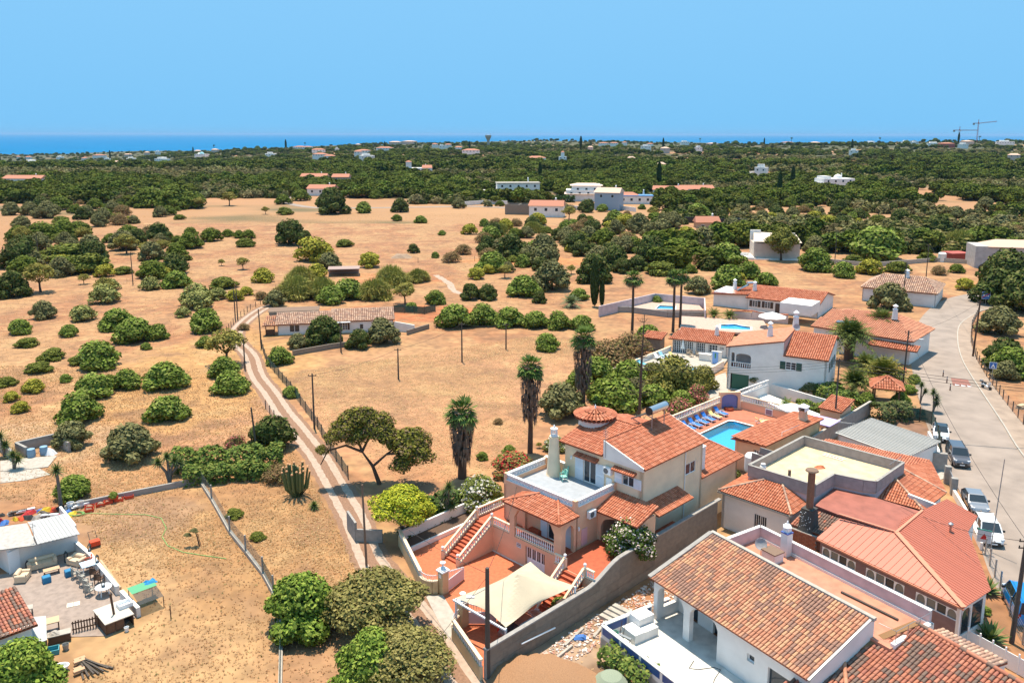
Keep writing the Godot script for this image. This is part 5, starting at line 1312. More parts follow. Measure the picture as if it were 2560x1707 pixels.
	single("pool_float","yellow inflatable lying at the edge of the turquoise pool","float",MB.new().lathe(Vector3.ZERO,[[0,0.05],[0.9,0.06],[1.1,0.2],[0.9,0.32],[0,0.25]],14),plain("float_yellow",0.75,0.5,0.05),V(41.7,0.35,-153.24),0)
	var pw := thing("court_wall","wavy topped pinkish court wall below the long white house","wall")
	for e in [[V(43.65,1.6,-159.71),V(46.44,2.4,-156.36)],[V(46.44,2.4,-156.36),V(49.01,1.8,-156.57)],[V(49.01,1.8,-156.57),V(53.31,1.8,-155.49)]]:
		part(pw,"wall",MB.new().bar(e[0] * V(1,0.5,1),e[1] * V(1,0.5,1),0.25,e[0].y),mat("blush",0.66,0.52,0.46,0.85,"soft",0.2))
		ridge(pw,e[0],e[1],TONES,0.16,"coping_tiles")
	var brown := plain("brown_shutter",0.07,0.045,0.035,0.6)
	var Lh := thing("white_farmhouse","long white farmhouse with brown shutters and a wide tiled roof","house",V(49.0,0,-168.3),-34)
	gable_house(Lh,0,14.2,0,-12.6,2.75,4.25,w,TONES,0.34,0.35)
	for x in [1.6,4.2]: window(Lh,"window",V(x,0.9,0.02),0,1.1,1.3,2,2,brown,0.6,null,-0.03)
	part(Lh,"door",MB.new().ext(5.8,0,0,6.7,2.1,0.06),brown); part(Lh,"door",MB.new().ext(11.0,0.8,0,12.4,2.0,0.06),brown)
	part(Lh,"wall",MB.new().ext(-7.5,0,-0.5,-0.1,3.1,-8),w)
	roof(Lh,[V(-8,2.6,0),V(-0.1,3.2,0),V(-0.1,3.4,-8.2),V(-8,2.8,-8.2)],TONES,0.36,0.6)
	chimney_pot(Lh,V(0.3,3.3,-3.5),0.5,2.4,w); chimney_pot(Lh,V(-4.5,2.9,-5),0.5,2.6,w)
	var ta := part(Lh,"solar_heater",MB.new().tube([V(-1.6,4.9,-4.2),V(-0.2,4.9,-5.6)],[0.32,0.32],10),M["chrome"])
	part(ta,"collector",MB.new().bar(V(-3.6,3.2,-3.8),V(-1.3,4.6,-4.6),1.6,0.1),metal("collector",0.1,0.13,0.17,0.15,0.3))
	# walled court with the far pool
	var K := thing("pool_court_wall","high white wall enclosing the small far pool behind the palms","wall")
	for e in [[V(17.41,2.2,-161.47),V(30.89,2.2,-174.94)],[V(30.89,2.2,-174.94),V(40.47,2.2,-170.08)],[V(40.47,2.2,-170.08),V(37.77,2.2,-157.67)]]: part(K,"wall",MB.new().bar(e[0] * V(1,0.5,1),e[1] * V(1,0.5,1),0.25,2.2),M["pink_wall"])
	for e in [[V(18,1.2,-165.45),V(23.95,1.2,-165.85)],[V(23.95,1.2,-165.85),V(31.12,1.2,-161.19)],[V(31.12,1.2,-161.19),V(38.63,1.2,-161.19)]]: part(K,"wall",MB.new().bar(e[0] * V(1,0.5,1),e[1] * V(1,0.5,1),0.25,1.2),M["concrete"])
	var fo := V(29.67,0.3,-166.53)
	var w3 := [Vector2(0,0),Vector2(3.8,0.8),Vector2(4.6,-2.6),Vector2(1.4,-3.4)]
	deck_with_hole("far_pool_deck",[Vector2(-9,0.5),Vector2(9.6,1.2),Vector2(10,-9),Vector2(0,-11)],w3,0.3,mat("pink_deck",0.55,0.38,0.3),fo,0)
	pool("little dark blue pool inside the high white wall",fo,0,w3,0.3,0.3)
	# orange roofed house beside the road
	var O := thing("orange_roofed_house","low house with broad pale orange roof between palms and road","house",V(50.8,0,-137.0),-40)
	var ot := [Color(0.66,0.27,0.15),Color(0.63,0.25,0.14),Color(0.69,0.3,0.17)]
	roof(O,[V(0,3.9,0),V(16.5,3.9,0.5),V(10.5,6.0,-10.5),V(0.6,5.2,-8.5)],ot,0.34,0.55)
	roof(O,[V(16.5,3.9,0.5),V(16.8,3.9,-11.5),V(10.5,6.0,-10.5)],ot,0.34,0.55)
	roof(O,[V(16.8,3.9,-11.5),V(0.6,4.2,-17),V(0.6,5.2,-8.5),V(10.5,6.0,-10.5)],ot,0.34,0.55)
	part(O,"wall",MB.new().prism([Vector2(0.5,-0.4),Vector2(16,0),Vector2(16.2,-11),Vector2(1,-16),Vector2(0.8,-8)],0,3.8),w)
	roof(O,[V(10,2.7,1.8),V(17.5,2.7,1.9),V(17.5,3.3,0.1),V(10,3.3,0.1)],TONES,0.34,0.5)
	chimney_pot(O,V(11.5,5.6,-7.0),0.5,2.6,w)
	part(O,"solar_collector",MB.new().bar(V(3.4,4.75,-3.0),V(6.4,4.85,-3.2),1.5,0.12),metal("collector",0.1,0.13,0.17,0.15,0.3))
	single("white_flat_roof","flat white rooftop between the farmhouse and the orange roof","building",MB.new().ext(-3,0,-3,3,2.0,3),w,V(56.14,2,-157.48),-35)
	# old house where the road bends
	var R := thing("old_roadside_house","old white house with mossy brown roof where the road bends","house",V(83.5,0,-174.5),-33)
	gable_house(R,-7.5,7.0,0,-14,3.1,5.2,w,PALE,0.4,0.4,3.5)
	chimney_pot(R,V(0.4,4.5,-6.2),0.6,2.4,w)
	# gazebo
	var Z := thing("gazebo","small square gazebo with tiled pyramid roof by the road","gazebo",V(51.2,0,-108.5),-20)
	for x in [-1.5,1.5]:
		for z in [-1.5,1.5]: part(Z,"post",MB.new().ext(x - 0.1,0,z - 0.1,x + 0.1,2.3,z + 0.1),M["wood"])
	for i in 4: roof(Z,[turned(i * 90) * V(-2.1,2.3,2.1),turned(i * 90) * V(2.1,2.3,2.1),V(0,3.6,0)],TONES,0.32,0.45); ridge(Z,turned(i * 90) * V(2.1,2.38,2.1),V(0,3.7,0),TONES,0.1)
	var wl := thing("letterbox_pillar","white gate pillar with small tiled cap beside the gazebo","pillar",V(57.18,0,-116.71),-20)
	part(wl,"pillar",MB.new().ext(-0.3,0,-0.3,0.3,2.0,0.3),w); roof(wl,[V(-0.6,2.0,0.5),V(0.6,2.0,0.5),V(0.6,2.3,-0.5),V(-0.6,2.3,-0.5)],TONES,0.3,0.5)
	var sd := thing("pump_shed","tiny shed with orange roof against the cabana wall","shed",V(24.25,0,-136.43),-28)
	part(sd,"wall",MB.new().ext(-1.4,0,-1.2,1.4,2.2,1.2),M["old_wall"]); roof(sd,[V(-1.8,2.2,1.6),V(1.8,2.2,1.6),V(1.8,2.7,-1.6),V(-1.8,2.7,-1.6)],TONES,0.34,0.5)

# stations: [z, belt height, half width]; the car looks along +z
func car(called: String,label: String,p: Vector3,turn: float,paint: Material,st: Dictionary) -> Node3D:
	var C := thing(called,label,st.get("cat","car"),p,turn,st.get("group","vehicles parked along the road"))
	var L: float = st.l; var W: float = st.w / 2; var Hh: float = st.h
	var belt: float = st.belt; var hood: float = st.hood
	var body := MB.new()
	var S := [[-L / 2,0.45,belt * 0.75,W * 0.86],[-L / 2 + 0.12,0.3,belt * 0.98,W * 0.95],[-L / 2 + 0.6,0.25,belt,W],[st.wz0,0.25,belt,W],[st.wz1,0.25,belt,W],[st.wz1 + 0.12,0.25,hood,W],[L / 2 - 0.6,0.25,hood * 0.96,W * 0.97],[L / 2 - 0.15,0.28,hood * 0.82,W * 0.88],[L / 2,0.4,hood * 0.62,W * 0.74]]
	var ring := func(s: Array) -> Array:
		return [V(-s[3] * 0.93,s[1],s[0]),V(-s[3],lerpf(s[1],s[2],0.45),s[0]),V(-s[3] * 0.95,s[2] * 0.97,s[0]),V(-s[3] * 0.8,s[2],s[0]),V(s[3] * 0.8,s[2],s[0]),V(s[3] * 0.95,s[2] * 0.97,s[0]),V(s[3],lerpf(s[1],s[2],0.45),s[0]),V(s[3] * 0.93,s[1],s[0])]
	for i in S.size() - 1:
		var a: Array = ring.call(S[i]); var b: Array = ring.call(S[i + 1])
		for k in 8: body.quad(a[k],a[(k + 1) % 8],b[(k + 1) % 8],b[k])
	var e: Array = ring.call(S[0]); var f: Array = ring.call(S[-1])
	for k in range(1,7): body.tri(e[0],e[k + 1],e[k]); body.tri(f[0],f[k],f[k + 1])
	part(C,"body",body,paint)
	# greenhouse: rear glass, side glass, windscreen and roof
	var z0: float = st.wz0; var z1: float = st.wz1; var r0: float = st.rz0; var r1: float = st.rz1
	var bw := W * 0.93; var rw := W * 0.78; var y0 := belt * 0.98; var y1 := Hh - 0.06
	var g: Material = M["glass"]
	part(C,"windscreen",MB.new().quad_pts(V(-bw,y0,z1),V(bw,y0,z1),V(rw,y1,r1),V(-rw,y1,r1)),g)
	part(C,"rear_window",MB.new().quad_pts(V(bw,y0,z0),V(-bw,y0,z0),V(-rw,y1,r0),V(rw,y1,r0)),g)
	for s in [-1,1]:
		var q := MB.new()
		if s > 0: q.quad(V(bw,y0,z1),V(bw,y0,z0),V(rw,y1,r0),V(rw,y1,r1))
		else: q.quad(V(-bw,y0,z0),V(-bw,y0,z1),V(-rw,y1,r1),V(-rw,y1,r0))
		part(C,"side_window",q,paint if st.get("van",false) and s > 9 else g)
		var pil := MB.new()
		for k in 3:
			var t: float = [0.0,0.48,1.0][k]
			pil.bar(V(s * bw * 1.005,y0,lerpf(z0,z1,t)),V(s * rw * 1.01,y1,lerpf(r0,r1,t)),0.1,0.05)
		part(C,"pillar",pil,paint)
		part(C,"mirror",MB.new().box(V(s * (W + 0.1),belt + 0.08,z1 - 0.35),V(0.22,0.17,0.12)),M["black_plastic"])
		part(C,"headlight",MB.new().box(V(s * W * 0.72,hood * 0.78,L / 2 - 0.2),V(0.34,0.16,0.2),turned(s * 25.0)),metal("lamp_glass",0.6,0.62,0.65,0.1))
		part(C,"tail_light",MB.new().box(V(s * W * 0.85,belt * 0.85,-L / 2 + 0.1),V(0.2,0.3,0.1)),plain("lamp_red",0.4,0.02,0.02,0.2))
		for z in [-L / 2 + 0.8,L / 2 - 0.85]:
			var w := part(C,"wheel",MB.new().lathe(V(s * (W - 0.2),0.31,z),[[0,0.0],[0.31,0.0],[0.31,0.2],[0.22,0.21]],16,Basis(Vector3.BACK,-s * PI / 2)),M["rubber"])
			part(w,"rim",MB.new().lathe(V(s * (W - 0.2),0.31,z),[[0.22,0.21],[0.06,0.195],[0,0.2]],10,Basis(Vector3.BACK,-s * PI / 2)),M["chrome"])
	part(C,"roof",MB.new().quad_pts(V(-rw,y1,r1),V(rw,y1,r1),V(rw,y1,r0),V(-rw,y1,r0)).roof_crown(rw,y1,r0,r1,0.07),st.get("roof_mat",paint))
	part(C,"grille",MB.new().box(V(0,hood * 0.5,L / 2 - 0.01),V(W * 1.1,0.16,0.08)),M["black_plastic"])
	part(C,"badge",MB.new().box(V(0,hood * 0.66,L / 2 + 0.01),V(0.12,0.17,0.03),Basis(Vector3.BACK,PI / 4)),M["chrome"])
	part(C,"number_plate",MB.new().box(V(0,hood * 0.42,L / 2 + 0.045),V(0.5,0.11,0.02)),M["white_paint"])
	part(C,"bumper",MB.new().box(V(0,0.34,L / 2 - 0.1),V(W * 1.55,0.2,0.22)),M["black_plastic"])
	return C
func vehicles() -> void:
	var hatch := {"l": 4.2,"w": 1.78,"h": 1.46,"belt": 0.95,"hood": 0.9,"wz0": -1.95,"wz1": 0.95,"rz0": -1.25,"rz1": 0.25}
	var mpv := {"l": 4.4,"w": 1.82,"h": 1.64,"belt": 1.0,"hood": 0.98,"wz0": -2.05,"wz1": 1.15,"rz0": -1.75,"rz1": 0.35}
	var van := {"l": 4.45,"w": 1.85,"h": 1.84,"belt": 1.12,"hood": 1.1,"wz0": -2.15,"wz1": 1.1,"rz0": -2.05,"rz1": 0.45,"cat": "van"}
	var big := {"l": 5.2,"w": 2.0,"h": 2.15,"belt": 1.25,"hood": 1.15,"wz0": -2.5,"wz1": 1.6,"rz0": -2.4,"rz1": 0.9,"cat": "van"}
	var white := metal("car_white",0.75,0.75,0.76,0.3,0.0,1.0); var grey := metal("car_grey",0.13,0.125,0.14,0.3,0.5,1.0); var silver := metal("car_silver",0.36,0.35,0.36,0.3,0.6,1.0)
	var blue := metal("car_blue",0.0,0.19,0.52,0.3,0.0,1.0); var bronze := metal("car_bronze",0.25,0.2,0.19,0.3,0.6,1.0)
	car("parked_car","white car with black glass roof behind the grey van",V(51.8,0.02,-94.9),-25,white,hatch.merged({"roof_mat": M["glass"]}))
	car("parked_van","dark grey van parked between the white car and gate posts",V(49.9,0.02,-87.4),-17,grey,van)
	car("parked_car","silver car parked close behind the white people carrier",V(45.5,0.02,-75.9),-16,silver,hatch)
	car("parked_car","white people carrier parked beside the salmon metal roof",V(43.3,0.02,-69.8),-17,white,mpv)
	car("parked_van","bright blue van at the right edge of the picture",V(39.05,0.02,-57.7),162,blue,big)
	car("parked_car","grey-brown car parked under the cream shade sail",V(-1.81,0,-67.33) + turned(-45) * V(10.7,0.04,6.7),-45 + 180,bronze,hatch.merged({"group": ""}))
	car("parked_van","small white van parked before the old farmhouse",V(-38.05,0,-148.24),60,white,van.merged({"group": ""}))
	var S := thing("scooter","white scooter parked on the pavement by the hump sign","scooter",V(68.1,0.13,-113.9),20)
	for z in [-0.6,0.62]:
		var w := part(S,"wheel",MB.new().lathe(V(-0.05,0.24,z),[[0,0],[0.24,0],[0.24,0.1],[0,0.1]],12,Basis(Vector3.BACK,-PI / 2)),M["rubber"])
	part(S,"body",MB.new().tube([V(0,0.5,-0.8),V(0,0.62,-0.4),V(0,0.45,0.0),V(0,0.3,0.25)],[0.14,0.2,0.16,0.1],8),white)
	part(S,"leg_shield",MB.new().bar(V(0,0.25,0.3),V(0,0.95,0.5),0.4,0.08),white)
	part(S,"seat",MB.new().tube([V(0,0.78,-0.75),V(0,0.8,-0.1)],[0.15,0.14],8),M["black_plastic"])
	part(S,"handlebar",MB.new().tube([V(-0.32,1.05,0.42),V(0,1.0,0.5),V(0.32,1.05,0.42)],[0.025,0.03,0.025],6),M["steel"])
	part(S,"top_box",MB.new().ext(-0.18,0.82,-1.05,0.18,1.12,-0.72),M["steel"])
	part(S,"headlight",MB.new().lathe(V(0,0.9,0.56),[[0.09,0],[0.06,0.06],[0,0.07]],8,Basis(Vector3.RIGHT,PI / 2)),M["chrome"])

func pole(label: String,p: Vector3,h: float,arms := 1,m: Material = null,lean := Vector3.ZERO,r := 0.13,lamp := Vector3.ZERO) -> void:
	var P := thing("utility_pole",label,"pole",p,0,"utility poles")
	part(P,"shaft",MB.new().tube([V(0,0,0),V(0,h,0) + lean],[r,r * 0.7],8),m if m else M["grey_wood"])
	for i in arms:
		var a := part(P,"cross_arm",MB.new().box(V(0,h - 0.3 - i * 0.5,0) + lean,V(1.0,0.08,0.08)),M["grey_wood"])
		for x in [-0.45,0.45]: part(a,"insulator",MB.new().lathe(V(x,h - 0.25 - i * 0.5,0) + lean,[[0.03,0],[0.05,0.05],[0.05,0.12],[0.02,0.15],[0,0.15]],6),M["black_plastic"])
	if lamp != Vector3.ZERO:
		var l := part(P,"lamp_arm",MB.new().tube([V(0,h * 0.82,0),lamp],[0.03,0.025],5),M["steel"])
		part(l,"lamp_head",MB.new().box(lamp,V(0.55,0.1,0.22)),plain("lamp_white",0.7,0.7,0.7))
func wire(label: String,a: Vector3,b: Vector3,sag: float,r := 0.018) -> void:
	var pts := []
	for i in 15:
		var t := i / 14.0
		pts.append(a.lerp(b,t) - V(0,sag * 4 * t * (1 - t),0))
	single("overhead_cable",label,"cable",MB.new().tube(pts,pts.map(func(_e): return r),4,false),M["wire"],Vector3.ZERO,0,"overhead cables")
func net_fence(label: String,pts: Array,h: float,net: Material,post: Material,gap := 2.6,wires := 5) -> void:
	var F := thing("wire_fence",label,"fence",pts[0])
	var o: Vector3 = pts[0]
	for i in pts.size() - 1:
		var a: Vector3 = pts[i] - o; var b: Vector3 = pts[i + 1] - o
		var n := maxi(1,roundi(a.distance_to(b) / gap))
		for k in n: part(F,"post",MB.new().box(a.lerp(b,float(k) / n) + V(0,h * 0.54,0),V(0.1,h * 1.08,0.1)),post)
		if net:
			var q := MB.new().bar(a + V(0,h * 0.5,0),b + V(0,h * 0.5,0),0.012,h * 0.92)
			part(F,"netting",q,net)
		else:
			for k in wires: part(F,"wire",MB.new().bar(a + V(0,h * (k + 0.6) / wires,0),b + V(0,h * (k + 0.6) / wires,0),0.014),M["steel"])
	part(F,"post",MB.new().box(pts[-1] - o + V(0,h * 0.54,0),V(0.1,h * 1.08,0.1)),post)
func netting(key: String,r: float,g: float,b: float,a: float) -> StandardMaterial3D:
	if M.has(key): return M[key]
	var m := StandardMaterial3D.new()
	m.resource_name = key; m.albedo_color = Color(Color(r,g,b).linear_to_srgb(),a); m.roughness = 0.8
	m.transparency = BaseMaterial3D.TRANSPARENCY_ALPHA
	M[key] = m
	return m
func sign_post(called: String,label: String,p: Vector3,h: float,turn: float,w: float,face: Material) -> Node3D:
	var S := thing(called,label,"sign",p,turn)
	part(S,"post",MB.new().tube([V(0,0,-0.05),V(0,h,-0.05)],[0.04,0.04],6),M["steel"])
	part(S,"panel",MB.new().ext(-w / 2,h - w,-0.02,w / 2,h,0.01),M["white_paint"])
	part(S,"face",MB.new().ext(-w / 2 + 0.05,h - w + 0.05,0.01,w / 2 - 0.05,h - 0.05,0.02),face)
	return S
func street() -> void:
	var gw: Material = M["grey_wood"]
	pole("tall dark pole beside the shade sail with a street lamp",V(-1.6,0,-50.0),8.0,0,null,Vector3.ZERO,0.19,V(-1.1,6.1,0.3))
	pole("wooden pole in the mown field, middle",V(-8.0,0,-128),6.5,1); pole("short pole in the mown field with a lamp box",V(-16.9,0,-118.5),4.8,1); pole("wooden pole at the left of the mown field",V(-24.5,0,-97.6),7.1,1)
	pole("short pole at the far side of the mown field",V(-1.0,0,-135.9),4.6,1); pole("pole at the farmhouse garden wall",V(-28.6,0,-133.9),5.2,0); pole("leaning pole beside the ivy hedge",V(-28.6,0,-87.9),6.1,0,null,V(-0.35,0,0.2))
	pole("rusty pole at the bend of the track",V(-12.3,0,-64.6),7.3,0,mat("rusty",0.25,0.16,0.11),V(-0.15,0,0),0.11); pole("lone pole on the left meadow",V(-91.8,0,-196.6),8.0,1); pole("pole left of the farmhouse track",V(-54,0,-158.6),7.0,0)
	pole("pole by the almond tree on the track",V(-41.4,0,-123.6),4.9,0); pole("pole at the farmhouse corner",V(-42.8,0,-136.8),6.8,0,null,V(-0.2,0,0)); pole("wooden pole beside the tool shed",V(39.9,0,-97.3),9.2,1)
	pole("lamp pole on the road's left edge",V(56.7,0,-115.2),8.4,1,null,V(0.2,0,0),0.14,V(2.1,7.1,0)); pole("wooden pole on the right pavement",V(75.9,0,-131.6),9.5,2,mat("rusty_pole",0.16,0.075,0.045,0.9,"bark",0.9),V(0.3,0,0),0.16); pole("dark pole behind the old roadside house",V(104.8,0,-205.8),8.9,1)
	pole("pole right of the new white house",V(92.9,0,-234.8),8.8,1); pole("leaning pole beside the old roadside house",V(83,0,-172),9.5,0,null,V(0.3,0,0)); pole("thick pole beside the blue van",V(36.0,0,-53.9),8.2,2,null,V(0.2,0,0),0.18)
	pole("thin grey mast behind the white people carrier's bonnet",V(42.0,0,-67.1),8.6,0,M["steel"],V(0.35,0,0),0.05); pole("pole at the upper orchard edge",V(-54.45,0,-158.55),6.0,0); pole("pole beside the carob tree on the left slope",V(-136.17,0,-234.78),7.0,0)
	wire("cable from the tall dark pole to the lime tree",V(-1.6,7.6,-50),V(-14.5,4.0,-72),0.8); wire("cable from the tall dark pole down to the track",V(-1.6,7.4,-50),V(-9.5,0.2,-44),0.2); wire("cable from the tall dark pole to the villa",V(-1.6,7.7,-50),V(0.6,5.8,-69),0.6)
	for i in 3: wire(["upper cable across the pool gardens","middle cable across the pool gardens","lower cable across the pool gardens"][i],V(39.9,8.9 - i * 0.35,-97.3),V(16.5,7.2 - i * 0.3,-101.6),0.7)
	for i in 3: wire(["upper cable crossing the road","middle cable crossing the road","lower cable crossing the road"][i],V(39.9,8.9 - i * 0.4,-97.3),V(78,7.5 - i * 0.3,-88),0.9,0.024)
	wire("long cable along the road's left side",V(56.9,8.2,-115.2),V(36.2,7.9,-53.9),1.4,0.022); wire("cable swinging over the road bend",V(56.9,8.2,-115.2),V(76.2,9.3,-131.6),0.8); wire("cable along the far road",V(76.2,9.3,-131.6),V(105,8.6,-205),1.6); wire("cable from the thick pole over the metal roof",V(36.2,7.9,-53.9),V(33.5,4.5,-66.5),0.5); wire("cable from the thick pole across the street",V(36.2,7.7,-53.9),V(62,7,-60),0.8)
	wire("cable along the mown field poles, left",V(-24.5,6.9,-97.6),V(-16.9,4.7,-118.5),0.5); wire("cable along the mown field poles, right",V(-16.9,4.7,-118.5),V(-8,6.3,-128),0.5); wire("cable along the mown field poles, far",V(-8,6.3,-128),V(-1,4.5,-135.9),0.4)
	# signs, bollards
	var bl := plain("sign_blue",0.015,0.14,0.42,0.4)
	var S := sign_post("hump_sign","square blue road hump sign on the right pavement",V(71.4,0.13,-118.3),2.7,-20,1.0,bl)
	var tr := MB.new(); tr.tri(V(-0.3,1.85,0.024),V(0.3,1.85,0.024),V(0,2.5,0.024))
	var hm := MB.new(); hm.tri(V(-0.18,1.92,0.028),V(0.18,1.92,0.028),V(0,2.08,0.028))
	part(S,"white_triangle",tr,M["white_paint"]); part(S,"hump_symbol",hm,M["black_plastic"])
	var E := sign_post("zone_end_sign","blue sign with a red stroke where the road bends",V(101.3,0.13,-173.0),2.9,-25,1.6,bl)
	part(E,"red_stroke",MB.new().box(V(0,2.1,0.03),V(0.16,1.8,0.012),Basis(Vector3.BACK,-0.95)),plain("sign_red",0.55,0.02,0.02,0.4))
	for i in 3: part(E,"white_symbol",MB.new().box(V(-0.4 + i * 0.4,2.15 - i * 0.08,0.024),V(0.22,0.4 - i * 0.05,0.008)),M["white_paint"])
	var G := sign_post("warning_board","white board with red triangle facing the street by the white people carrier",V(41.2,0,-66.9),2.1,-30,1.1,plain("board_white",0.6,0.58,0.58))
	var rt := MB.new(); rt.tri(V(-0.3,1.3,0.024),V(0.3,1.3,0.024),V(0,1.85,0.024))
	part(G,"red_triangle",rt,plain("sign_red",0.55,0.02,0.02)); part(G,"green_edge",MB.new().ext(-0.55,2.1,-0.03,0.55,2.2,0.03),plain("board_green",0.05,0.25,0.2))
	for i in 3:
		var b := thing("bollard",["bollard on the road, farthest of three","bollard on the road, middle of three","bollard on the road, nearest of three"][i],"bollard",[V(65.3,0.012,-120.5),V(64.1,0.012,-117.1),V(62.7,0.012,-113.5)][i],0,"bollards in the road")
		part(b,"post",MB.new().lathe(Vector3.ZERO,[[0.11,0],[0.09,0.05],[0.07,0.9],[0.05,0.98],[0,1.0]],10),plain("bollard_brown",0.12,0.05,0.035)); part(b,"band",MB.new().lathe(V(0,0.7,0),[[0.08,0],[0.08,0.12]],10),M["white_paint"])
	# fences and walls by the street
	var nets := netting("green_net",0.03,0.09,0.07,0.75)
	net_fence("green netting fence round the bare plot by the road",[V(49.11,0,-100.86),V(52.03,0,-100.56),V(52.97,0,-99.38),V(50.92,0,-93.85),V(49.32,0,-90.06)],1.8,nets,gw,2.4)
	var W := thing("street_wall","low whitewashed street wall with grey gate posts","wall")
	var sw := [V(50.6,0,-95.4),V(48.8,0,-89.5),V(47.0,0,-85.5)]
	for i in 2: part(W,"wall",MB.new().bar(sw[i] + V(0,0.3,0),sw[i + 1] + V(0,0.3,0),0.25,0.6),M["white"])
	for e in [[V(44.9,0,-79),V(43.7,0,-74.5)],[V(43.7,0,-74.5),V(41.4,0,-67.4)]]: part(W,"wall",MB.new().bar(e[0] + V(0,0.35,0),e[1] + V(0,0.35,0),0.25,0.7),M["white"])
	for e in [[V(46.6,0,-85.0),1.4,2.0],[V(45.7,0,-81.6),0.6,1.9],[V(44.9,0,-78.8),0.6,1.8]]: part(W,"gate_post",MB.new().box(e[0] + V(0,e[2] / 2,0),V(e[1],e[2],0.5),turned(-17)),M["concrete"])
	part(W,"gate",MB.new().bar(V(45.7,0.9,-81.2),V(45.0,0.9,-79.2),0.06,1.4),M["steel"])
	setting("house_path",MB.new().prism([Vector2(48.37,-92.55),Vector2(49.39,-91.29),Vector2(46.84,-83.29),Vector2(45.24,-82.25),Vector2(45.55,-85.44)],0,0.06),M["pale_concrete"])
	net_fence("wire fence along the verge of the metal roofed hall",[V(41.2,0,-66.5),V(39.3,0,-61),V(37.2,0,-55.5),V(36.2,0,-52)],1.5,null,M["steel"],1.8,6)
	var wf := thing("white_fence","white slatted metal fence below the metal roofed hall","fence")
	for i in 9:
		var a := V(32.6,0,-53.6).lerp(V(36.5,0,-46.5),i / 9.0); var b := V(32.6,0,-53.6).lerp(V(36.5,0,-46.5),(i + 0.94) / 9.0)
		part(wf,"panel",MB.new().bar(a + V(0,0.65,0),b + V(0,0.65,0),0.05,1.2),M["white_paint"]); part(wf,"post",MB.new().box(a + V(0,0.75,0),V(0.09,1.5,0.09)),M["white_paint"])
	net_fence("wire fence along the right pavement",[V(75.34,0.1,-129.47),V(70.75,0.1,-117.78),V(67.71,0.1,-109.15),V(64.39,0.1,-99.1),V(62.39,0.1,-89.81)],1.3,null,gw,2.6,4)
	net_fence("wire fence at the road bend",[V(75.34,0.1,-129.47),V(80.59,0.1,-140.71),V(87.46,0.1,-152.97),V(94.5,0.1,-163.6)],1.3,null,gw,2.6,4)
	single("stacked_timber","stack of pale timber beside the right fence","timber",MB.new().ext(-0.8,0,-0.4,0.8,0.18,0.4).ext(-0.7,0.18,-0.35,0.8,0.34,0.4).ext(-0.8,0.34,-0.3,0.6,0.48,0.3),plain("pale_timber",0.5,0.36,0.22),V(68.33,0,-105.89),30)
	# track fences
	net_fence("green netting fence along the right of the track",[V(-43.84,0,-139.73),V(-39.12,0,-127.26),V(-34.99,0,-119.38),V(-31.37,0,-112.58),V(-28.57,0,-106.84),V(-24.09,0,-97.64),V(-20.78,0,-89.82),V(-17.36,0,-82.53)],1.4,netting("track_net",0.06,0.14,0.12,0.5),gw,3.0)
	net_fence("low wire fence along the left of the track",[V(-32.74,0,-105.05),V(-29.38,0,-99.2),V(-26.86,0,-94.66)],1.1,null,gw,2.0,4)
	net_fence("wire fence behind the farmhouse track",[V(-52.47,0,-147.73),V(-54.02,0,-158.55),V(-54.38,0,-167.94),V(-53.9,0,-173.28)],1.1,null,gw,2.4,3)
	net_fence("wire fence across the brown meadow",[V(-26.67,0,-231.52),V(-17.91,0,-229.93),V(-10.76,0,-234.78)],1.4,null,gw,6.0,3)
	net_fence("long wire fence on the pine house field",[V(-63.26,0,-489.21),V(-45.91,0,-496.28),V(-24.35,0,-482.34)],2.0,null,gw,8.0,2)
	var yw := thing("yard_fence","leaning mesh fence on a low concrete wall beside the fenced yard","fence",V(-32.4,0,-81))
	var yp := [V(-32.4,0,-81),V(-29.9,0,-77.1),V(-25.8,0,-70.3),V(-23.2,0,-66.7),V(-20.6,0,-63),V(-18.9,0,-60.1),V(-16.6,0,-54),V(-14.5,0,-46)]
	for i in yp.size() - 1:
		var a: Vector3 = yp[i] - yp[0]; var b: Vector3 = yp[i + 1] - yp[0]
		part(yw,"base_wall",MB.new().bar(a + V(0,0.18,0),b + V(0,0.18,0),0.25,0.36),M["pale_concrete"])
		part(yw,"post",MB.new().box(a + V(0,0.85,0),V(0.13,1.7,0.13)),M["concrete"])
		part(yw,"netting",MB.new().bar(a + V(0,0.95,0),b + V(0,0.95,0),0.012,1.15),netting("mesh_grey",0.2,0.22,0.2,0.3) if i < 4 else netting("track_net",0.06,0.14,0.12,0.5))
	var yb := thing("yard_back_wall","low concrete wall along the far edge of the fenced yard","wall")
	for e in [[V(-43,0,-75.2),V(-38,0,-78.3)],[V(-38,0,-78.3),V(-32.4,0,-81.6)]]: part(yb,"wall",MB.new().bar(e[0] + V(0,0.3,0),e[1] + V(0,0.3,0),0.25,0.6),M["concrete"])
	var gp := thing("grey_gate_wall","short grey wall panels behind the bright yellow-green tree","wall",V(-15.16,0,-71.25))
	part(gp,"panel",MB.new().bar(V(0,0.9,0),V(1.2,0.9,2.4),0.2,1.8),M["concrete"]); part(gp,"panel",MB.new().bar(V(1.2,0.6,2.4),V(3.6,0.6,2.6),0.2,1.2),M["concrete"])

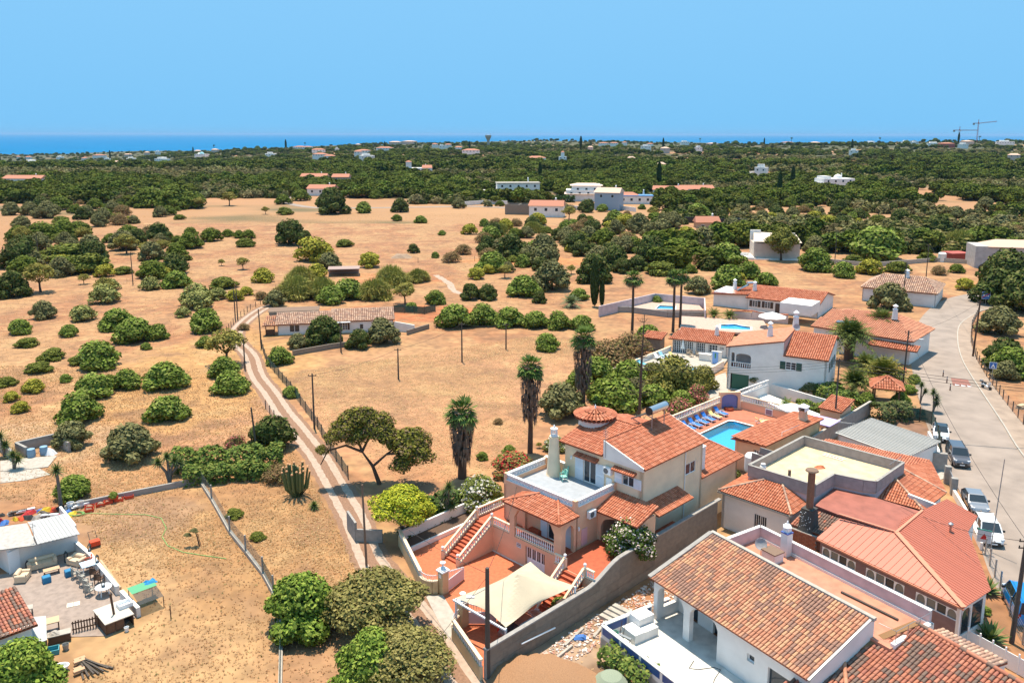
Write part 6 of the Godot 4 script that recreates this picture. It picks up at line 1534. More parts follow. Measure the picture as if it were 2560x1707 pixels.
func sofa(label: String,p: Vector3,turn: float,w: float) -> void:
	var S := thing("sofa" if w > 1.3 else "tub_armchair",label,"sofa" if w > 1.3 else "armchair",p,turn,"cream seats on the patio")
	var m := mat("cream_leather",0.7,0.52,0.35,0.6,"soft",0.8)
	part(S,"base",MB.new().ext(-w / 2,0.08,-0.42,w / 2,0.36,0.42),m)
	part(S,"backrest",MB.new().tube([V(-w / 2,0.62,-0.36),V(w / 2,0.62,-0.36)],[0.2,0.2],8).ext(-w / 2,0.3,-0.45,w / 2,0.65,-0.25),m)
	for s in [-1,1]: part(S,"armrest",MB.new().tube([V(s * w / 2,0.52,-0.4),V(s * w / 2,0.52,0.42)],[0.17,0.17],8).ext(s * w / 2 - 0.14,0.08,-0.4,s * w / 2 + 0.14,0.5,0.41),m)
	var n := maxi(1,roundi((w - 0.3) / 0.7))
	for i in n: part(S,"cushion",MB.new().ext(-w / 2 + 0.16 + i * (w - 0.32) / n,0.36,-0.24,-w / 2 + 0.14 + (i + 1) * (w - 0.32) / n,0.5,0.4),m)
func table(label: String,p: Vector3,turn: float,w: float,d: float,h: float,m: Material,lm: Material) -> void:
	var T := thing("table",label,"table",p,turn)
	part(T,"top",MB.new().ext(-w / 2,h - 0.06,-d / 2,w / 2,h,d / 2),m)
	for x in [-1,1]:
		for z in [-1,1]: part(T,"leg",MB.new().box(V(x * (w / 2 - 0.08),(h - 0.06) / 2,z * (d / 2 - 0.08)),V(0.07,h - 0.06,0.07)),lm)
func lantern(label: String,p: Vector3,h := 0.5) -> void:
	var L := thing("lantern",label,"lantern",p,20)
	part(L,"frame",MB.new().ext(-0.13,0,-0.13,0.13,0.05,0.13).ext(-0.13,0.05,-0.13,-0.1,h,-0.1).ext(0.1,0.05,-0.13,0.13,h,-0.1).ext(-0.13,0.05,0.1,-0.1,h,0.13).ext(0.1,0.05,0.1,0.13,h,0.13).lathe(V(0,h,0),[[0.19,0],[0.12,0.08],[0.02,0.2],[0,0.22]],4,turned(45)),M["black_plastic"])
	part(L,"candle",MB.new().lathe(V(0,0.05,0),[[0.05,0],[0.05,0.18],[0,0.18]],8),M["white_paint"])
func crate(label: String,p: Vector3,turn: float,m: Material,full := true) -> void:
	var C := thing("crate",label,"crate",p,turn,"crates along the yard wall")
	part(C,"floor",MB.new().ext(-0.4,0,-0.25,0.4,0.04,0.25),m)
	for s in [[V(0,0.17,0.25),V(0.8,0.3,0.03)],[V(0,0.17,-0.25),V(0.8,0.3,0.03)],[V(0.4,0.17,0),V(0.03,0.3,0.5)],[V(-0.4,0.17,0),V(0.03,0.3,0.5)]]: part(C,"side",MB.new().box(s[0],s[1]),m)
	if full: part(C,"contents",crumple(0.36,0.35,int(p.x * 10)),mat("rubble",0.4,0.27,0.18,0.9,"grit",0.9),V(0,0.08,0))
func yard() -> void:
	rng.seed = 31
	setting("patio",MB.new().prism([Vector2(-50,-60),Vector2(-42,-63.2),Vector2(-38.3,-67),Vector2(-36,-65.1),Vector2(-28.4,-57.0),Vector2(-29.3,-54.6),Vector2(-33,-54.4),Vector2(-36.6,-54),Vector2(-44,-52)],0,0.05),mat("patio_concrete",0.34,0.26,0.215,0.9,"stain",0.2,0.5))
	var w: Material = M["white"]
	var S := thing("patio_shack","whitewashed shack with corrugated metal roof beside the patio","shed")
	part(S,"wall",MB.new().bar(V(-41.7,1.15,-63.3),V(-40.4,1.15,-65.7),0.2,2.3),w)
	part(S,"wall",MB.new().bar(V(-40.4,1.15,-65.7),V(-38.2,1.15,-67.3),0.2,2.3),w); part(S,"wall",MB.new().bar(V(-38.2,1.15,-67.3),V(-41.5,1.15,-71.0),0.2,2.3),w); part(S,"wall",MB.new().bar(V(-41.7,1.1,-63.3),V(-46,1.1,-66.5),0.2,2.2),w)
	flat_panels(S,[V(-39.5,2.35,-63.8),V(-36.9,2.35,-65.6),V(-39.8,2.65,-68.9),V(-42.2,2.65,-67.2)],V(1,0,1.1),0.3,metal("zinc",0.42,0.41,0.4,0.5,0.2))
	part(S,"old_roof",MB.new().quad_pts(V(-46.5,2.3,-61.5),V(-39.6,2.3,-63.75),V(-42.3,2.55,-67.2),V(-47,2.55,-65.5)).quad_pts(V(-47,2.5,-65.5),V(-42.3,2.5,-67.2),V(-39.6,2.25,-63.75),V(-46.5,2.25,-61.5)),mat("fibre_cement",0.47,0.43,0.39,0.9,"stain",0.3))
	part(S,"door",MB.new().bar(V(-41.6,1.0,-63.05),V(-41.2,1.0,-63.9),0.08,1.9),mat("white_paint",0.8,0.8,0.8))
	var an := MB.new().tube([V(-40.0,2.4,-64.2),V(-40.0,4.0,-64.2)],[0.025,0.02],5)
	part(S,"aerial",an.bar(V(-40.3,3.9,-64.3),V(-39.7,3.9,-64.1),0.03).bar(V(-40.2,3.7,-64.0),V(-39.8,3.7,-64.4),0.03),M["steel"])
	var W := thing("patio_wall","low white wall along the right edge of the patio","wall")
	for e in [[V(-38.2,0.4,-67.2),V(-35.9,0.4,-65.1)],[V(-35.9,0.4,-65.1),V(-31.2,0.4,-60.0)],[V(-30.6,0.4,-59.4),V(-28.2,0.4,-57)]]: part(W,"wall",MB.new().bar(e[0],e[1],0.3,0.8),w)
	sofa("cream two seat sofa against the shack wall",V(-39.6,0.05,-64.3),35,1.9); sofa("cream tub armchair at the left of the patio",V(-40.0,0.05,-62.2),100,1.0); sofa("cream tub armchair beside the low patio wall",V(-36.9,0.05,-64.7),-20,1.15)
	table("low wooden coffee table before the cream sofa",V(-38.2,0.05,-63.2),35,1.2,0.6,0.42,plain("tan_wood",0.5,0.33,0.2),M["wood"])
	var bl := mat("blue_ottoman",0.02,0.2,0.38,0.7,"soft",0.8)
	for i in 2: single("ottoman",["blue cube ottoman nearer the armchair","blue cube ottoman nearer the plastic table"][i],"ottoman",MB.new().ext(-0.3,0,-0.3,0.3,0.46,0.3).ext(-0.27,0.46,-0.27,0.27,0.5,0.27),bl,[V(-37.9,0.05,-61.9),V(-36.6,0.05,-62.9)][i],40)
	table("pale blue square table near the low patio wall",V(-35.3,0.05,-63.5),40,1.1,1.1,0.74,plain("pale_blue",0.5,0.62,0.68),M["white_paint"])
	var rt := thing("round_table","round white plastic table at the end of the chairs","table",V(-32.3,0.05,-60.0),0)
	part(rt,"top",MB.new().lathe(V(0,0.7,0),[[0,-0.05],[0.6,-0.05],[0.62,0],[0,0.01]],20),M["white_paint"])
	for i in 4: part(rt,"leg",MB.new().bar(V(cos(i * PI / 2) * 0.45,0,sin(i * PI / 2) * 0.45),V(cos(i * PI / 2) * 0.35,0.68,sin(i * PI / 2) * 0.35),0.07),M["white_paint"])
	var ch := ["grey plastic chair behind the pale blue table","grey plastic chair nearest the blue ottoman","grey plastic chair in the middle of the row","grey plastic chair left of the round table","grey plastic chair nearest the round table","brown wooden chair by the low wall, upper","brown wooden chair by the low wall, lower"]
	var cp := [V(-35.9,0.05,-62.6),V(-35.2,0.05,-62.1),V(-34.6,0.05,-61.4),V(-33.9,0.05,-60.7),V(-33.4,0.05,-60.0),V(-34.3,0.05,-62.6),V(-33.5,0.05,-61.7)]
	for i in 7: garden_chair(thing("patio_chair",ch[i],"chair",cp[i],130 + i * 7,"chairs on the patio"),plain("grey_plastic",0.33,0.31,0.27) if i < 5 else M["wood"])
	garden_chair(thing("patio_chair","orange plastic chair at the pale blue table","chair",V(-35.7,0.05,-64.4),-60,"chairs on the patio"),plain("orange_plastic",0.6,0.08,0.02))
	lantern("black lantern on the round white table",V(-32.3,0.76,-60.0),0.35); lantern("black lantern on the low wall by the blue table",V(-34.6,0.8,-63.7)); lantern("tall black lantern left of the cream sofa",V(-40.6,0.05,-63.9),0.6); lantern("tall black lantern right of the cream sofa",V(-38.0,0.05,-65.1),0.8); lantern("black lantern at the top corner of the low wall",V(-36.2,0.8,-65.6),0.5)
	single("floor_lid","cream drain cover in the middle of the patio","cover",MB.new().ext(-0.45,0.05,-0.3,-0.02,0.09,0.3).ext(0.02,0.05,-0.3,0.45,0.09,0.3),plain("cream_lid",0.7,0.62,0.5),V(-34,0,-58.6),25)
	# wooden gate, kitchen cabinet counter, sink
	var G := thing("picket_gate","brown picket gate at the front of the patio","gate",V(-32.1,0,-54.9),27)
	for i in 10: part(G,"picket",MB.new().ext(i * 0.185,0.05,-0.02,i * 0.185 + 0.085,0.95 + 0.05 * sin(i),0.02),M["wood"])
	for y in [0.25,0.75]: part(G,"rail",MB.new().ext(-0.05,y,-0.05,1.8,y + 0.09,-0.021),M["wood"])
	var C := thing("outdoor_counter","old kitchen cabinet counter with cream doors at the patio corner","counter",V(-29.5,0,-54.6),44)
	part(C,"worktop",MB.new().ext(-0.05,0.88,-2.6,2.0,0.94,0.05),plain("worktop",0.5,0.44,0.37)); part(C,"carcass",MB.new().ext(0,0.05,-2.5,0.06,0.88,0.0).ext(1.9,0.05,-2.5,1.96,0.88,0).ext(0.06,0.05,-2.5,1.9,0.88,-2.44),M["wood"])
	for i in 2:
		var d := part(C,"door",MB.new().ext(0.08 + i * 0.62,0.1,-0.03,0.66 + i * 0.62,0.86,0.0),mat("old_door",0.26,0.13,0.07,0.8,"bark",0.7))
		part(d,"panel",MB.new().ext(0.16 + i * 0.62,0.2,0.0,0.58 + i * 0.62,0.74,0.02),mat("old_door",0.26,0.13,0.07))
	part(C,"prop",MB.new().bar(V(0.9,0.94,-0.9),V(0.8,2.6,-1.0),0.12),M["wood"])
	var sk := thing("butler_sink","square white sink on the counter","sink",V(-29.2,0.94,-57.0),44)
	part(sk,"basin",MB.new().ext(-0.5,0,-0.4,0.5,0.06,0.4).ext(-0.5,0.06,-0.4,-0.42,0.3,0.4).ext(0.42,0.06,-0.4,0.5,0.3,0.4).ext(-0.42,0.06,-0.4,0.42,0.3,-0.32).ext(-0.42,0.06,0.32,0.42,0.3,0.4),M["white_paint"])
	bucket("white bucket under the counter",V(-28.3,0,-55.2),M["white_paint"],0.17)
	for i in 3: single("slatted_bench",["orange slat of a folded chair by the sink, upper","orange slat of a folded chair by the sink, middle","orange slat of a folded chair by the sink, lower"][i],"slat",MB.new().ext(-0.5,0.3,-0.05,0.5,0.34,0.05),plain("orange_plastic",0.6,0.08,0.02),V(-30.2 + i * 0.08,0.05 + i * 0.05,-57.3 + i * 0.18),25)
	# net cage right of the sink
	var N := thing("net_cage","low netted plant cage with green and blue covers","cage",V(-28.3,0,-58.6),44)
	part(N,"frame",MB.new().ext(-0.9,0,-1.2,-0.85,1.2,-1.15).ext(0.85,0,-1.2,0.9,1.2,-1.15).ext(-0.9,0,1.1,-0.85,0.9,1.15).ext(0.85,0,1.1,0.9,0.9,1.15),M["grey_wood"])
	part(N,"netting",MB.new().quad_pts(V(-0.9,0.9,1.15),V(0.9,0.9,1.15),V(0.9,1.2,-0.3),V(-0.9,1.2,-0.3)),netting("black_net",0.05,0.05,0.05,0.7)); part(N,"green_cover",MB.new().quad_pts(V(-0.95,1.23,-0.2),V(0.95,1.23,-0.2),V(0.95,1.28,-1.3),V(-0.95,1.28,-1.3)),plain("green_tarp",0.08,0.32,0.16)); part(N,"blue_cover",crumple(0.5,0.25,8),plain("blue_tarp",0.01,0.22,0.45),V(0.7,1.2,-1.0))
	# white cabin, tarpaulin shelter and clutter at the left edge
	var H := thing("white_cabin","white cabin with tile roof and metal door at the left edge","shed",V(-36.9,0,-55.9),44)
	part(H,"wall",MB.new().ext(-5,0,0,0,2.4,5),w); roof(H,[V(-5.4,2.35,5.3),V(0.35,2.35,5.3),V(0.35,2.9,-0.3),V(-5.4,2.9,-0.3)],MOSSY,0.25,0.44)
	part(H,"door",MB.new().ext(-0.02,0.02,1.4,0.05,2.0,2.8),metal("door_steel",0.45,0.44,0.43,0.35,0.6))
	table("small white side table with drawers by the white cabin",V(-36.8,0.05,-57.2),30,0.9,0.7,0.6,M["pale_concrete"],M["grey_wood"])
	table("trestle of pale boards behind the tarpaulin shelter",V(-34.1,0.05,-55.0),30,1.8,0.9,0.85,plain("pale_timber",0.5,0.36,0.22),M["wood"])
	var T := thing("tarpaulin_shelter","grey tarpaulin shelter over green boards at the left edge","shelter",V(-35.6,0,-51.6),30)
	var tp := MB.new()
	for i in 6:
		for j in 4:
			var f := func(a: int,b: int) -> Vector3: return V(-2.6 + a * 0.95,1.75 + 0.12 * sin(a * 1.7 + b) - 0.1 * b,-1.6 + b * 0.75)
			tp.quad(f.call(i,j + 1),f.call(i + 1,j + 1),f.call(i + 1,j),f.call(i,j))
	part(T,"tarpaulin",tp,mat("tarp_grey",0.47,0.48,0.46,0.6,"soft",0.5))
	for i in 4: part(T,"board",MB.new().ext(-2.4 + i * 1.1,0.1,1.2,-1.35 + i * 1.1,1.2,1.25),plain("green_board",0.14,0.2,0.12))
	for i in 5: part(T,"post",MB.new().ext(-2.5 + i * 1.25,0,1.28,-2.42 + i * 1.25,1.5,1.36),M["grey_wood"])
	var bx := thing("wooden_chest","brown wooden chest with white lid and sacks on it","chest",V(-32.4,0,-54.1),27)
	part(bx,"body",MB.new().ext(-0.9,0,-0.3,0.5,0.6,0.3),M["wood"]); part(bx,"lid",MB.new().ext(-0.95,0.6,-0.35,0.55,0.66,0.35),M["pale_concrete"]); part(bx,"sack",crumple(0.35,0.2,12),M["pale_concrete"],V(-0.5,0.66,0))
	single("turquoise_tub","turquoise fish crate by the wooden chest","crate",MB.new().ext(-0.5,0,-0.35,0.5,0.05,0.35).ext(-0.5,0.05,-0.35,-0.45,0.35,0.35).ext(0.45,0.05,-0.35,0.5,0.35,0.35).ext(-0.45,0.05,0.3,0.45,0.35,0.35).ext(-0.45,0.05,-0.35,0.45,0.35,-0.3),plain("turquoise",0.06,0.3,0.36),V(-32.4,0,-52.6),25)
	bucket("grey pot beside the turquoise crate",V(-31.6,0,-53.0),M["concrete"],0.22)
	var bt := thing("hip_bath","white oval bath lying in the dry grass","bath",V(-30.7,0,-50.6),20)
	part(bt,"shell",MB.new().lathe(Vector3.ZERO,[[0.35,0],[0.42,0.1],[0.5,0.4],[0.54,0.42],[0.46,0.4],[0.38,0.12],[0,0.1]],16),M["white_paint"]).scale = V(1.1,1,0.75)
	for i in 7: single("timber",ORD[i] + " old grey timber from the left beside the white bath","timber",MB.new().ext(-0.06,0,-1.2,0.06,0.1,1.2),M["grey_wood"],V(-29.3 + i * 0.16,0.05 + (i % 3) * 0.08,-50.6 - i * 0.1),35 + i * 6,"timber heap by the bath")
	for i in 4: single("brick_pile",ORD[i] + " pale brick block from the left beside the white bath","brick",MB.new().ext(-0.35,0,-0.15,0.35,0.18,0.15),plain("tan_brick",0.5,0.3,0.17),V(-30.0 + i * 0.25,(i % 2) * 0.18,-51.8 + i * 0.5),40,"bricks by the bath")
	# crates, pots, planks and junk along the far yard wall
	var og := plain("crate_orange",0.62,0.06,0.015)
	for i in 7: crate(["orange crate of rubble, left end of the row","orange crate of rubble, second in the row","orange crate of rubble, third in the row","orange crate with a green plant","orange crate of rubble, fifth in the row","empty orange crate, right end of the row","orange crate below the row"][i],[V(-41.2,0,-75.4),V(-40.4,0,-75.9),V(-39.9,0,-76.5),V(-39.5,0.35,-76.8),V(-39.1,0,-77.0),V(-38.4,0,-77.7),V(-40.9,0,-74.7)][i],28,og,i != 5)
	plant("fig",V(-39.5,0.5,-76.8),0.5,"leafy plant growing from an orange crate")
	bucket("white bucket of rubble left of the orange crates",V(-43.0,0,-75.3),M["white_paint"],0.32); bucket("grey-white bucket of rubble beside the orange crates",V(-42.2,0,-75.6),plain("bucket_grey",0.5,0.5,0.52),0.32)
	var junk := [["heap_of_planks","heap of grey planks on the junk bank",M["grey_wood"]],["white_board","white board on the junk bank",M["white_paint"]],["red_sheet","red plastic sheet on the junk bank",plain("red_plastic",0.5,0.03,0.03)],["blue_bag","blue bag on the junk bank",plain("blue_plastic",0.04,0.14,0.4)],["yellow_tub","yellow tub on the junk bank",plain("yellow_plastic",0.6,0.4,0.02)],["orange_tub","orange tub on the junk bank",og],["tyre_heap","black heap on the junk bank",M["rubber"]],["pale_sack","pale sack on the junk bank",M["pale_concrete"]]]
	for i in 26:
		var j: Array = junk[i % 8]
		var p := V(-49.5 + (i % 13) * 0.62 + rnd(-0.2,0.2),0.02,-71.8 - (i / 13) * 1.6 - (i % 13) * 0.2 + rnd(-0.3,0.3))
		single(j[0],ORD[i % 13] + " piece from left, " + j[1] + ["",", nearer the shack"][i / 13],"junk",crumple(rnd(0.3,0.6),rnd(0.2,0.5),i + 40) if i % 8 != 0 and i % 8 != 1 else MB.new().box(V(0,0.25,0),V(1.6,0.08,0.5)).box(V(0.1,0.35,0.1),V(1.4,0.06,0.3)),j[2],p,rnd(0,180),"junk behind the shack")
	var hp := []
	for i in 40: hp.append(V(-41.8 + cos(i * 0.5) * (0.5 + i * 0.008),0.06 + i * 0.003,-74.0 + sin(i * 0.5) * 0.4))
	for q in [V(-40.67,0,-74.28),V(-37.86,0,-74.09),V(-35.1,0,-74),V(-33.34,0,-73.27),V(-32.01,0,-71.25),V(-31.71,0,-69.58),V(-30.54,0,-67.97),V(-28.74,0,-66.81),V(-26.61,0,-66.21),V(-24.55,0,-65.69)]: hp.append(q + V(0,0.04,0))
	single("garden_hose","green garden hose snaking across the fenced yard","hose",MB.new().tube(hp,hp.map(func(_e): return 0.035),5,false),plain("hose_green",0.2,0.42,0.12))
	var mach := thing("garden_machine","orange garden machine at the shack's right corner","machine",V(-36.9,0,-67.8),40)
	part(mach,"body",MB.new().ext(-0.4,0.2,-0.3,0.4,0.6,0.3),og); part(mach,"handle",MB.new().tube([V(-0.3,0.5,-0.3),V(-0.3,1.1,-0.9),V(0.3,1.1,-0.9),V(0.3,0.5,-0.3)],[0.03,0.03,0.03,0.03],5),M["black_plastic"])
	for s in [-0.42,0.36]: part(mach,"wheel",MB.new().lathe(V(s,0.2,0),[[0,0],[0.2,0],[0.2,0.08],[0,0.08]],10,Basis(Vector3.BACK,-PI / 2)),M["rubber"])
	var log := V(-34.8,0.12,-64.8)
	for i in 6: single("log",ORD[i] + " pale log from the top beside the low patio wall","log",MB.new().tube([V(0,0,-0.45),V(0,0,0.45)],[0.12,0.11],7),plain("pale_timber",0.5,0.36,0.22),log + V(0.62,0,0.72) * i,41,"line of logs by the patio")
	single("stake","thin brown stake standing in the yard grass","stake",MB.new().ext(-0.03,0,-0.03,0.03,1.1,0.03),M["wood"],V(-25.7,0,-56.8))
	# ruined wall and clutter, left middle
	var R := thing("ruined_wall","ruined concrete walls with blue barrels at the left edge","ruin")
	for e in [[V(-56.84,0,-89.82),V(-53.97,0,-92.53)],[V(-53.97,0,-92.53),V(-50.75,0,-89.82)],[V(-56.84,0,-89.82),V(-54.75,0,-88.27)],[V(-59.14,0,-90.48),V(-55.57,0,-87.01)]]: part(R,"wall",MB.new().bar(e[0] + V(0,0.6,0),e[1] + V(0,0.6,0),0.3,1.2),M["concrete"])
	part(R,"slab",MB.new().prism([Vector2(-57.03,-87.01),Vector2(-54.62,-87.89),Vector2(-51.54,-88.53),Vector2(-50.82,-85.43),Vector2(-53.93,-84.25),Vector2(-55.34,-84.25)],0,0.1),M["pale_concrete"])
	for i in 2: single("barrel",["blue barrel standing in the ruin","blue barrel lying in the ruin"][i],"barrel",MB.new().lathe(Vector3.ZERO,[[0,0],[0.4,0],[0.45,0.5],[0.4,1.0],[0,1.0]],12),plain("barrel_blue",0.2,0.33,0.45),[V(-53.26,0,-89.04),V(-54.25,0,-88.27)][i])
	single("sack","white sack beside the blue barrel","sack",crumple(0.7,0.8,77),M["white_paint"],V(-52.69,0,-89.17))
	setting("bare_slab",MB.new().prism([Vector2(-55.34,-84.25),Vector2(-51.57,-85.07),Vector2(-49.48,-83.44),Vector2(-51.2,-81.97),Vector2(-53.48,-81.2)],0,0.05),M["pale_concrete"])

const TREES := {"fig": [-49.9,-114.6,3.2,-55.4,-114.1,2.1,-44.1,-100.9,2.7,-58.3,-110.5,2.8,-55.0,-100.4,2.8,-65.8,-117.2,1.0,-39.8,-112.2,2.6,-43.4,-120.0,2.3,-65.0,-125.1,3.6,-44.1,-78.1,1.9,-36.9,-127.0,2.1,-30.8,-110.3,1.3,-39.2,-112.2,2.2,-57.0,-149.2,3.2,-74.0,-150.9,3.3,-66.4,-141.4,3.6,-63.2,-142.9,2.1,-90.1,-147.0,2.3,-80.1,-145.2,1.8,-69.0,-382.4,4.0,-37.6,-338.4,2.7,-25.3,-296.6,1.6,-22.6,-241.4,1.4,5.9,-136.2,2.4,2.7,-183.9,4.0,42.8,-345.7,3.7,24.3,-325.4,2.6,59.9,-228.6,5.4,51.2,-193.5,4.3,80.6,-357.4,5.7,106.8,-240.2,8.3,81.7,-219.4,4.7,85.1,-209.2,3.4,-10.8,-153.0,3.7,-5.5,-154.5,3.1,-0.5,-153.8,3.1,4.5,-152.5,2.7,8.9,-151.7,2.5,13.0,-150.6,2.4,14.2,-105.8,3.4,18.8,-76.4,1.8,-36.4,-179.9,3.9,45.1,-224.9,3.9,76.2,-121.4,3.3,-80.0,-193.6,3.4,42.9,-390.6,3.1,-52.7,-137.5,1.5,-62.1,-135.8,1.0,-39.1,-174.9,3.3,-16.5,-174.4,2.3,-20.8,-167.4,1.5,14.8,-179.1,2.2,60.3,-207.3,3.3,61.9,-197.8,2.7,24.0,-141.0,2.7,31.3,-174.0,1.4,12.7,-119.3,2.9,17.3,-117.1,2.9,12.5,-108.9,2.4,19.1,-107.1,2.4,22.9,-106.8,1.8,9.8,-115.6,1.9,53.2,-108.3,1.2,56.2,-112.1,1.1,48.1,-107.4,1.3,46.2,-113.2,1.2,46.7,-119.5,1.2,59.3,-117.2,1.0,38.2,-62.8,0.6,36.2,-57.7,0.5],"figpale": [-68.0,-174.1,3.7,-88.0,-174.8,3.4,-65.8,-169.4,3.2,-84.9,-190.4,2.6,-94.0,-190.2,2.2,-84.0,-157.8,2.6,-65.8,-161.3,1.7,-65.1,-179.0,2.2],"fignear": [-15.4,-55.7,3.0,-32.0,-48.2,2.7,-9.1,-49.0,2.7],"olive": [-51.5,-91.8,2.2,-42.8,-87.6,3.1,-201.0,-356.9,5.2,-224.8,-369.9,4.3,-216.4,-369.9,4.3,-146.3,-267.9,3.1,-129.6,-251.5,4.1,-154.1,-334.9,2.5,-115.6,-208.5,3.5,-131.3,-222.3,3.6,-36.6,-136.8,1.9,-22.6,-140.4,3.1,-50.3,-171.8,2.5,-49.2,-219.6,3.5,18.7,-268.2,3.4,26.0,-279.5,3.9,29.2,-282.3,2.6,47.2,-306.3,5.0,53.6,-293.0,4.7,62.7,-321.9,4.7,35.7,-253.4,3.7,48.0,-239.4,4.3,24.0,-225.1,4.3,9.4,-191.1,4.9,61.9,-264.8,4.9,42.7,-186.4,3.0,76.8,-287.1,5.3,94.6,-255.2,3.7,89.4,-147.7,3.8,73.8,-119.1,2.0,79.4,-169.8,4.1,6.4,-102.4,3.3,9.7,-246.6,4.7,-92.8,-159.7,2.6,17.4,-111.5,1.8,58.4,-236.3,3.1,54.3,-179.1,2.4],"olivenear": [-9.9,-55.6,3.7,-7.0,-49.4,3.1],"dark": [-73.1,-270.4,5.9,-69.4,-274.4,2.9,-32.7,-139.6,3.5,-26.1,-137.0,2.3,-82.6,-378.0,8.0,-52.5,-386.9,4.5,-30.4,-251.6,2.0,-0.5,-239.8,5.0,20.8,-245.9,3.4,24.1,-248.2,2.6,28.3,-332.0,3.0,34.5,-386.7,4.1,38.2,-409.3,3.2,39.4,-231.7,5.3,33.7,-219.3,2.9,29.3,-215.0,2.8,20.2,-201.3,4.7,7.7,-219.2,2.6,4.7,-229.6,2.4,6.0,-175.5,1.7,59.0,-208.2,2.5,95.8,-350.5,2.8,90.6,-354.2,2.8,154.8,-298.2,5.4,77.0,-125.0,3.4,105.2,-175.5,5.2,105.9,-167.0,5.9,-133.9,-221.7,5.6,-112.0,-181.6,3.9,22.9,-81.2,1.3,-27.8,-90.9,2.8,-7.6,-254.2,3.4,119.4,-196.4,6.3,28.3,-236.6,3.8,-9.2,-179.2,2.4,-5.4,-179.2,2.4,10.4,-207.1,2.8],"pine": [-180.3,-411.6,8.7,-164.7,-402.6,9.8,-157.6,-406.3,7.5,-217.0,-396.1,5.7,-203.0,-402.4,4.3,-199.5,-411.4,2.8,-197.5,-416.0,2.0,-190.9,-411.2,2.4,-183.5,-403.8,2.1,-158.4,-389.9,1.9,-175.1,-354.6,3.9,-168.5,-280.6,4.5,-162.5,-283.3,5.3,-157.7,-286.9,5.3,-154.6,-292.8,4.7,-163.5,-311.9,2.6,-135.1,-275.3,2.6,-133.9,-286.5,4.2,-124.3,-284.2,1.9,-120.4,-284.6,2.7,-111.1,-272.0,2.5,-115.4,-294.5,2.7,-102.7,-261.3,4.3,-102.6,-279.4,4.0,-101.2,-291.8,2.3,-96.0,-288.1,2.3,-92.3,-287.1,2.7,-48.6,-346.8,2.4,-76.8,-468.0,4.2,-68.0,-484.7,4.8,118.0,-216.0,2.1,141.4,-285.9,3.0,-119.2,-430.3,4.5,-115.9,-453.3,5.5,-47.3,-511.3,8.1,-65.9,-531.5,9.8,-35.1,-530.8,8.4],"roundpine": [78.1,-237.0,4.7],"scrub": [-189.1,-367.6,3.5,-94.2,-235.7,2.0,-102.5,-237.3,1.9,-127.8,-233.5,6.5,-111.6,-215.0,6.0,-86.7,-266.1,3.5,-54.3,-265.9,3.0,-103.0,-374.0,3.9,-94.1,-505.6,4.3,-68.3,-192.4,3.3,102.5,-216.7,3.6,-73.4,-115.3,1.6,-72.4,-122.1,2.0,-26.5,-73.7,0.9,-23.0,-69.3,0.8,-83.4,-137.6,1.9,-74.5,-129.4,2.1,-59.5,-117.3,1.3,-68.9,-126.8,1.7,46.6,-361.7,2.9,39.9,-274.1,2.2,52.7,-327.4,3.5,120.1,-236.2,3.1,97.1,-232.1,3.1],"lime": [-64.6,-103.8,1.2,-68.4,-108.2,1.1,-67.7,-112.3,1.6,-60.9,-178.0,2.0,-60.2,-183.7,1.6,-61.6,-200.9,2.9,-57.1,-235.9,5.7,-39.0,-223.9,3.3,-49.8,-207.2,3.0,36.8,-303.0,3.9,60.9,-286.4,3.6,30.9,-263.2,1.7,93.8,-213.9,3.4,106.7,-191.3,2.3,-88.1,-206.7,2.2,-125.7,-227.9,2.4,57.1,-203.4,1.6],"almond": [-45.1,-126.3,3.3,-117.2,-248.5,3.6,-110.5,-246.1,2.2,-105.6,-247.2,2.6,-104.0,-197.2,1.5,-108.6,-186.7,3.9,-72.5,-219.5,1.9,-143.7,-419.6,4.2,-112.2,-375.1,2.0,-152.8,-402.0,3.2,24.5,-354.4,3.3,15.5,-213.0,1.4,-1.8,-206.7,2.0,-23.0,-173.7,2.8,-164.1,-274.4,3.2,-144.7,-276.6,2.9,-80.5,-225.8,1.1,-92.5,-183.9,2.3,1.7,-225.9,1.3,61.9,-361.7,2.9,3.2,-91.3,0.4],"dry": [-24.6,-82.0,1.7,-17.3,-232.9,2.9,108.7,-287.4,3.5,136.3,-274.4,3.1,111.5,-212.6,2.3,15.3,-125.1,4.1,19.8,-132.4,3.6,-158.0,-330.8,4.2,-51.6,-179.1,2.4,-1.7,-99.5,0.7,-50.0,-150.0,1.2,-55.4,-178.8,1.7],"reed": [-48.1,-180.3,4.8,-42.4,-181.1,4.4,-30.6,-180.1,4.4,-29.0,-196.0,4.7,-4.6,-299.1,4.0,7.8,-305.8,4.1,144.3,-264.8,5.6,-23.3,-201.1,3.2,-52.4,-201.3,3.8,96.2,-430.9,5.7,99.2,-405.4,5.3],"cypress": [17.5,-171.5,1.0,19.0,-170.9,0.6,98.6,-557.4,1.8,155.9,-483.1,1.5,193.0,-571.0,1.5,20.9,-622.5,1.5],"white": [-3.2,-75.8,2.5,-6.8,-74.5,1.3,5.0,-90.5,1.4],"red": [0.2,-84.0,2.5],"pink": [-32.1,-91.0,1.3,21.8,-102.9,2.0,25.3,-108.6,1.8],"pepper": [22.6,-111.6,4.0,20.9,-117.7,1.9,27.1,-113.8,2.5]}
var crowns := {}
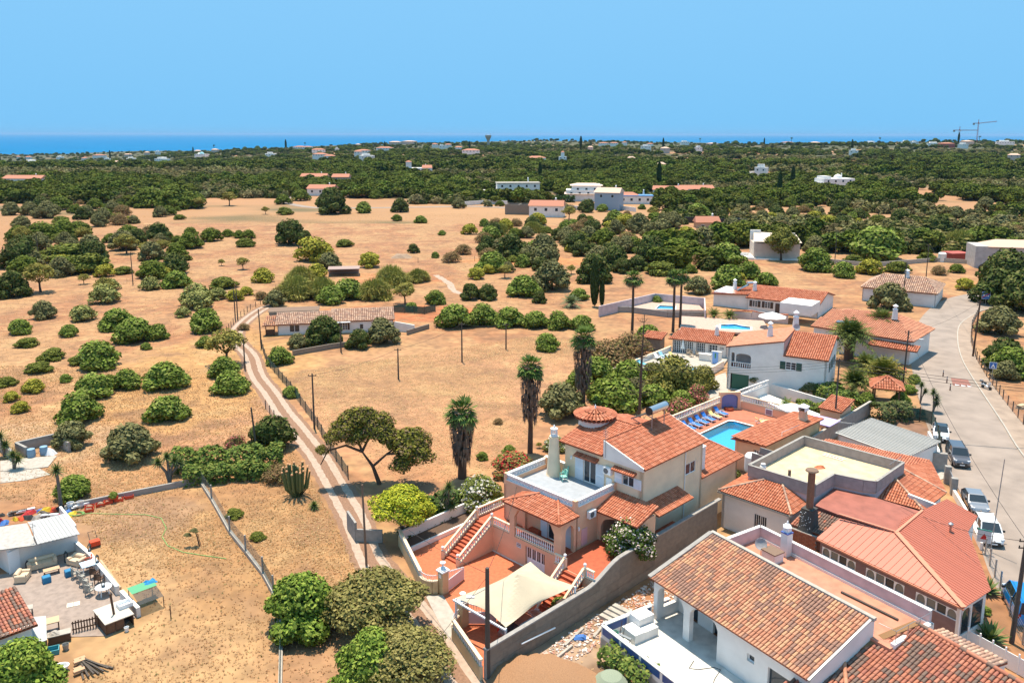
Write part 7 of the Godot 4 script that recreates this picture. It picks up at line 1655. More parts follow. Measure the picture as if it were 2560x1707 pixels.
# look of each kind: leaf colours, leaf size, leaves per crown, lobes, spread, height / width, trunk share, words
func kinds() -> Dictionary:
	return {
		"fig": {"c": [Color(0.132,0.181,0.029),Color(0.185,0.241,0.041),Color(0.092,0.126,0.024),Color(0.238,0.264,0.065)],"s": 0.086,"n": 3840,"lobes": 11,"h": 0.72,"t": 0.0,"w": "leafy green fig bush","cat": "bush"},
		"fignear": {"c": [Color(0.119,0.181,0.027),Color(0.185,0.253,0.041),Color(0.079,0.120,0.020),Color(0.251,0.301,0.055)],"s": 0.051,"n": 11200,"lobes": 16,"h": 0.85,"t": 0.0,"w": "big glossy green fig tree","cat": "tree"},
		"figpale": {"c": [Color(0.264,0.264,0.083),Color(0.330,0.313,0.111),Color(0.172,0.181,0.055)],"s": 0.082,"n": 2400,"lobes": 12,"h": 0.75,"t": 0.0,"w": "pale leafy fig bush","cat": "bush"},
		"olive": {"c": [Color(0.178,0.169,0.068),Color(0.224,0.210,0.092),Color(0.132,0.120,0.051)],"s": 0.070,"n": 4800,"lobes": 14,"h": 0.85,"t": 0.0,"w": "grey-green olive tree","cat": "tree"},
		"olivenear": {"c": [Color(0.198,0.181,0.055),Color(0.251,0.217,0.073),Color(0.145,0.126,0.041),Color(0.290,0.241,0.083)],"s": 0.037,"n": 12800,"lobes": 26,"h": 0.7,"t": 0.12,"w": "loose olive-green almond tree","cat": "tree"},
		"dark": {"c": [Color(0.066,0.090,0.022),Color(0.099,0.120,0.032),Color(0.046,0.066,0.017),Color(0.145,0.138,0.046)],"s": 0.074,"n": 4480,"lobes": 13,"h": 0.9,"t": 0.0,"w": "dark evergreen carob tree","cat": "tree"},
		"pine": {"c": [Color(0.119,0.151,0.024),Color(0.158,0.181,0.032),Color(0.079,0.109,0.019)],"s": 0.070,"n": 4160,"lobes": 18,"h": 0.72,"t": 0.0,"w": "rounded green stone pine","cat": "tree"},
		"roundpine": {"c": [Color(0.172,0.169,0.037),Color(0.224,0.210,0.051),Color(0.119,0.120,0.027)],"s": 0.057,"n": 6720,"lobes": 22,"h": 0.95,"t": 0.22,"w": "round headed pine","cat": "tree"},
		"scrub": {"c": [Color(0.132,0.151,0.027),Color(0.178,0.186,0.037),Color(0.092,0.109,0.024)],"s": 0.082,"n": 3520,"lobes": 9,"h": 0.5,"t": 0.0,"w": "low green scrub dome","cat": "bush"},
		"lime": {"c": [Color(0.317,0.289,0.041),Color(0.396,0.349,0.055),Color(0.224,0.217,0.032)],"s": 0.082,"n": 3200,"lobes": 10,"h": 0.75,"t": 0.0,"w": "yellow-green bush","cat": "bush"},
		"limenear": {"c": [Color(0.396,0.398,0.027),Color(0.476,0.445,0.046),Color(0.264,0.289,0.027),Color(0.185,0.229,0.027)],"s": 0.041,"n": 12000,"lobes": 22,"h": 0.95,"t": 0.3,"w": "bright yellow-green tree","cat": "tree"},
		"almond": {"c": [Color(0.264,0.229,0.055),Color(0.330,0.277,0.073),Color(0.185,0.169,0.041)],"s": 0.061,"n": 2400,"lobes": 12,"h": 0.95,"t": 0.3,"w": "sparse yellowish almond tree","cat": "tree"},
		"dry": {"c": [Color(0.317,0.186,0.092),Color(0.238,0.144,0.073),Color(0.172,0.120,0.055),Color(0.211,0.181,0.065)],"s": 0.049,"n": 3520,"lobes": 10,"h": 0.7,"t": 0.0,"w": "brown half dead thicket","cat": "bush"},
		"reed": {"c": [Color(0.317,0.301,0.073),Color(0.396,0.349,0.101),Color(0.224,0.229,0.055)],"s": 0.098,"n": 2560,"lobes": 8,"h": 0.62,"t": 0.0,"w": "pale green cane clump","cat": "cane"},
		"cypress": {"c": [Color(0.040,0.060,0.019),Color(0.059,0.078,0.024)],"s": 0.131,"n": 2240,"lobes": 1,"h": 4.2,"t": 0.05,"w": "narrow dark cypress","cat": "tree"},
		"white": {"c": [Color(0.172,0.198,0.046),Color(0.224,0.241,0.065),Color(0.119,0.144,0.032),Color(0.6,0.56,0.48)],"s": 0.061,"n": 5760,"lobes": 14,"h": 0.8,"t": 0.0,"w": "white flowering oleander","cat": "bush"},
		"white2": {"c": [Color(0.079,0.120,0.024),Color(0.132,0.169,0.037),Color(0.059,0.090,0.019),Color(0.65,0.52,0.47)],"s": 0.045,"n": 8320,"lobes": 15,"h": 0.85,"t": 0.0,"w": "big dark oleander dotted with white flowers","cat": "bush"},
		"red": {"c": [Color(0.224,0.204,0.065),Color(0.317,0.144,0.065),Color(0.158,0.169,0.046),Color(0.5,0.03,0.045)],"s": 0.057,"n": 5440,"lobes": 12,"h": 0.6,"t": 0.0,"w": "red flowering bougainvillea","cat": "bush"},
		"pink": {"c": [Color(0.158,0.169,0.046),Color(0.211,0.157,0.065),Color(0.55,0.16,0.16)],"s": 0.066,"n": 3840,"lobes": 10,"h": 0.75,"t": 0.0,"w": "pink flowering oleander","cat": "bush"},
		"pepper": {"c": [Color(0.264,0.229,0.055),Color(0.198,0.181,0.046),Color(0.145,0.144,0.037)],"s": 0.057,"n": 5760,"lobes": 16,"h": 0.9,"t": 0.0,"w": "drooping olive-yellow pepper tree","cat": "tree"}}
func leaf(mb: MB,p: Vector3,d: Vector3,s: float) -> void:
	var a := (d + V(rnd(-0.8,0.8),rnd(-0.4,0.9),rnd(-0.8,0.8))).normalized()
	var t := a.cross(V(rnd(-1,1),rnd(-1,1),rnd(-1,1))).normalized()
	var b := a.cross(t)
	var l := s * rnd(0.7,1.3); var w := l * rnd(0.45,0.8)
	mb.tri(p - t * l,p + b * w,p + t * l); mb.tri(p - t * l,p + t * l,p - b * w)
# crown in a unit box: x, z in -1..1, y in 0..2 (scaled by the caller)
func crown(key: String,k: Dictionary,variant: int) -> ArrayMesh:
	var id := "%s%d" % [key,variant]
	if crowns.has(id): return crowns[id]
	rng.seed = hash(id)
	var lobes := []
	if key == "cypress": lobes = [[V(0,1,0),V(0.8,1.0,0.8)]]
	else:
		var nl: int = k.lobes
		lobes.append([V(0,0.7,0),V(0.62,0.66,0.62)])
		for i in nl:
			var a := TAU * i * 0.381966 + rnd(-0.4,0.4); var q := sqrt((i + 0.5) / nl)
			var r := rnd(0.24,0.42) * (1.25 if nl < 12 else 0.95)
			var d := q * (1.0 - r)
			var y := rnd(0.3,0.6) + (1.0 - q * q) * rnd(0.5,0.9)
			if k.get("t",0.1) <= 0.0: y = rnd(0.12,0.3) + (1.0 - q * q) * rnd(0.5,1.0)
			if key == "roundpine" or key == "pinefar": y = 0.75 + (1.0 - q * q) * 0.75 + rnd(-0.1,0.1)
			lobes.append([V(cos(a) * d,y,sin(a) * d),V(r,r * rnd(0.7,1.0),r)])
	var mb := MB.new()
	var cols: Array = k.c
	var tot := 0.0
	for l in lobes: tot += l[1].x * l[1].x
	for l in lobes:
		var n := int(k.n * l[1].x * l[1].x / tot)
		var tint := rnd(0.85,1.15)
		for i in n:
			var d := V(rng.randfn(),rng.randfn() + 0.25,rng.randfn()).normalized()
			var p: Vector3 = l[0] + d * l[1] * rnd(0.72,1.06)
			if p.y < 0.02: p.y = rnd(0.02,0.2)
			var c: Color = cols[rng.randi() % cols.size()]
			if cols.size() == 4 and cols[3].r > 0.45 and c == cols[3] and d.y < -0.1: c = cols[0]
			mb.col = c * tint * rnd(0.82,1.18)
			if key == "reed":
				var up := V(rnd(-0.25,0.25),1,rnd(-0.25,0.25)).normalized(); var s := up.cross(d).normalized() * 0.02
				mb.tri(p - up * 0.2 - s,p - up * 0.2 + s,p + up * rnd(0.12,0.3)); mb.tri(p - s,p + d * 0.16 - V(0,0.06,0),p + s)
			elif key == "pepper": leaf(mb,p + V(0,-rng.randf() * 0.12,0),d + V(0,-0.2,0),k.s)
			else: leaf(mb,p,d,k.s)
	crowns[id] = mb.mesh()
	return crowns[id]
func trunk_mesh(key: String,branches: int,forks := 5) -> ArrayMesh:
	if crowns.has(key): return crowns[key]
	rng.seed = hash(key)
	var mb := MB.new()
	mb.tube([V(0,-0.02,0),V(0.02,0.45,0.02),V(0.06,1.0,-0.03)],[0.1,0.075,0.06],7)
	for i in branches:
		var a := TAU * i / branches + rnd(-0.4,0.4); var d := V(cos(a),0,sin(a))
		mb.tube([V(0.04,0.75,0),V(0.05,1.05,0) + d * 0.25,V(0,1.5,0) + d * rnd(0.45,0.75)],[0.055,0.04,0.015],5)
	crowns[key] = mb.mesh()
	return crowns[key]
const ORD := ["first","second","third","fourth","fifth","sixth","seventh","eighth","ninth","tenth","eleventh","twelfth","thirteenth","fourteenth","fifteenth","sixteenth","seventeenth","eighteenth","nineteenth","twentieth","twenty-first","twenty-second","twenty-third","twenty-fourth","twenty-fifth"]
var plant_list := []
func plant(key: String,p: Vector3,r: float,label := "",k := {},group := "") -> Node3D:
	if k.is_empty(): k = kinds()[key]
	var v := plant_list.size() % 3
	var h: float = 2.0 * r * k.h
	var t: float = h * k.t
	var o := thing({"tree": "tree","bush": "bush","cane": "cane_clump"}[k.cat] if key != "cypress" else "cypress_tree",label,k.cat,p,0,group)
	var c := part(o,"crown" if k.cat == "tree" else "foliage",crown(key,k,v),M["leaf"],V(0,t,0))
	c.scale = V(r * 1.14,(h - t) / 1.7,r * 1.14); c.rotation.y = fmod(p.x * 7.3 + p.z * 3.1,TAU)
	if t > 0.0 or k.cat == "tree":
		var tr := part(o,"trunk",trunk_mesh("trunk%d" % v,5),M["bark"])
		var th := maxf(t,h * 0.25)
		tr.scale = V(r * 0.8,th * 1.3,r * 0.8); tr.rotation.y = p.x
	else:
		var st := part(o,"stem",trunk_mesh("stem",6),M["bark"])
		st.scale = V(r * 0.7,h * 0.4,r * 0.7)
	plant_list.append([o,k.w,p,r,label != ""])
	return o
var LANDMARKS := [["the peach villa",V(7.56,0,-77.25)],["the shade sail",V(0.13,0,-58.09)],["the dirt track's lower end",V(-12.02,0,-64.6)],["the dirt track's middle",V(-29.5,0,-101.63)],["the fenced yard",V(-31.53,0,-77.25)],["the patio shack",V(-40.99,0,-68.37)],["the tall yucca",V(-44.99,0,-77.25)],["the ruined wall",V(-58.12,0,-93.94)],["the left orchard",V(-59.09,0,-123.56)],["the upper orchard",V(-79.5,0,-164.56)],["the old farmhouse",V(-35.2,0,-156.64)],["the farmhouse track",V(-54.65,0,-164.56)],["the mown field",V(-17.64,0,-116.74)],["the mown field's far corner",V(5.86,0,-146.06)],["the far left wall",V(-277.25,0,-472.38)],["the left slope",V(-153.13,0,-273.04)],["the left meadow",V(-108.23,0,-262.38)],["the left slope's foot",V(-106.44,0,-199.54)],["the brown meadow",V(-59.22,0,-297.11)],["the pine houses",V(-120.6,0,-526.7)],["the winding lane",V(-58.61,0,-402.87)],["the cane thicket",V(-39.04,0,-193.69)],["the red soil",V(-22.94,0,-173.28)],["the ruin",V(5.1,0,-402.87)],["the white villas",V(39.6,0,-489.21)],["the orange clearing",V(9.26,0,-234.78)],["the carob wood",V(31.24,0,-262.38)],["the new white house",V(70.5,0,-243.33)],["the cabana",V(32.99,0,-136.76)],["the cabana pool",V(26.09,0,-121.2)],["the far walled pool",V(31.28,0,-168.81)],["the white farmhouse",V(56.32,0,-173.28)],["the road bend",V(97.98,0,-177.98)],["the old roadside house",V(95.54,0,-199.54)],["the grey house",V(140.68,0,-234.78)],["the hump sign",V(75.14,0,-123.56)],["the domed white house",V(242.48,0,-621.72)],["the right hillside",V(159.24,0,-325.72)],["the flat roofed house",V(25.82,0,-88.53)],["the track gate",V(-7.58,0,-61.19)]]
func name_plants() -> void:
	# labels: what it looks like, its size and the nearest landmark; ties are told apart by their order from the left
	var by := {}
	for q in plant_list:
		if q[4]: continue
		var best := 0; var bd := 1e18
		for i in LANDMARKS.size():
			var d: float = (LANDMARKS[i][1] - q[2]).length()
			if d < bd: bd = d; best = i
		var size := "large " if q[3] > 4.0 else "small " if q[3] < 1.6 else ""
		var dv: Vector3 = q[2] - LANDMARKS[best][1]
		var rel := "behind" if dv.z < -absf(dv.x) * 0.8 else "before" if dv.z > absf(dv.x) * 0.8 else "left of" if dv.x < 0 else "right of"
		var key := "%s%s %s %s" % [size,q[1],rel,LANDMARKS[best][0]]
		if not by.has(key): by[key] = []
		by[key].append(q)
	for key in by:
		var l: Array = by[key]
		l.sort_custom(func(a,b): return a[2].x / -a[2].z < b[2].x / -b[2].z)
		for i in l.size():
			var s: String = key
			if l.size() == 2: s += ", " + ["left one","right one"][i]
			elif l.size() > 2: s += ", " + ("leftmost" if i == 0 else ORD[i] + " from left")
			l[i][0].set_meta("label",s)
			l[i][0].set_meta("group","trees and bushes of the countryside")
func plants() -> void:
	var K := kinds()
	for key in TREES:
		var a: Array = TREES[key]
		for i in range(0,a.size(),3): plant(key,V(a[i],land(a[i],a[i + 1]),a[i + 1]),a[i + 2],"",K[key])
	special_plants()
	more_trees()
	far_woods()
	name_plants()
	grass()
# a fan palm: skirt of dead fronds, green head
func fan_frond(mb: MB,o: Vector3,d: Vector3,l: float,droop: float,n := 9) -> void:
	var s := d.cross(Vector3.UP).normalized()
	var tip := o + d * l * 0.55
	mb.bar(o,tip,0.05)
	for i in n:
		var t := (float(i) / (n - 1) - 0.5) * 2.4
		var f := (d * cos(t) + s * sin(t)).normalized()
		var e := tip + f * l * rnd(0.45,0.6) - V(0,droop * l * rnd(0.2,0.4),0)
		var q := f.cross(Vector3.UP).normalized() * 0.1
		mb.tri(tip,tip.lerp(e,0.6) - q,e); mb.tri(tip,e,tip.lerp(e,0.6) + q)
func fan_palm(label: String,p: Vector3,h: float,skirt: float,r: float,trunk_r := 0.35) -> void:
	var P := thing("fan_palm",label,"palm tree",p,0,"tall fan palms")
	rng.seed = hash(label)
	var tb := MB.new()
	tb.tube([V(0,0,0),V(0.05,h * 0.3,0),V(0,h * 0.92,0)],[trunk_r,trunk_r * 0.85,trunk_r * 0.75],10)
	part(P,"trunk",tb,M["bark"])
	var sk := MB.new()
	var top := h * 0.93; var low := h * (1.0 - skirt)
	var n := int(480 * skirt + 120)
	for i in n:
		var t := rng.randf(); var y := lerpf(low,top,t)
		var a := rng.randf() * TAU; var d := V(cos(a),0,sin(a))
		var w := r * lerpf(0.48,0.68,clampf((y - low) / maxf(0.5,top - low) * 1.4,0,1)) * rnd(0.75,1.05)
		sk.col = [Color(0.12,0.085,0.065),Color(0.17,0.12,0.09),Color(0.08,0.06,0.05),Color(0.24,0.17,0.12)][rng.randi() % 4]
		var b := V(0,y,0) + d * w; var s := d.cross(Vector3.UP) * rnd(0.06,0.14)
		var e := b - V(0,rnd(0.5,1.3),0) + d * rnd(-0.15,0.1)
		sk.tri(b - s,e,b + s); sk.tri(V(0,y + 0.1,0) + d * trunk_r * 0.8,b - s,b + s)
	if skirt > 0.03: part(P,"dead_frond_skirt",sk,M["dry"])
	var g := MB.new()
	for i in 46:
		var el := lerpf(-0.55,1.25,i / 46.0); var a := i * 2.39996
		var d := V(cos(a) * cos(el),sin(el),sin(a) * cos(el))
		g.col = ([Color(0.1,0.15,0.035),Color(0.14,0.19,0.05),Color(0.07,0.11,0.03)] if el > -0.25 else [Color(0.2,0.18,0.08),Color(0.12,0.14,0.05),Color(0.28,0.22,0.13)])[rng.randi() % 3]
		fan_frond(g,V(0,h * 0.95,0),d,r * rnd(0.8,1.1),1.0 if el < 0.5 else 0.3)
	part(P,"fronds",g,M["leaf"])
	var fl := MB.new()
	for i in 14:
		var a := i * 2.4; var d := V(cos(a),0,sin(a))
		fl.col = Color(0.5,0.36,0.26)
		fl.tube([V(0,h * 0.94,0),V(0,h * 0.97,0) + d * r * 0.5,V(0,h * 0.86,0) + d * r * rnd(0.6,0.9)],[0.05,0.06,0.03],4,false)
	part(P,"flower_stalks",fl,M["dry"])
func feather_palm(label: String,p: Vector3,trunk_h: float,trunk_r: float,r: float,n := 46,cols := []) -> void:
	var P := thing("date_palm",label,"palm tree",p,0,"feather palms by the road")
	rng.seed = hash(label)
	if cols.is_empty(): cols = [Color(0.12,0.15,0.04),Color(0.17,0.19,0.055),Color(0.08,0.11,0.03)]
	part(P,"trunk",MB.new().lathe(Vector3.ZERO,[[trunk_r * 0.9,0],[trunk_r,trunk_h * 0.5],[trunk_r * 1.15,trunk_h * 0.9],[trunk_r * 0.5,trunk_h * 1.1],[0,trunk_h * 1.12]],12),M["bark"])
	var g := MB.new()
	for i in n:
		var el := lerpf(-0.2,1.35,sqrt(float(i) / n)); var a := i * 2.39996
		var d := V(cos(a),0,sin(a))
		g.col = cols[rng.randi() % cols.size()]
		if el < 0.0: g.col = Color(0.3,0.24,0.1)
		var l := r * rnd(0.85,1.1)
		var prev := V(0,trunk_h,0)
		for k in 7:
			var t := (k + 1) / 7.0
			var q := V(0,trunk_h,0) + d * l * (t * cos(el) * 1.0) + V(0,l * (t * sin(el) - t * t * 0.55 * cos(el * 0.7)),0)
			var sd := (q - prev).cross(Vector3.UP).normalized()
			var w := 0.75 * sin(PI * clampf(t * 0.85 + 0.12,0,1)) * r / 3.0
			for s in [-1,1]:
				for e in 2:
					var b := prev.lerp(q,e * 0.5); var tip: Vector3 = b + sd * s * w + (q - prev) * 0.9 - V(0,w * 0.35,0)
					g.tri(b,b.lerp(q,0.5),tip)
			g.bar(prev,q,0.03)
			prev = q
	part(P,"fronds",g,M["leaf"])
func yucca(label: String,p: Vector3,heads: Array,trunk_r := 0.12,s := 0.8) -> void:
	var Y := thing("yucca",label,"yucca",p,0,"yuccas")
	rng.seed = hash(label)
	for h in heads:
		part(Y,"stem",MB.new().tube([V(0,0,0),V(h.x * 0.3,h.y * 0.55,h.z * 0.3),h],[trunk_r * 1.2,trunk_r,trunk_r * 0.8],7),mat("yucca_bark",0.28,0.24,0.2,0.9,"bark",1.5))
		var g := MB.new()
		for i in 70:
			var el := lerpf(-0.7,1.4,i / 70.0); var a := i * 2.39996
			var d := V(cos(a) * cos(el),sin(el),sin(a) * cos(el))
			g.col = [Color(0.1,0.14,0.04),Color(0.15,0.18,0.06),Color(0.07,0.1,0.03)][i % 3]
			if el < -0.45: g.col = Color(0.32,0.26,0.17)
			var sd := d.cross(V(0.1,1,0)).normalized() * 0.085
			var e: Vector3 = h + d * s * rnd(0.8,1.1) - V(0,s * 0.15,0)
			g.tri(h - sd,h + sd,e)
		part(Y,"leaf_rosette",g,M["leaf"])
func agave(label: String,p: Vector3,r: float) -> void:
	var A := thing("agave",label,"agave",p,0,"agaves by the street fence")
	rng.seed = hash(label)
	var g := MB.new()
	for i in 34:
		var el := lerpf(0.1,1.3,i / 34.0); var a := i * 2.39996
		var d := V(cos(a) * cos(el),sin(el),sin(a) * cos(el)); var sd := d.cross(Vector3.UP).normalized() * r * 0.1
		g.col = [Color(0.1,0.15,0.05),Color(0.16,0.2,0.08)][i % 2]
		var m := d * r * 0.5
		g.quad(-sd * 0.5,sd * 0.5,m + sd,m - sd); g.tri(m - sd,m + sd,d * r)
	part(A,"leaf_rosette",g,M["leaf"],V(0,0.1,0))
	part(A,"stem",MB.new().lathe(Vector3.ZERO,[[r * 0.14,0],[r * 0.1,0.15],[0,0.2]],8),M["bark"])
func hedge(label: String,pts: Array,w: float,h: float,cols: Array,leaf_s := 0.2,dens := 260.0,group := "hedges") -> void:
	var Hd := thing("hedge",label,"hedge",pts[0],0,group)
	rng.seed = hash(label)
	var mb := MB.new(); var st := MB.new()
	for i in pts.size() - 1:
		var a: Vector3 = pts[i] - pts[0]; var b: Vector3 = pts[i + 1] - pts[0]
		var d := (b - a).normalized(); var s := V(-d.z,0,d.x); var L := a.distance_to(b)
		for k in int(L * dens):
			var t := rng.randf(); var q := rng.randf() * PI
			var bump := 1.0 + 0.22 * sin(t * L * 1.9) + 0.13 * sin(t * L * 4.3 + 1.0)
			var off := s * cos(q) * w * 0.5 * bump + V(0,sin(q) * h * 0.45 * bump + h * 0.5,0)
			if rng.randf() < 0.35: off.y *= rng.randf()
			mb.col = cols[rng.randi() % cols.size()] * rnd(0.8,1.2)
			leaf(mb,a.lerp(b,t) + off * rnd(0.9,1.05),off.normalized(),leaf_s)
		for k in int(L / 1.2): st.bar(a.lerp(b,(k + 0.5) / int(L / 1.2)),a.lerp(b,(k + 0.5) / int(L / 1.2)) + V(0,h * 0.6,0),0.07)
	part(Hd,"foliage",mb,M["leaf"])
	stuff(part(Hd,"stems",st,M["bark"]))
func special_plants() -> void:
	fan_palm("fan palm with thick dark skirt left of the villa",V(-5.28,0,-82.76),7.6,0.72,1.9,0.5)
	fan_palm("tall fan palm with bare lower trunk beside the white oleander",V(2.1,0,-89.82),10.6,0.62,1.75,0.33)
	fan_palm("fan palm with long brown skirt among the bushes behind the villa",V(9.45,0,-105.94),10.0,0.75,1.9,0.42)
	fan_palm("slender fan palm left of the cabana",V(21.93,0,-146.72),10.8,0.12,2.0,0.28)
	fan_palm("slender fan palm behind the cabana, left of the pair",V(29.79,0,-148.74),10.6,0.12,1.9,0.28)
	fan_palm("slender fan palm behind the cabana, right of the pair",V(31.78,0,-152.24),10.2,0.1,1.9,0.27)
	feather_palm("stout date palm right of the green shuttered house",V(54.21,0,-128.54),4.2,0.8,5.0,90)
	feather_palm("arching feather palm before the orange roof",V(63.12,0,-137.35),4.4,0.35,4.4,54)
	feather_palm("golden feather palm beside the gazebo",V(54.58,0,-116.74),0.9,0.5,5.2,70,[Color(0.2,0.19,0.04),Color(0.26,0.23,0.06),Color(0.13,0.15,0.035)])
	feather_palm("young palm left of the gazebo",V(48.38,0,-112.18),1.4,0.4,3.8,54)
	feather_palm("small feather palm low under the stout date palm",V(54.91,0,-123.56),0.9,0.35,3.4,44)
	feather_palm("small palm by the white villas",V(2.31,0,-439.09),2.0,0.4,3.5,30)
	feather_palm("low blue-grey palm left of the far walled pool",V(12.52,0,-171.02),0.8,0.35,3.4,34,[Color(0.16,0.2,0.1),Color(0.2,0.23,0.12)])
	feather_palm("banana plant in the white garden court",V(36.16,0,-104.18),0.8,0.15,1.9,16,[Color(0.13,0.2,0.04),Color(0.18,0.25,0.06)])
	feather_palm("potted palm by the wavy court wall, left",V(39.72,0,-158.55),1.0,0.25,2.6,22)
	feather_palm("potted palm by the wavy court wall, right",V(42.42,0,-157.4),1.0,0.25,2.6,22)
	yucca("tall single yucca beside the fenced yard",V(-44.05,0,-75.5),[V(-0.1,3.9,0)],0.16,1.15)
	yucca("many headed yucca at the yard wall corner",V(-35.74,0,-81.2),[V(-1.0,2.4,0.2),V(-0.2,2.9,-0.2),V(0.7,2.6,0.1),V(1.1,2.2,-0.3)],0.15,0.95)
	yucca("leafy yucca left of the ruined wall",V(-57.46,0,-88.53),[V(-0.3,2.4,0),V(0.4,1.5,0.3)],0.14,1.1)
	yucca("dark yucca by the ruined wall",V(-54.18,0,-84.84),[V(0,1.7,0),V(0.5,1.2,0)],0.14,1.0)
	yucca("yucca in the flower bed beside the villa stairs",V(-6.01,0,-72.91),[V(-0.3,2.6,0),V(0.4,1.7,0.2),V(0.1,3.4,0.1)],0.1,0.9)
	yucca("slim twin yucca at the road corner, left",V(55.64,0,-107.76),[V(0,2.6,0),V(0.5,1.7,0.1)],0.09,0.75)
	yucca("slim twin yucca at the road corner, right",V(55.62,0,-104.18),[V(-0.2,2.7,0),V(0.2,2.0,0.2),V(0.4,1.2,0)],0.1,0.9)
	yucca("squat yucca below the twin yuccas",V(52.42,0,-101.96),[V(0,0.7,0),V(0.6,0.6,0.2)],0.1,0.9)
	yucca("small yucca beside the track under the euphorbia",V(-19.26,0,-75.31),[V(0,0.35,0)],0.1,0.8)
	agave("agave by the street fence, upper",V(37.96,0,-60.54),1.3); agave("big agave by the street fence, lower",V(34.58,0,-54.2),1.5)
	var g := [Color(0.1,0.15,0.03),Color(0.15,0.2,0.045),Color(0.07,0.1,0.025),Color(0.2,0.22,0.05)]
	hedge("thick ivy hedge behind the fenced yard, upper row",[V(-36.52,0,-84.25),V(-33.35,0,-84.6),V(-29.25,0,-85.07),V(-25.31,0,-86.28)],2.6,2.6,g,0.22)
	hedge("ivy hedge behind the fenced yard, lower row",[V(-34.15,0,-81.2),V(-31.81,0,-81.64),V(-28.44,0,-82.53),V(-25.5,0,-82.76)],1.8,1.9,g,0.2)
	hedge("clipped hedge above the white garden court",[V(38.88,0,-114.63),V(41.28,0,-111.58),V(42.9,0,-107.76),V(44.3,0,-102.47)],3.0,2.8,g,0.22)
	hedge("shrub border at the corner by the green netting",[V(37.54,0,-104.18),V(41.23,0,-103.31),V(43.96,0,-101.63)],2.2,1.6,g,0.2,200)
	hedge("shrub bank behind the green netting by the road",[V(46.41,0,-100.81),V(48.79,0,-101.14),V(51.37,0,-102.47)],3.0,2.2,[Color(0.12,0.14,0.05),Color(0.08,0.1,0.035),Color(0.17,0.16,0.07)],0.2,260)
	hedge("dark hedge along the far left lane wall",[V(-315.74,0,-511.05),V(-304.1,0,-518.76),V(-292.66,0,-522.7),V(-278.93,0,-522.7)],4.0,3.6,[Color(0.05,0.07,0.025),Color(0.08,0.09,0.03)],0.8,30)
	hedge("clipped hedge before the twin roofed white villa",[V(17.32,0,-444.79),V(29.03,0,-444.79),V(33.71,0,-444.79)],3.0,3.5,[Color(0.05,0.09,0.02),Color(0.07,0.11,0.03)],0.6,60)
	hedge("shady planting in the villa flower bed",[V(-9.85,0,-69.17),V(-8.64,0,-70.66),V(-7.17,0,-72.12),V(-5.07,0,-74.37)],1.2,0.8,[Color(0.04,0.08,0.025),Color(0.07,0.11,0.03)],0.16,220)
	hedge("leafy hedge along the villa platform",[V(-8.85,0,-72.56),V(-6.96,0,-74.37),V(-4.98,0,-76.27)],1.8,2.0,[Color(0.05,0.09,0.025),Color(0.09,0.13,0.035)],0.2,240)
	hedge("weeds below the blue tiled parapet",[V(6.81,0,-52.19),V(8.1,0,-50.53),V(9.31,0,-48.96)],2.0,1.3,g,0.16,260)
	# big near trees with a frame of branches
	var K := kinds()
	var lm := plant("limenear",V(-9.87,0,-69.33),2.9,"bright yellow-green tree at the bend of the track",K.limenear)
	var A := thing("acacia_tree","spreading acacia with bent dark branches beside the dirt track","tree",V(-13.82,0,-81.2))
	A.scale = V(1.28,1.22,1.28)
	rng.seed = 5
	var br := MB.new()
	var limbs := [[V(0,0,0),V(-0.5,1.6,0),V(-1.3,3.0,0.2)],[V(-1.3,3.0,0.2),V(-2.6,3.6,0.3),V(-4.0,3.2,0.5),V(-4.6,2.0,0.6)],[V(-1.3,3.0,0.2),V(-1.7,4.2,0),V(-2.2,5.6,-0.3)],[V(-1.3,3.0,0.2),V(-0.7,4.3,-0.2),V(0.0,5.4,-0.3)],[V(-0.5,1.6,0),V(0.7,2.8,0.2),V(2.0,3.8,0)],[V(0.7,2.8,0.2),V(1.6,3.0,0.6),V(2.8,2.8,0.5)]]
	for l in limbs:
		var n: int = l.size()
		br.tube(l,range(n).map(func(i): return lerpf(0.2,0.07,i / float(n - 1)) * (1.0 if l[0] == Vector3.ZERO else 0.6)),7)
	part(A,"trunk",br,M["bark"])
	for c in [[V(-2.3,5.5,-0.3),1.9],[V(-0.3,5.6,-0.4),1.9],[V(-1.3,6.2,-0.2),1.6],[V(-3.4,4.6,0.2),1.2],[V(2.2,3.9,0),2.1],[V(3.3,3.2,0.4),1.6],[V(0.9,4.2,-0.3),1.4],[V(2.0,2.5,0.8),1.3],[V(-4.5,3.4,0.6),0.7],[V(0.3,5.0,0.3),1.5],[V(3.0,4.2,-0.4),1.4],[V(-1.6,4.6,0.4),1.2]]:
		var cm := part(A,"crown",crown("acacia",{"c": [Color(0.17,0.16,0.03),Color(0.22,0.2,0.04),Color(0.12,0.12,0.025),Color(0.15,0.11,0.06)],"s": 0.07,"n": 2000,"lobes": 9},rng.randi() % 3),M["leaf"],c[0] - V(0,c[1] * 0.8,0))
		cm.scale = V(1,0.85,1) * c[1]; cm.rotation.y = c[1] * 9
	# euphorbia candelabra with orange heads
	var E := thing("euphorbia","columnar euphorbia tipped with orange flowers beside the track","cactus",V(-21.67,0,-78.25))
	for i in 26:
		var a := i * 2.4; var r := 0.12 * sqrt(i); var d := V(cos(a),0,sin(a)) * r
		var top := d * 2.6 + V(0,3.3 - r * 1.1 + rnd(-0.3,0.3),0)
		var arm := part(E,"arm",MB.new().tube([d * 0.6,d * 2.0 + V(0,1.0,0),top],[0.12,0.13,0.09],6),plain("euphorbia",0.1,0.13,0.045))
		if i > 6: part(arm,"flower_head",MB.new().lathe(top,[[0.06,0],[0.13,0.06],[0.1,0.15],[0,0.18]],7),plain("euphorbia_flower",0.6,0.3,0.14))
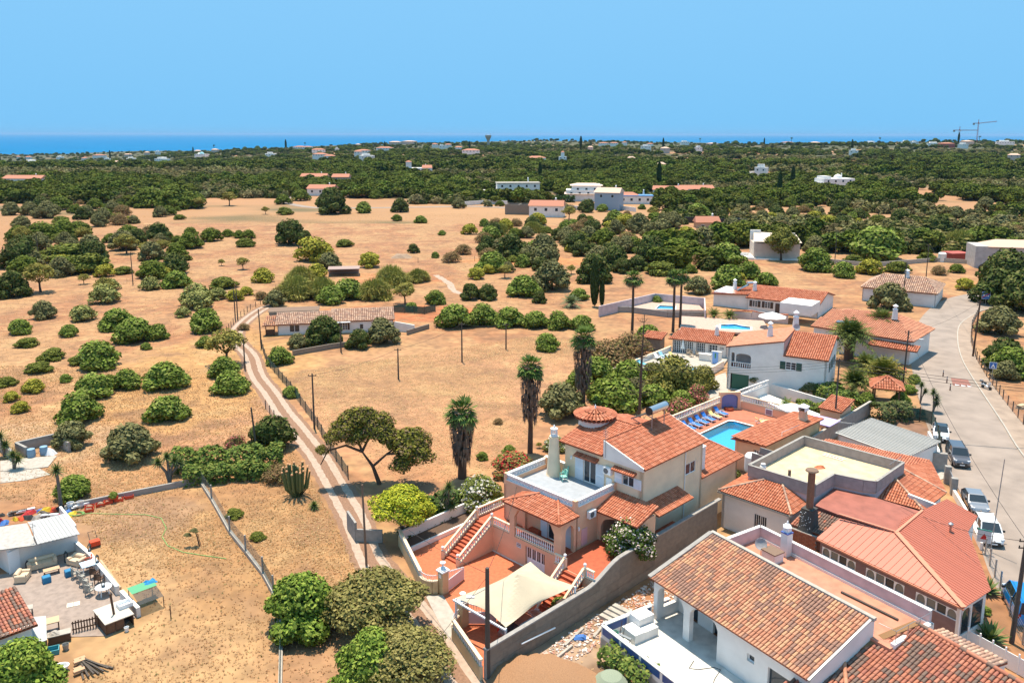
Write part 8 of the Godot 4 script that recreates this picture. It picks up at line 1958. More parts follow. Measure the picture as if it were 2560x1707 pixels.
	# bare poled araucaria behind the villa
	var N := thing("bare_conifer","tall bare conifer pole with thin tiers of branches behind the villa","tree",V(16.4,0,-101.6))
	part(N,"trunk",MB.new().tube([V(0,0,0),V(0.1,7,0),V(0.3,13.7,0)],[0.22,0.15,0.04],7),M["bark"])
	for t in 7:
		for i in 5:
			var a := TAU * i / 5 + t; var y := 3.4 + t * 1.55; var l := lerpf(2.6,0.7,t / 6.0)
			var b := MB.new(); var d := V(cos(a),0,sin(a))
			b.tube([V(0.1,y,0),V(0.1,y + 0.1,0) + d * l * 0.6,V(0.1,y + 0.5,0) + d * l],[0.05,0.035,0.015],4)
			part(N,"branch",b,M["bark"])
	# little staked tree in the yard
	var y := thing("sapling","little leaning sapling in the middle of the fenced yard","tree",V(-27.72,0,-67.97))
	part(y,"trunk",MB.new().tube([V(0,0,0),V(-0.15,0.9,0),V(-0.35,1.6,0)],[0.07,0.05,0.03],6).tube([V(0.15,0,0),V(-0.1,1.2,0)],[0.03,0.03],4),M["bark"])
	for c in [[V(-0.4,1.6,0),0.45],[V(-0.95,1.25,0.1),0.4]]:
		var cm := part(y,"crown",crown("olive",K.olive,0),M["leaf"],c[0] - V(0,0.25,0)); cm.scale = V(1,0.5,1) * c[1]
	for q in [[V(-0.3,0,-89.82),0.8],[V(-3.33,0,-87.89),0.7],[V(-1.27,0,-87.89),0.5]]: plant("fig",q[0],q[1],"",K.fig)
	plant("white2",V(-1.81,0,-67.33) + turned(-45) * V(11.3,2.3,-4.9),2.2,"big dark oleander with white flowers beside the villa's right porch",K.white2)
	plant("fig",V(-1.81,0,-67.33) + turned(-45) * V(11.0,0.0,3.2),1.1,"leafy green shrub beside the right hand villa stairs",K.fig)
	plant("dry",V(4.49,0,-58.09),1.0,"dry weeds against the grey block wall, left clump",K.dry); plant("dry",V(9.73,0,-64.6),1.3,"dry weeds against the grey block wall, by the steps",K.dry); plant("dry",V(12.58,0,-68.37),1.1,"dry weeds against the grey block wall, upper clump",K.dry)
	for q in [[V(34.82,0,-113.59),1.6,"small round tree by the garden court balustrade"],[V(41.18,0,-109.07),1.5,"small round tree before the clipped hedge"]]:
		var kk: Dictionary = K.olive.duplicate(); kk.t = 0.4; kk.h = 1.0
		plant("olive",q[0],q[1],q[2],kk)
func in_poly(x: float,y: float,poly: PackedVector2Array) -> bool: return Geometry2D.is_point_in_polygon(Vector2(x,y),poly)

var houses := [[-1276,-2152,9,"r"],[-865,-1485,24,"w"],[-1250,-2152,14,"r"],[-880,-1538,10,"r"],[-1165,-2150,17,"w"],[-1006,-1961,13,"r"],[-1065,-2151,32,"r"],[-895,-1842,12,"w"],[-671,-1410,15,"p"],[-991,-2150,17,"p"],[-771,-1689,18,"w"],[-942,-2151,12,"p"],[-913,-2150,12,"w"],[-642,-1514,22,"w"],[-812,-2151,17,"p"],[-603,-1611,24,"d"],[-645,-1803,15,"p"],[-639,-2151,23,"r"],[-415,-1435,19,"w"],[-604,-2151,20,"r"],[-441,-1727,25,"r"],[-529,-2151,23,"r"],[-278,-1192,19,"r"],[-338,-1461,22,"r"],[-252,-1148,15,"r"],[-304,-1449,6,"w"],[-228,-1225,10,"r"],[-399,-2151,12,"p"],[-237,-1343,20,"r"],[-188,-1087,18,"w"],[-217,-1429,29,"r"],[-295,-2088,28,"p"],[-269,-2151,32,"p"],[-165,-1799,12,"r"],[-140,-1675,13,"w"],[-133,-1756,12,"r"],[-104,-1614,15,"r"],[-59,-1181,24,"r"],[26,-939,21,"r"],[59,-973,9,"t"],[134,-1438,8,"p"],[226,-2041,22,"r"],[246,-2031,19,"r"],[273,-2045,11,"r"],[135,-939,8,"p"],[219,-1369,17,"w"],[322,-1937,13,"r"],[142,-788,6,"p"],[235,-1275,12,"p"],[415,-2005,19,"w"],[290,-1293,10,"w"],[512,-2152,26,"p"],[575,-2151,23,"w"],[211,-707,10,"w"],[715,-2151,28,"r"],[776,-2151,24,"p"],[488,-1193,12,"w"],[819,-1894,24,"w"],[842,-1786,18,"w"],[804,-1668,12,"w"],[852,-1688,24,"w"],[809,-1546,26,"x"],[815,-1503,15,"w"],[951,-1737,22,"p"],[997,-1691,32,"w"],[629,-1045,13,"p"]]
var clear := []     # [x, z, radius] kept free of scattered trees
func windows_row(H: Node3D,x0: float,x1: float,z: float,y: float,n: int,w := 1.2,h := 1.3) -> void:
	for i in n:
		var x := lerpf(x0,x1,(i + 0.5) / n)
		var o := part(H,"window",MB.new().ext(x - w / 2 - 0.1,y - 0.1,z,x + w / 2 + 0.1,y + h + 0.1,z + 0.06),M["white_paint"])
		part(o,"pane",MB.new().ext(x - w / 2,y,z + 0.06,x + w / 2,y + h,z + 0.09),M["glass"])
func simple_roof(H: Node3D,x0: float,x1: float,z0: float,z1: float,e: float,r: float,m: Material,hip := 2.0) -> void:
	var zm := (z0 + z1) / 2
	var mb := MB.new()
	mb.quad(V(x0,e,z0),V(x1,e,z0),V(x1 - hip,r,zm),V(x0 + hip,r,zm)); mb.quad(V(x1,e,z1),V(x0,e,z1),V(x0 + hip,r,zm),V(x1 - hip,r,zm))
	mb.tri(V(x1,e,z0),V(x1,e,z1),V(x1 - hip,r,zm)); mb.tri(V(x0,e,z1),V(x0,e,z0),V(x0 + hip,r,zm))
	mb.quad(V(x0,e,z1),V(x1,e,z1),V(x1,e,z0),V(x0,e,z0))
	part(H,"roof",mb,m)
func far_houses() -> void:
	rng.seed = 77
	var tile := mat("far_tile",0.42,0.17,0.105,0.9,""); var w: Material = M["white"]; var pk := mat("far_pink",0.55,0.43,0.36,0.9,"")
	var count := {}
	var names := {"r": "white house with terracotta roof","w": "flat roofed white house","p": "pale stone coloured house","t": "white tower house with red top","d": "white domed villa","x": "dark red house"}
	for h in houses:
		var x: float = h[0]; var z: float = h[1]; var W: float = maxf(h[2],7.0); var s: String = h[3]
		count[s] = count.get(s,0) + 1
		var where := "on the distant ridge" if z < -1500 else "in the distant woods" if z < -1000 else "beyond the pine wood"
		var key := s + where
		count[key] = count.get(key,0) + 1
		var k: int = count[key]
		var nth: String = ORD[k - 1]
		var H := thing("distant_house","%s %s, %s from left" % [names[s],where,nth],"house",V(x,land(x,z) - 0.3,z),rnd(-35,35),"houses of the far coast")
		clear.append([x,z,W * 0.62 + 3.0])
		var D := W * rnd(0.55,0.75); var e := 8.0 if s == "t" or rng.randf() < 0.6 else 6.0
		var m: Material = pk if s == "p" else mat("far_red",0.4,0.09,0.07,0.9,"") if s == "x" else w
		part(H,"wall",MB.new().ext(-W / 2,0,-D,W / 2,e,0),m)
		windows_row(H,-W / 2,W / 2,0,e - 2.2,maxi(2,int(W / 4.5)))
		if s in ["r","p","x"]: simple_roof(H,-W / 2 - 0.5,W / 2 + 0.5,0.5,-D - 0.5,e,e + 2.0,tile if s != "p" else mat("far_pale_tile",0.6,0.4,0.3,0.9,""),D * 0.5)
		elif s == "w":
			part(H,"parapet",MB.new().ext(-W / 2 - 0.2,e,-D - 0.2,W / 2 + 0.2,e + 0.6,0.2),w)
			part(H,"upper_storey",MB.new().ext(-W * 0.3,e + 0.6,-D * 0.9,W * 0.2,e + 3.2,-D * 0.2),w)
		elif s == "t": part(H,"tower",MB.new().ext(-2,e,-D * 0.7,2,e + 5,-D * 0.2),w); simple_roof(H,-2.3,2.3,-D * 0.2 + 0.3,-D * 0.7 - 0.3,e + 5,e + 6.5,tile,1.5)
		else: part(H,"dome",MB.new().lathe(V(0,e,-D / 2),[[4.5,0],[4.2,1.6],[3,3.2],[1.2,4.1],[0,4.4]],14),plain("dome_blue",0.25,0.5,0.55)); part(H,"dome",MB.new().lathe(V(-6,e,-D / 2),[[3,0],[2.6,1.4],[1.4,2.4],[0,2.8]],14),w)
	# water tower and two cranes on the skyline
	var wx := -54.0 * 0.92; var wz := -1737.0
	var T := thing("water_tower","grey water tower standing on the skyline","tower",V(wx,land(wx,wz),wz))
	part(T,"shaft",MB.new().lathe(Vector3.ZERO,[[3.2,0],[2.6,12],[2.8,16]],14),M["pale_concrete"]); part(T,"tank",MB.new().lathe(V(0,16,0),[[2.8,0],[6.2,7],[6.4,10.5],[0,11]],18),M["pale_concrete"]); part(T,"mast",MB.new().tube([V(-4,26.5,0),V(-4,31,0)],[0.2,0.15],5),M["steel"]); part(T,"mast",MB.new().tube([V(4.5,26.5,0),V(4.5,31,0)],[0.2,0.15],5),M["steel"])
	clear.append([wx,wz,12.0])
	for i in 2:
		var x: float = [1110.0,1072.0][i]; var z: float = [-2000.0,-2010.0][i]; var h: float = [50.0,33.0][i]
		var C := thing("tower_crane",["tall red tower crane on the right skyline","lower red tower crane beside the tall one"][i],"crane",V(x,land(x,z),z),[8,-12][i],"cranes on the skyline")
		var red := plain("crane_red",0.45,0.12,0.08)
		var lat := func(a: Vector3,b: Vector3,wd: float) -> MB:
			var mb := MB.new(); var n := int(a.distance_to(b) / (wd * 1.3)); var up := Vector3.UP if absf((b - a).normalized().y) < 0.9 else Vector3.RIGHT
			for s in [-1,1]: mb.bar(a + up * wd * 0.5 * s,b + up * wd * 0.5 * s,0.5)
			for k in n: mb.bar(a.lerp(b,float(k) / n) + up * wd * (0.5 if k % 2 else -0.5),a.lerp(b,(k + 1.0) / n) + up * wd * (-0.5 if k % 2 else 0.5),0.35)
			return mb
		part(C,"mast",lat.call(V(0,0,0),V(0,h,0),2.4),red); part(C,"jib",lat.call(V(0,h - 2,0),V([48.0,40.0][i],h + [2.5,-2.0][i],0),1.8),red); part(C,"counter_jib",MB.new().bar(V(0,h - 2,0),V(-14,h - 2,0),1.4),red); part(C,"counterweight",MB.new().ext(-14,h - 6,-1,-10,h - 2,1),M["concrete"]); part(C,"apex",MB.new().bar(V(0,h - 2,0),V(0,h + 7,0),0.9),red); part(C,"cab",MB.new().ext(0.8,h - 5,-1,3,h - 2.2,1),M["white_paint"])
func near_farms() -> void:
	var w: Material = M["white"]; var tile: Material = mat("far_tile",0.42,0.17,0.105)
	var pt := [Color(0.62,0.4,0.3),Color(0.66,0.45,0.34),Color(0.55,0.34,0.26)]
	# old farmhouse beside the track
	var F := thing("old_farmhouse","long low old farmhouse with faded tile roofs behind shrubs","house",V(-44.5,0,-145.5),10.4)
	gable_house(F,2.0,11.4,0,-7.6,2.1,3.25,w,PALE,0.34,0.4); gable_house(F,11.8,22.8,0.3,-7.6,2.3,3.6,w,PALE,0.34,0.3)
	roof(F,[V(-0.6,1.9,0.6),V(2.2,1.9,0.6),V(2.2,2.9,-3.4),V(-0.2,2.7,-3.4)],OLD,0.34,0.5)
	for x in [0.0,1.5]: part(F,"porch_post",MB.new().ext(x - 0.08,0,0.3,x + 0.08,1.9,0.45),M["wood"])
	part(F,"porch_screen",MB.new().ext(0.0,0,0.25,1.5,1.2,0.3),M["wood"])
	window(F,"window",V(5.0,0.5,0.02),0,1.8,1.3,2,0,null,0.5,null,-0.03); window(F,"window",V(9.0,0.5,0.02),0,1.6,1.3,2,0,null,0.5,null,-0.03); window(F,"window",V(13.8,0.6,0.32),0,1.3,1.3,3,2,M["wood"],0.4,null,-0.03); window(F,"window",V(17,0.6,0.32),0,0.7,1.0,1,0,null,0.5,null,-0.03)
	part(F,"awning",MB.new().ext(12.6,2.1,0.3,15.0,2.18,1.2),M["white_paint"]); part(F,"scrap_roof",MB.new().ext(-0.5,2.5,-8.5,9,2.6,-12.5),mat("rusty",0.25,0.16,0.11)); part(F,"back_wall",MB.new().ext(-0.3,0,-8.3,8.8,2.5,-12.3),M["old_wall"])
	part(F,"gate_wall",MB.new().bar(V(23.0,0.9,0.3),V(26.5,0.6,2.6),0.25,1.8),w)
	var gw := thing("garden_edge_wall","low stained wall below the farmhouse shrubs","wall")
	for e in [[V(-36.13,0,-131.71),V(-30.78,0,-136.18)],[V(-30.78,0,-136.18),V(-27.32,0,-138.23)],[V(-19.07,0,-146.06),V(-15.62,0,-151.17)]]: part(gw,"wall",MB.new().bar(e[0] + V(0,0.45,0),e[1] + V(0,0.45,0),0.25,0.9),M["old_wall"])
	net_fence("green net fence behind the farmhouse yard",[V(-24.16,0,-165.39),V(-17.75,0,-163.73),V(-15.77,0,-166.23)],1.6,netting("green_net",0.03,0.09,0.07,0.75),M["grey_wood"])
	single("scrap_shelter","shelter of scrap sheets in the cane thicket","shelter",MB.new().ext(-4,1.8,-2.5,4,1.95,2.5).ext(-3.8,0,2.2,-3.6,1.8,2.4).ext(3.6,0,2.2,3.8,1.8,2.4).ext(-3.8,0,-2.4,3.8,1.8,-2.2),mat("scrap",0.42,0.3,0.26,0.9,"grit",0.3),V(-43.54,0,-210.97),10)
	single("rubble_heap","heap of brushwood and rubble on the brown meadow","heap",crumple(3.0,1.2,21),mat("rubble",0.4,0.27,0.18),V(-32.68,0,-241.57)); single("stone_ring","round stone well ring in the farmhouse yard","well",MB.new().lathe(Vector3.ZERO,[[2.0,0],[2.0,0.6],[1.75,0.6],[1.75,0]],18),M["concrete"],V(-38.85,0,-177.98))
	# new white house with terraces, grey house at the right edge
	var N := thing("new_white_house","new cream house with pale roof and wide white terraces","house",V(71,0,-240),-8)
	part(N,"wall",MB.new().ext(0,0,-9,13,4.6,0),mat("new_cream",0.6,0.5,0.42,0.9,"soft",0.1)); part(N,"roof",MB.new().quad_pts(V(-0.3,5.2,0.4),V(13.4,5.0,0.4),V(13.4,6.4,-9.4),V(1.0,7.0,-9.4)),mat("pale_roof",0.68,0.55,0.44,0.9,"soft",0.1)); part(N,"parapet",MB.new().ext(0,4.6,-9.2,3,7.6,-8.6).ext(10,4.6,-9.2,13,6.8,-8.6),w)
	part(N,"terrace",MB.new().ext(-16,0,-8,0,0.6,1.5),w); part(N,"terrace_wall",MB.new().ext(-14,0.6,-3,-1,1.5,-2.7).ext(-14,0.6,-3,-13.7,1.2,1.4),w); part(N,"skirt",MB.new().ext(-2,0,0,17,0.3,1.6),w)
	clear.append([75,-244,16])
	var G := thing("grey_house","grey rendered house with tile roof at the right edge","house",V(127,0,-224),-14)
	part(G,"wall",MB.new().ext(0,0,-9,16,6,0),mat("render_grey",0.5,0.46,0.43,0.9,"stain",0.1)); simple_roof(G,3,17,0.6,-9.6,6,7.6,mat("far_pale_tile",0.6,0.4,0.3),3); windows_row(G,8,15,0,3.2,2); part(G,"garage_arch",MB.new().lathe(V(2.2,0,0),[[0,0.05],[1.2,0.05],[1.2,0]],14,Basis(Vector3.RIGHT,PI / 2)),M["glass"])
	var rw := thing("roadside_wall","low white wall before the grey house","wall")
	for e in [[V(86.86,0,-234.78),V(99.06,0,-225.27)],[V(99.06,0,-225.27),V(121.9,0,-234.78)],[V(121.9,0,-234.78),V(131.1,0,-229.93)]]: part(rw,"wall",MB.new().bar(e[0] + V(0,0.6,0),e[1] + V(0,0.6,0),0.3,1.2),M["pale_concrete"])
	single("water_cistern","small white cistern on the roadside wall","tank",MB.new().lathe(Vector3.ZERO,[[1.1,0],[1.1,2.4],[0.8,2.7],[0,2.7]],12),w,V(123.66,0,-234.78)); single("red_kiosk","red roofed kiosk beside the grey house","kiosk",MB.new().ext(-2.5,0,-2,2.5,2.2,2).ext(-3,2.2,-2.5,3,2.6,2.5),mat("far_red",0.4,0.09,0.07),V(128.41,0,-236.44),10)
	# villas of the middle distance
	var mids := [["modern flat white villa with long terrace among the gardens",V(-9,0,-503.56),6,26,10,6.5,0],["white villa with two tiers of cream roof",V(29.41,0,-450.64),-4,24,14,6.0,1],["blue-grey gabled house beside the white villas",V(39.68,0,-398.17),-20,12,10,8.5,2],["roofless brown ruin at the meadow edge",V(-3.18,0,-376.21),-12,12,8,4.5,3],["white cottage with orange roof joined to the ruin",V(7.5,0,-364.14),-10,15,8,5.0,4],["white villa with blue trim below the pines",V(55.7,0,-433.53),-4,18,9,4.0,5],["white house with red roof behind the winding lane",V(-121.12,0,-489.21),-6,16,9,4.2,4],["long red roofed house under the umbrella pines",V(-155.62,0,-610.72),2,19,10,5.0,4],["tan house beside the palm trunks",V(-129.17,0,-594.93),0,12,9,5.5,6],["white tower house above the pine wood",V(-96.77,0,-757.96),6,24,12,5.5,7],["white domed house on the right hillside",V(204.23,0,-543.33),10,22,12,7.5,8],["long red roofed farm at the far left",V(-356.25,0,-579.92),-4,28,10,5.0,4],["low farmhouse with brown roof behind the white villas",V(84.51,0,-496.28),-8,20,9,3.4,4],["red roofed bungalow with bougainvillea",V(102.35,0,-507.27),4,22,9,3.0,4],["tiny stone hut on the right slope",V(72.05,0,-321.09),0,9,5,2.2,6],["white hut with sheet roof at the wood edge",V(208.41,0,-718.64),10,12,8,4.0,0]]
	for q in mids:
		var H := thing("country_house",q[0],"house",q[1],q[2],"houses of the middle distance")
		var W: float = q[3]; var D: float = q[4]; var e: float = q[5]; var t: int = q[6]
		clear.append([q[1].x + W / 2,q[1].z - D / 2,W * 0.7 + 2])
		var m: Material = [w,w,mat("house_blue",0.33,0.38,0.45,0.9,""),M["old_wall"],w,w,mat("house_tan",0.55,0.36,0.24,0.9,""),w,w][t]
		if t == 3:
			for b in [[0,0,W,0.4],[0,-D,W,-D + 0.4],[0,-D,0.4,0],[W - 0.4,-D,W,0],[W / 2,-D,W / 2 + 0.4,0]]: part(H,"wall",MB.new().ext(b[0],0,b[1],b[2],e,b[3]),m)
			continue
		part(H,"wall",MB.new().ext(0,0,-D,W,e,0),m)
		windows_row(H,0.5,W - 0.5,0,e - 2.3,maxi(2,int(W / 4.5)))
		if t == 0: part(H,"roof_slab",MB.new().ext(-0.5,e,-D - 0.5,W + 0.5,e + 0.4,0.5),M["pale_concrete"]); part(H,"terrace",MB.new().ext(-8,0,-D,0,2.2,1),w)
		elif t == 1: simple_roof(H,-1,W + 1,1.2,-D - 1,4.0,5.2,mat("cream_tile",0.66,0.5,0.4,0.9,""),4); part(H,"upper_storey",MB.new().ext(3,4.2,-D + 2,W - 5,8.4,-2.5),w); windows_row(H,4,W - 6,-2.5,5.8,3); simple_roof(H,2,W - 4,-1.5,-D + 1,8.4,9.6,mat("cream_tile",0.66,0.5,0.4),4)
		elif t == 5: part(H,"roof_slab",MB.new().ext(-0.3,e,-D,W + 0.3,e + 0.5,0.3),plain("trim_blue",0.1,0.25,0.5)); simple_roof(H,0,W * 0.6,-1,-D,e + 0.5,e + 2,tile,3)
		elif t == 7: part(H,"tower",MB.new().ext(0,0,-6,5,11,-1),w); simple_roof(H,-0.4,5.4,-0.6,-6.4,11,12.2,tile,2.5); simple_roof(H,W * 0.6,W,0.4,-D,e,e + 2.5,tile,0.5)
		elif t == 8: part(H,"dome",MB.new().lathe(V(W * 0.6,e,-D / 2),[[2.8,0],[2.4,1.4],[1.2,2.4],[0,2.8]],14),w); part(H,"wing",MB.new().ext(-8,0,-D,0,3.5,-1),w); part(H,"upper_storey",MB.new().ext(1,e,-D + 1,6,e + 1.5,-2),w)
		else: simple_roof(H,-0.5,W + 0.5,0.6,-D - 0.6,e,e + 2.2,tile if t != 2 else mat("far_pale_tile",0.6,0.4,0.3),0.4)
		chimney_pot(H,V(W * 0.75,e + 0.8,-D * 0.6),0.5,2.6,w)
	var lw := thing("lane_wall","stone and grey wall along the far left lane","wall")
	for e in [[V(-286.32,0,-462.82),V(-277.29,0,-478.97),0],[V(-277.29,0,-478.97),V(-263.7,0,-496.28),1],[V(-264.44,0,-526.7),V(-246.03,0,-534.89),1],[V(-196.78,0,-530.76),V(-179.92,0,-556.51),1]]: part(lw,"wall",MB.new().bar(e[0] + V(0,1.2,0),e[1] + V(0,1.2,0),0.5,2.6),M["old_wall"] if e[2] == 0 else M["concrete"])
	var vw := thing("villa_wall","white wall along the lane below the white villas","wall")
	for e in [[V(-24.72,0,-422.81),V(-12.78,0,-433.53)],[V(-12.78,0,-433.53),V(-2.48,0,-428.1)],[V(13.91,0,-412.6),V(36.11,0,-393.58)],[V(48.13,0,-407.68),V(58.28,0,-389.09)]]: part(vw,"wall",MB.new().bar(e[0] + V(0,1,0),e[1] + V(0,1,0),0.4,2.0),w)
	for i in 2: single("dark_shade_net",["long black shade net on the right slope, left part","long black shade net on the right slope, right part"][i],"net",MB.new().ext(-16,0,-0.3,16,2.4,0.3),M["black_plastic"],[V(85.78,0,-338.73),V(98.19,0,-332.1)][i],-8)
# ---- scattered trees -------------------------------------------------------
func is_clear(x: float,z: float,r: float) -> bool:
	for c in clear:
		var dx: float = x - c[0]; var dz: float = z - c[1]
		if absf(dx) < c[2] + r and dz > -c[2] - r and dz < c[2] + r + (14.0 if z > -900.0 else 60.0): return false
	return true
func wanted(a: float,d: float,n: float) -> float:
	var v := 0.0
	if d > 600: v = 0.92
	elif a > 0.17: v = 0.75 if d > 250 else 0.3
	elif d > 470: v = 0.9 if a < -0.22 or a > -0.02 else 0.45
	elif d > 400 and a > -0.12: v = 0.4
	elif a < -0.4 and d > 190: v = 0.5 if d < 330 else 0.6
	elif a > -0.06 and d > 200: v = 0.5 if d < 320 else 0.3
	if a > 0.17 and d > 230: v -= smoothstep(0.02,0.22,n) * 0.85
	elif d > 600: v -= smoothstep(0.2,0.4,n) * 0.8
	return v
func more_trees() -> void:
	var K := kinds()
	var f := FastNoiseLite.new(); f.seed = 3; f.frequency = 0.011
	rng.seed = 91
	var made := 0; var tries := 0
	var got := []
	while made < 230 and tries < 9000:
		tries += 1
		var d := 205.0 / (1.0 - rng.randf() * 0.52); var a := rnd(-0.6,0.66)
		var x := a * d; var z := -d; var r := rnd(1.8,4.6)
		if rng.randf() > wanted(a,d,f.get_noise_2d(x,z)) or not is_clear(x,z,r): continue
		if a > 0.36 and d < 250: continue
		var ok := true
		for g in got: if (g - Vector2(x,z)).length() < r * 1.3: ok = false
		if not ok: continue
		got.append(Vector2(x,z)); made += 1
		var key: String = ["olive","dark","dark","fig","olive","scrub","pine","lime","dry"][rng.randi() % 9]
		var st := rng.state
		plant(key,V(x,0,z),r,"",K[key])
		rng.state = st
func scatter(called: String,label: String,mesh: ArrayMesh,m: Material,xf: Array,cols: Array) -> void:
	var mm := MultiMesh.new()
	mm.transform_format = MultiMesh.TRANSFORM_3D; mm.use_colors = true; mm.mesh = mesh; mm.instance_count = xf.size()
	for i in xf.size(): mm.set_instance_transform(i,xf[i]); mm.set_instance_color(i,cols[i])
	var o := MultiMeshInstance3D.new()
	o.name = called; o.multimesh = mm; o.material_override = m
	add_child(o); stuff(o); tag(o,label,"")
func far_woods() -> void:
	var K := kinds()
	var f := FastNoiseLite.new(); f.seed = 3; f.frequency = 0.011
	var f2 := FastNoiseLite.new(); f2.seed = 8; f2.frequency = 0.004
	var sets := [["distant_pine_wood","distant green pine wood below the coast","pine",[],[]],["distant_carob_wood","distant dark evergreen wood below the coast","dark",[],[]],["distant_scrub","distant grey-green olive scrub below the coast","olive",[],[]]]
	var meshes := []
	for s in sets:
		var k: Dictionary = K[s[2]].duplicate(); k.n = 620; k.s = 0.2; k.lobes = 9
		meshes.append(crown(s[2] + "far",k,0))
	rng.seed = 123
	for i in 95000:
		var d := 215.0 / (1.0 - pow(rng.randf(),0.8) * 0.914); var a := rnd(-0.68,0.7)
		var x := a * d; var z := -d
		if d > 2480: continue
		var n := f.get_noise_2d(x * 0.7,z * 0.7)
		if d < 430 and rng.randf() > 0.25: continue
		if d < 430 and (a < 0.17 or rng.randf() < 0.4): continue
		if a > 0.36 and d < 250: continue
		if rng.randf() > wanted(a,d,n) : continue
		var r := rnd(2.2,4.6) if d < 700 else rnd(3.0,6.5)
		if not is_clear(x,z,r): continue
		var q := f2.get_noise_2d(x,z) + rnd(-0.25,0.25)
		var s := 0 if (q > 0.08 or (d > 470 and d < 700 and a > -0.02 and a < 0.2 and rng.randf() < 0.85)) else 1 if q > -0.16 else 2
		var h := r * (rnd(0.55,0.95) if d < 900 else rnd(0.4,0.7))
		sets[s][3].append(Transform3D(turned(rnd(0,360)).scaled(V(r,h,r)),V(x,land(x,z) - 0.3 + (r * 0.3 if s == 0 else 0.0),z)))
		var t := rnd(0.5,1.1); sets[s][4].append(Color(t * rnd(0.95,1.2),t * rnd(0.97,1.06),t * rnd(0.85,1.1)))
	for i in 3: scatter(sets[i][0],sets[i][1],meshes[i],M["leaf"],sets[i][3],sets[i][4])
	# tall trees that stand above the ridge
	for i in 46:
		var a := -0.62 + 1.3 * (i + rnd(0.1,0.9)) / 46.0; var d := rnd(1400,2100); var x := a * d
		if not is_clear(x,-d,3): continue
		if i % 4 == 0: plant("cypress",V(x,land(x,-d),-d),rnd(1.6,2.6),"",K.cypress)
		elif i % 4 == 1:
			var P := thing("distant_palm","tall palm on the far ridge, %s from left" % ORD[i / 4],"palm tree",V(x,land(x,-d),-d),0,"palms of the far ridge")
			part(P,"trunk",MB.new().tube([V(0,0,0),V(0,15,0)],[0.5,0.35],6),M["bark"])
			var g := MB.new()
			for k in 60: g.col = Color(0.07,0.1,0.03); leaf(g,V(0,15.5,0) + V(rng.randfn(),rng.randfn() * 0.6,rng.randfn()) * 1.1,V(0,1,0),1.0)
			part(P,"fronds",g,M["leaf"])
		else: plant("pine",V(x,land(x,-d) + 2.0,-d),rnd(5,9),"",K.pine)
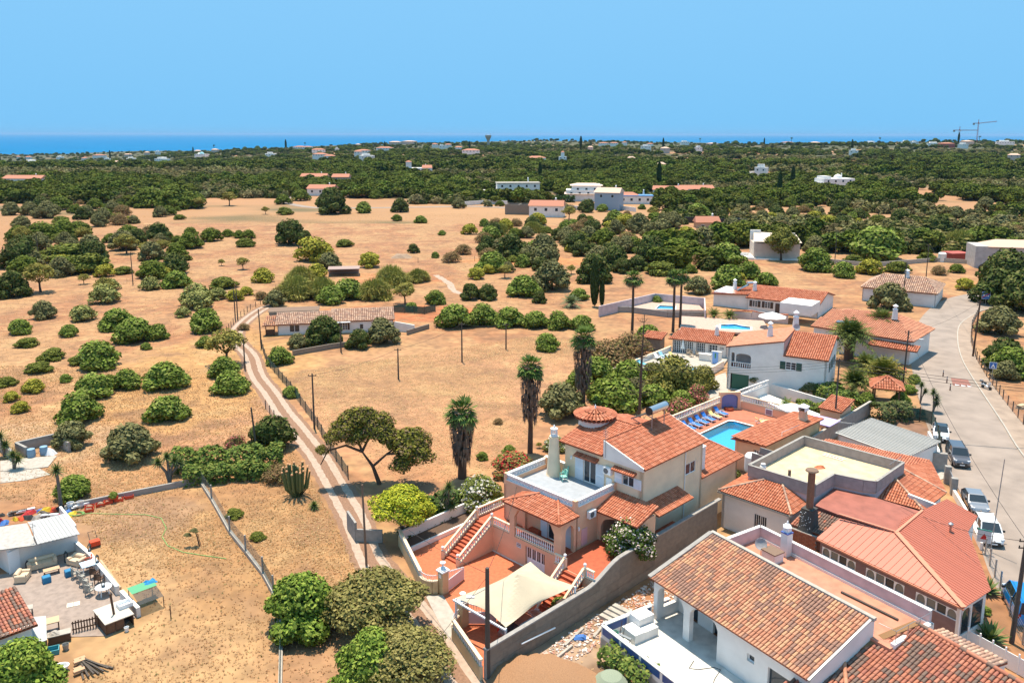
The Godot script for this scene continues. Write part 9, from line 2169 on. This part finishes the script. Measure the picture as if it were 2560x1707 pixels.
func grass() -> void:
	# dry tufts over the fields; shorter on the mown one
	var fields := [[PackedVector2Array([Vector2(-84.94,-126),Vector2(-41.89,-123.56),Vector2(-34.25,-107.76),Vector2(-27.33,-94.66),Vector2(-21.88,-83.67),Vector2(-17.65,-74.37),Vector2(-13.44,-65.32),Vector2(-10.92,-58.09),Vector2(-12.07,-49.49),Vector2(-14.71,-46.46),Vector2(-28.99,-46.46),Vector2(-28.97,-50.76),Vector2(-27.08,-56.37),Vector2(-28.42,-58.69),Vector2(-34.5,-64.6),Vector2(-39.36,-71.68),Vector2(-54.98,-79.28)]),150000,1.0],[PackedVector2Array([Vector2(-34.84,-121.2),Vector2(5.88,-146.72),Vector2(15.9,-136.76),Vector2(1.77,-93.94),Vector2(-2.18,-84.84),Vector2(-9.73,-80.34),Vector2(-14.97,-84.84),Vector2(-25.01,-101.63)]),110000,0.5],[PackedVector2Array([Vector2(-231.37,-360.28),Vector2(-5.22,-380.41),Vector2(32.48,-273.04),Vector2(15.13,-182.93),Vector2(-10.19,-149.43),Vector2(-43.35,-149.43),Vector2(-43.71,-126),Vector2(-84.94,-126)]),110000,1.0],[PackedVector2Array([Vector2(100.15,-173.28),Vector2(116,-173.28),Vector2(61.3,-88.53),Vector2(69.41,-112.58)]),5000,0.8],[PackedVector2Array([Vector2(1.58,-49.84),Vector2(3.42,-56.93),Vector2(11.68,-67.58),Vector2(7.24,-55.81),Vector2(7.08,-49.49)]),700,0.7],[PackedVector2Array([Vector2(26.97,-164.56),Vector2(119.49,-273.04),Vector2(115.65,-234.78),Vector2(79.7,-205.74),Vector2(45.36,-177.98)]),7000,0.9]]
	var mb := MB.new()
	rng.seed = 17
	for i in 12:
		var a := rng.randf() * TAU; var b := V(cos(a),0,sin(a)) * rnd(0,0.3); var s := V(-sin(a),0,cos(a)) * 0.05
		var t := b + V(cos(a) * 0.25,rnd(0.5,1.0),sin(a) * 0.25)
		mb.tri(b - s,b + s,t)
	var gm := mb.mesh()
	var f := FastNoiseLite.new(); f.seed = 31; f.frequency = 0.045
	var xf := []; var cols := []
	for fd in fields:
		var lo := Vector2(1e9,1e9); var hi := -lo
		for p in fd[0]: lo = lo.min(p); hi = hi.max(p)
		for i in fd[1]:
			var p := Vector2(rnd(lo.x,hi.x),rnd(lo.y,hi.y))
			if not Geometry2D.is_point_in_polygon(p,fd[0]): continue
			var n := f.get_noise_2d(p.x,p.y)
			if rng.randf() > 0.65 + n: continue
			var h: float = rnd(0.07,0.2) * fd[2]; var w := rnd(0.16,0.36)
			xf.append(Transform3D(turned(rnd(0,360)).scaled(V(w,h,w)),V(p.x,0,p.y)))
			var c := Color(0.66,0.44,0.22).lerp(Color(0.55,0.33,0.17),clampf(0.5 - n * 1.4 + rnd(-0.3,0.3),0,1))
			if rng.randf() < 0.04: c = Color(0.22,0.21,0.07)
			cols.append(c * rnd(0.85,1.2))
	scatter("dry_grass","dry straw coloured grass covering the fields",gm,M["dry"],xf,cols)
	# debris of the building plot between the grey wall and the white house
	var o := V(-1.81,0,-67.33); var T := Transform3D(turned(-45),o)
	var rb := []; var rc := []
	for i in 1500:
		var q := V(rnd(13.0,17.5),0,rnd(-6,10)); if q.x > 15.4 and q.z > 4: continue
		rb.append(Transform3D(turned(rnd(0,360)) * Basis(Vector3.RIGHT,rnd(-0.5,0.5)) * Basis.from_scale(V(1,1,1) * rnd(0.06,0.26)),T * q + V(0,0.03,0)))
		rc.append([Color(0.5,0.24,0.17),Color(0.6,0.53,0.48),Color(0.42,0.3,0.24),Color(0.62,0.5,0.42)][rng.randi() % 4])
	scatter("rubble","broken brick and plaster rubble on the building plot",MB.new().box(V(0,0,0),V(1,0.5,0.7)).mesh(),M["dry"],rb,rc)
	var rough := FastNoiseLite.new(); rough.seed = 5; rough.frequency = 0.55
	var mound := sheet(-4.2,4.2,2.6,-2.6,44,30,func(x,z):
		var q: float = 1.0 - x * x / 17.6 - z * z / 6.8
		return maxf(-0.1,1.1 * q + (0.35 * rough.get_noise_2d(x,z) + 0.12 * rough.get_noise_2d(x * 3.0,z * 3.0)) * clampf(q * 3.0,0.0,1.0)))
	single("earth_mound","mound of brown earth at the bottom edge below the grey wall","mound",mound,mat("earth",0.38,0.2,0.1,0.95,"grit",0.3,3.0),T * V(15.4,0,9.5),-20)
	var st := thing("concrete_steps","stack of concrete steps by the grey block wall","steps",T * V(13.5,0,1.2),-45)
	for i in 4: part(st,"step",MB.new().ext(-0.2 + i * 0.1,0.0,-0.2 - i * 0.4,1.4 + i * 0.1,0.3 + i * 0.14,0.2 - i * 0.4),M["pale_concrete"])
	single("ladder","wooden ladder lying on the rubble","ladder",ladder(3.2,0.6),M["pale_concrete"],T * V(15.4,0.15,-0.6),40); single("white_pipe","long white pipe leaning on the grey block wall","pipe",MB.new().tube([V(12.75,1.3,9.2),V(12.8,1.0,5.8)],[0.06,0.06],6),M["white_paint"],o,-45)
	single("blue_sheet","crumpled blue plastic sheet on the rubble","plastic sheet",crumple(0.45,0.25,61),plain("blue_plastic",0.04,0.14,0.4),T * V(14.0,0.1,4.4)); single("green_basin","upturned green basin below the blue tiled parapet","basin",MB.new().lathe(Vector3.ZERO,[[0.35,0],[0.3,0.2],[0,0.22]],12),plain("green_plastic",0.05,0.35,0.22),T * V(17.4,0.05,8.2)); bucket("white bucket at the foot of the grey block wall",T * V(12.9,0,10.4),M["white_paint"],0.2)
	single("concrete_dome","mossy green tank lid at the bottom edge","tank lid",MB.new().lathe(Vector3.ZERO,[[1.2,0],[1.1,0.4],[0.7,0.75],[0,0.85]],16),mat("mossy_lid",0.3,0.34,0.24,0.9,"grit",0.5),V(6.61,0,-49.18)); for i in 5: single("timber_beam",ORD[i] + " old beam from the street along the grey block wall","timber",MB.new().ext(-0.09,0,-1.3,0.09,0.16,1.3),M["pale_concrete"],T * V(13.6 + (i % 2) * 0.7,0.02,9.0 - i * 2.2),-45 + i * 5,"beams on the building plot")
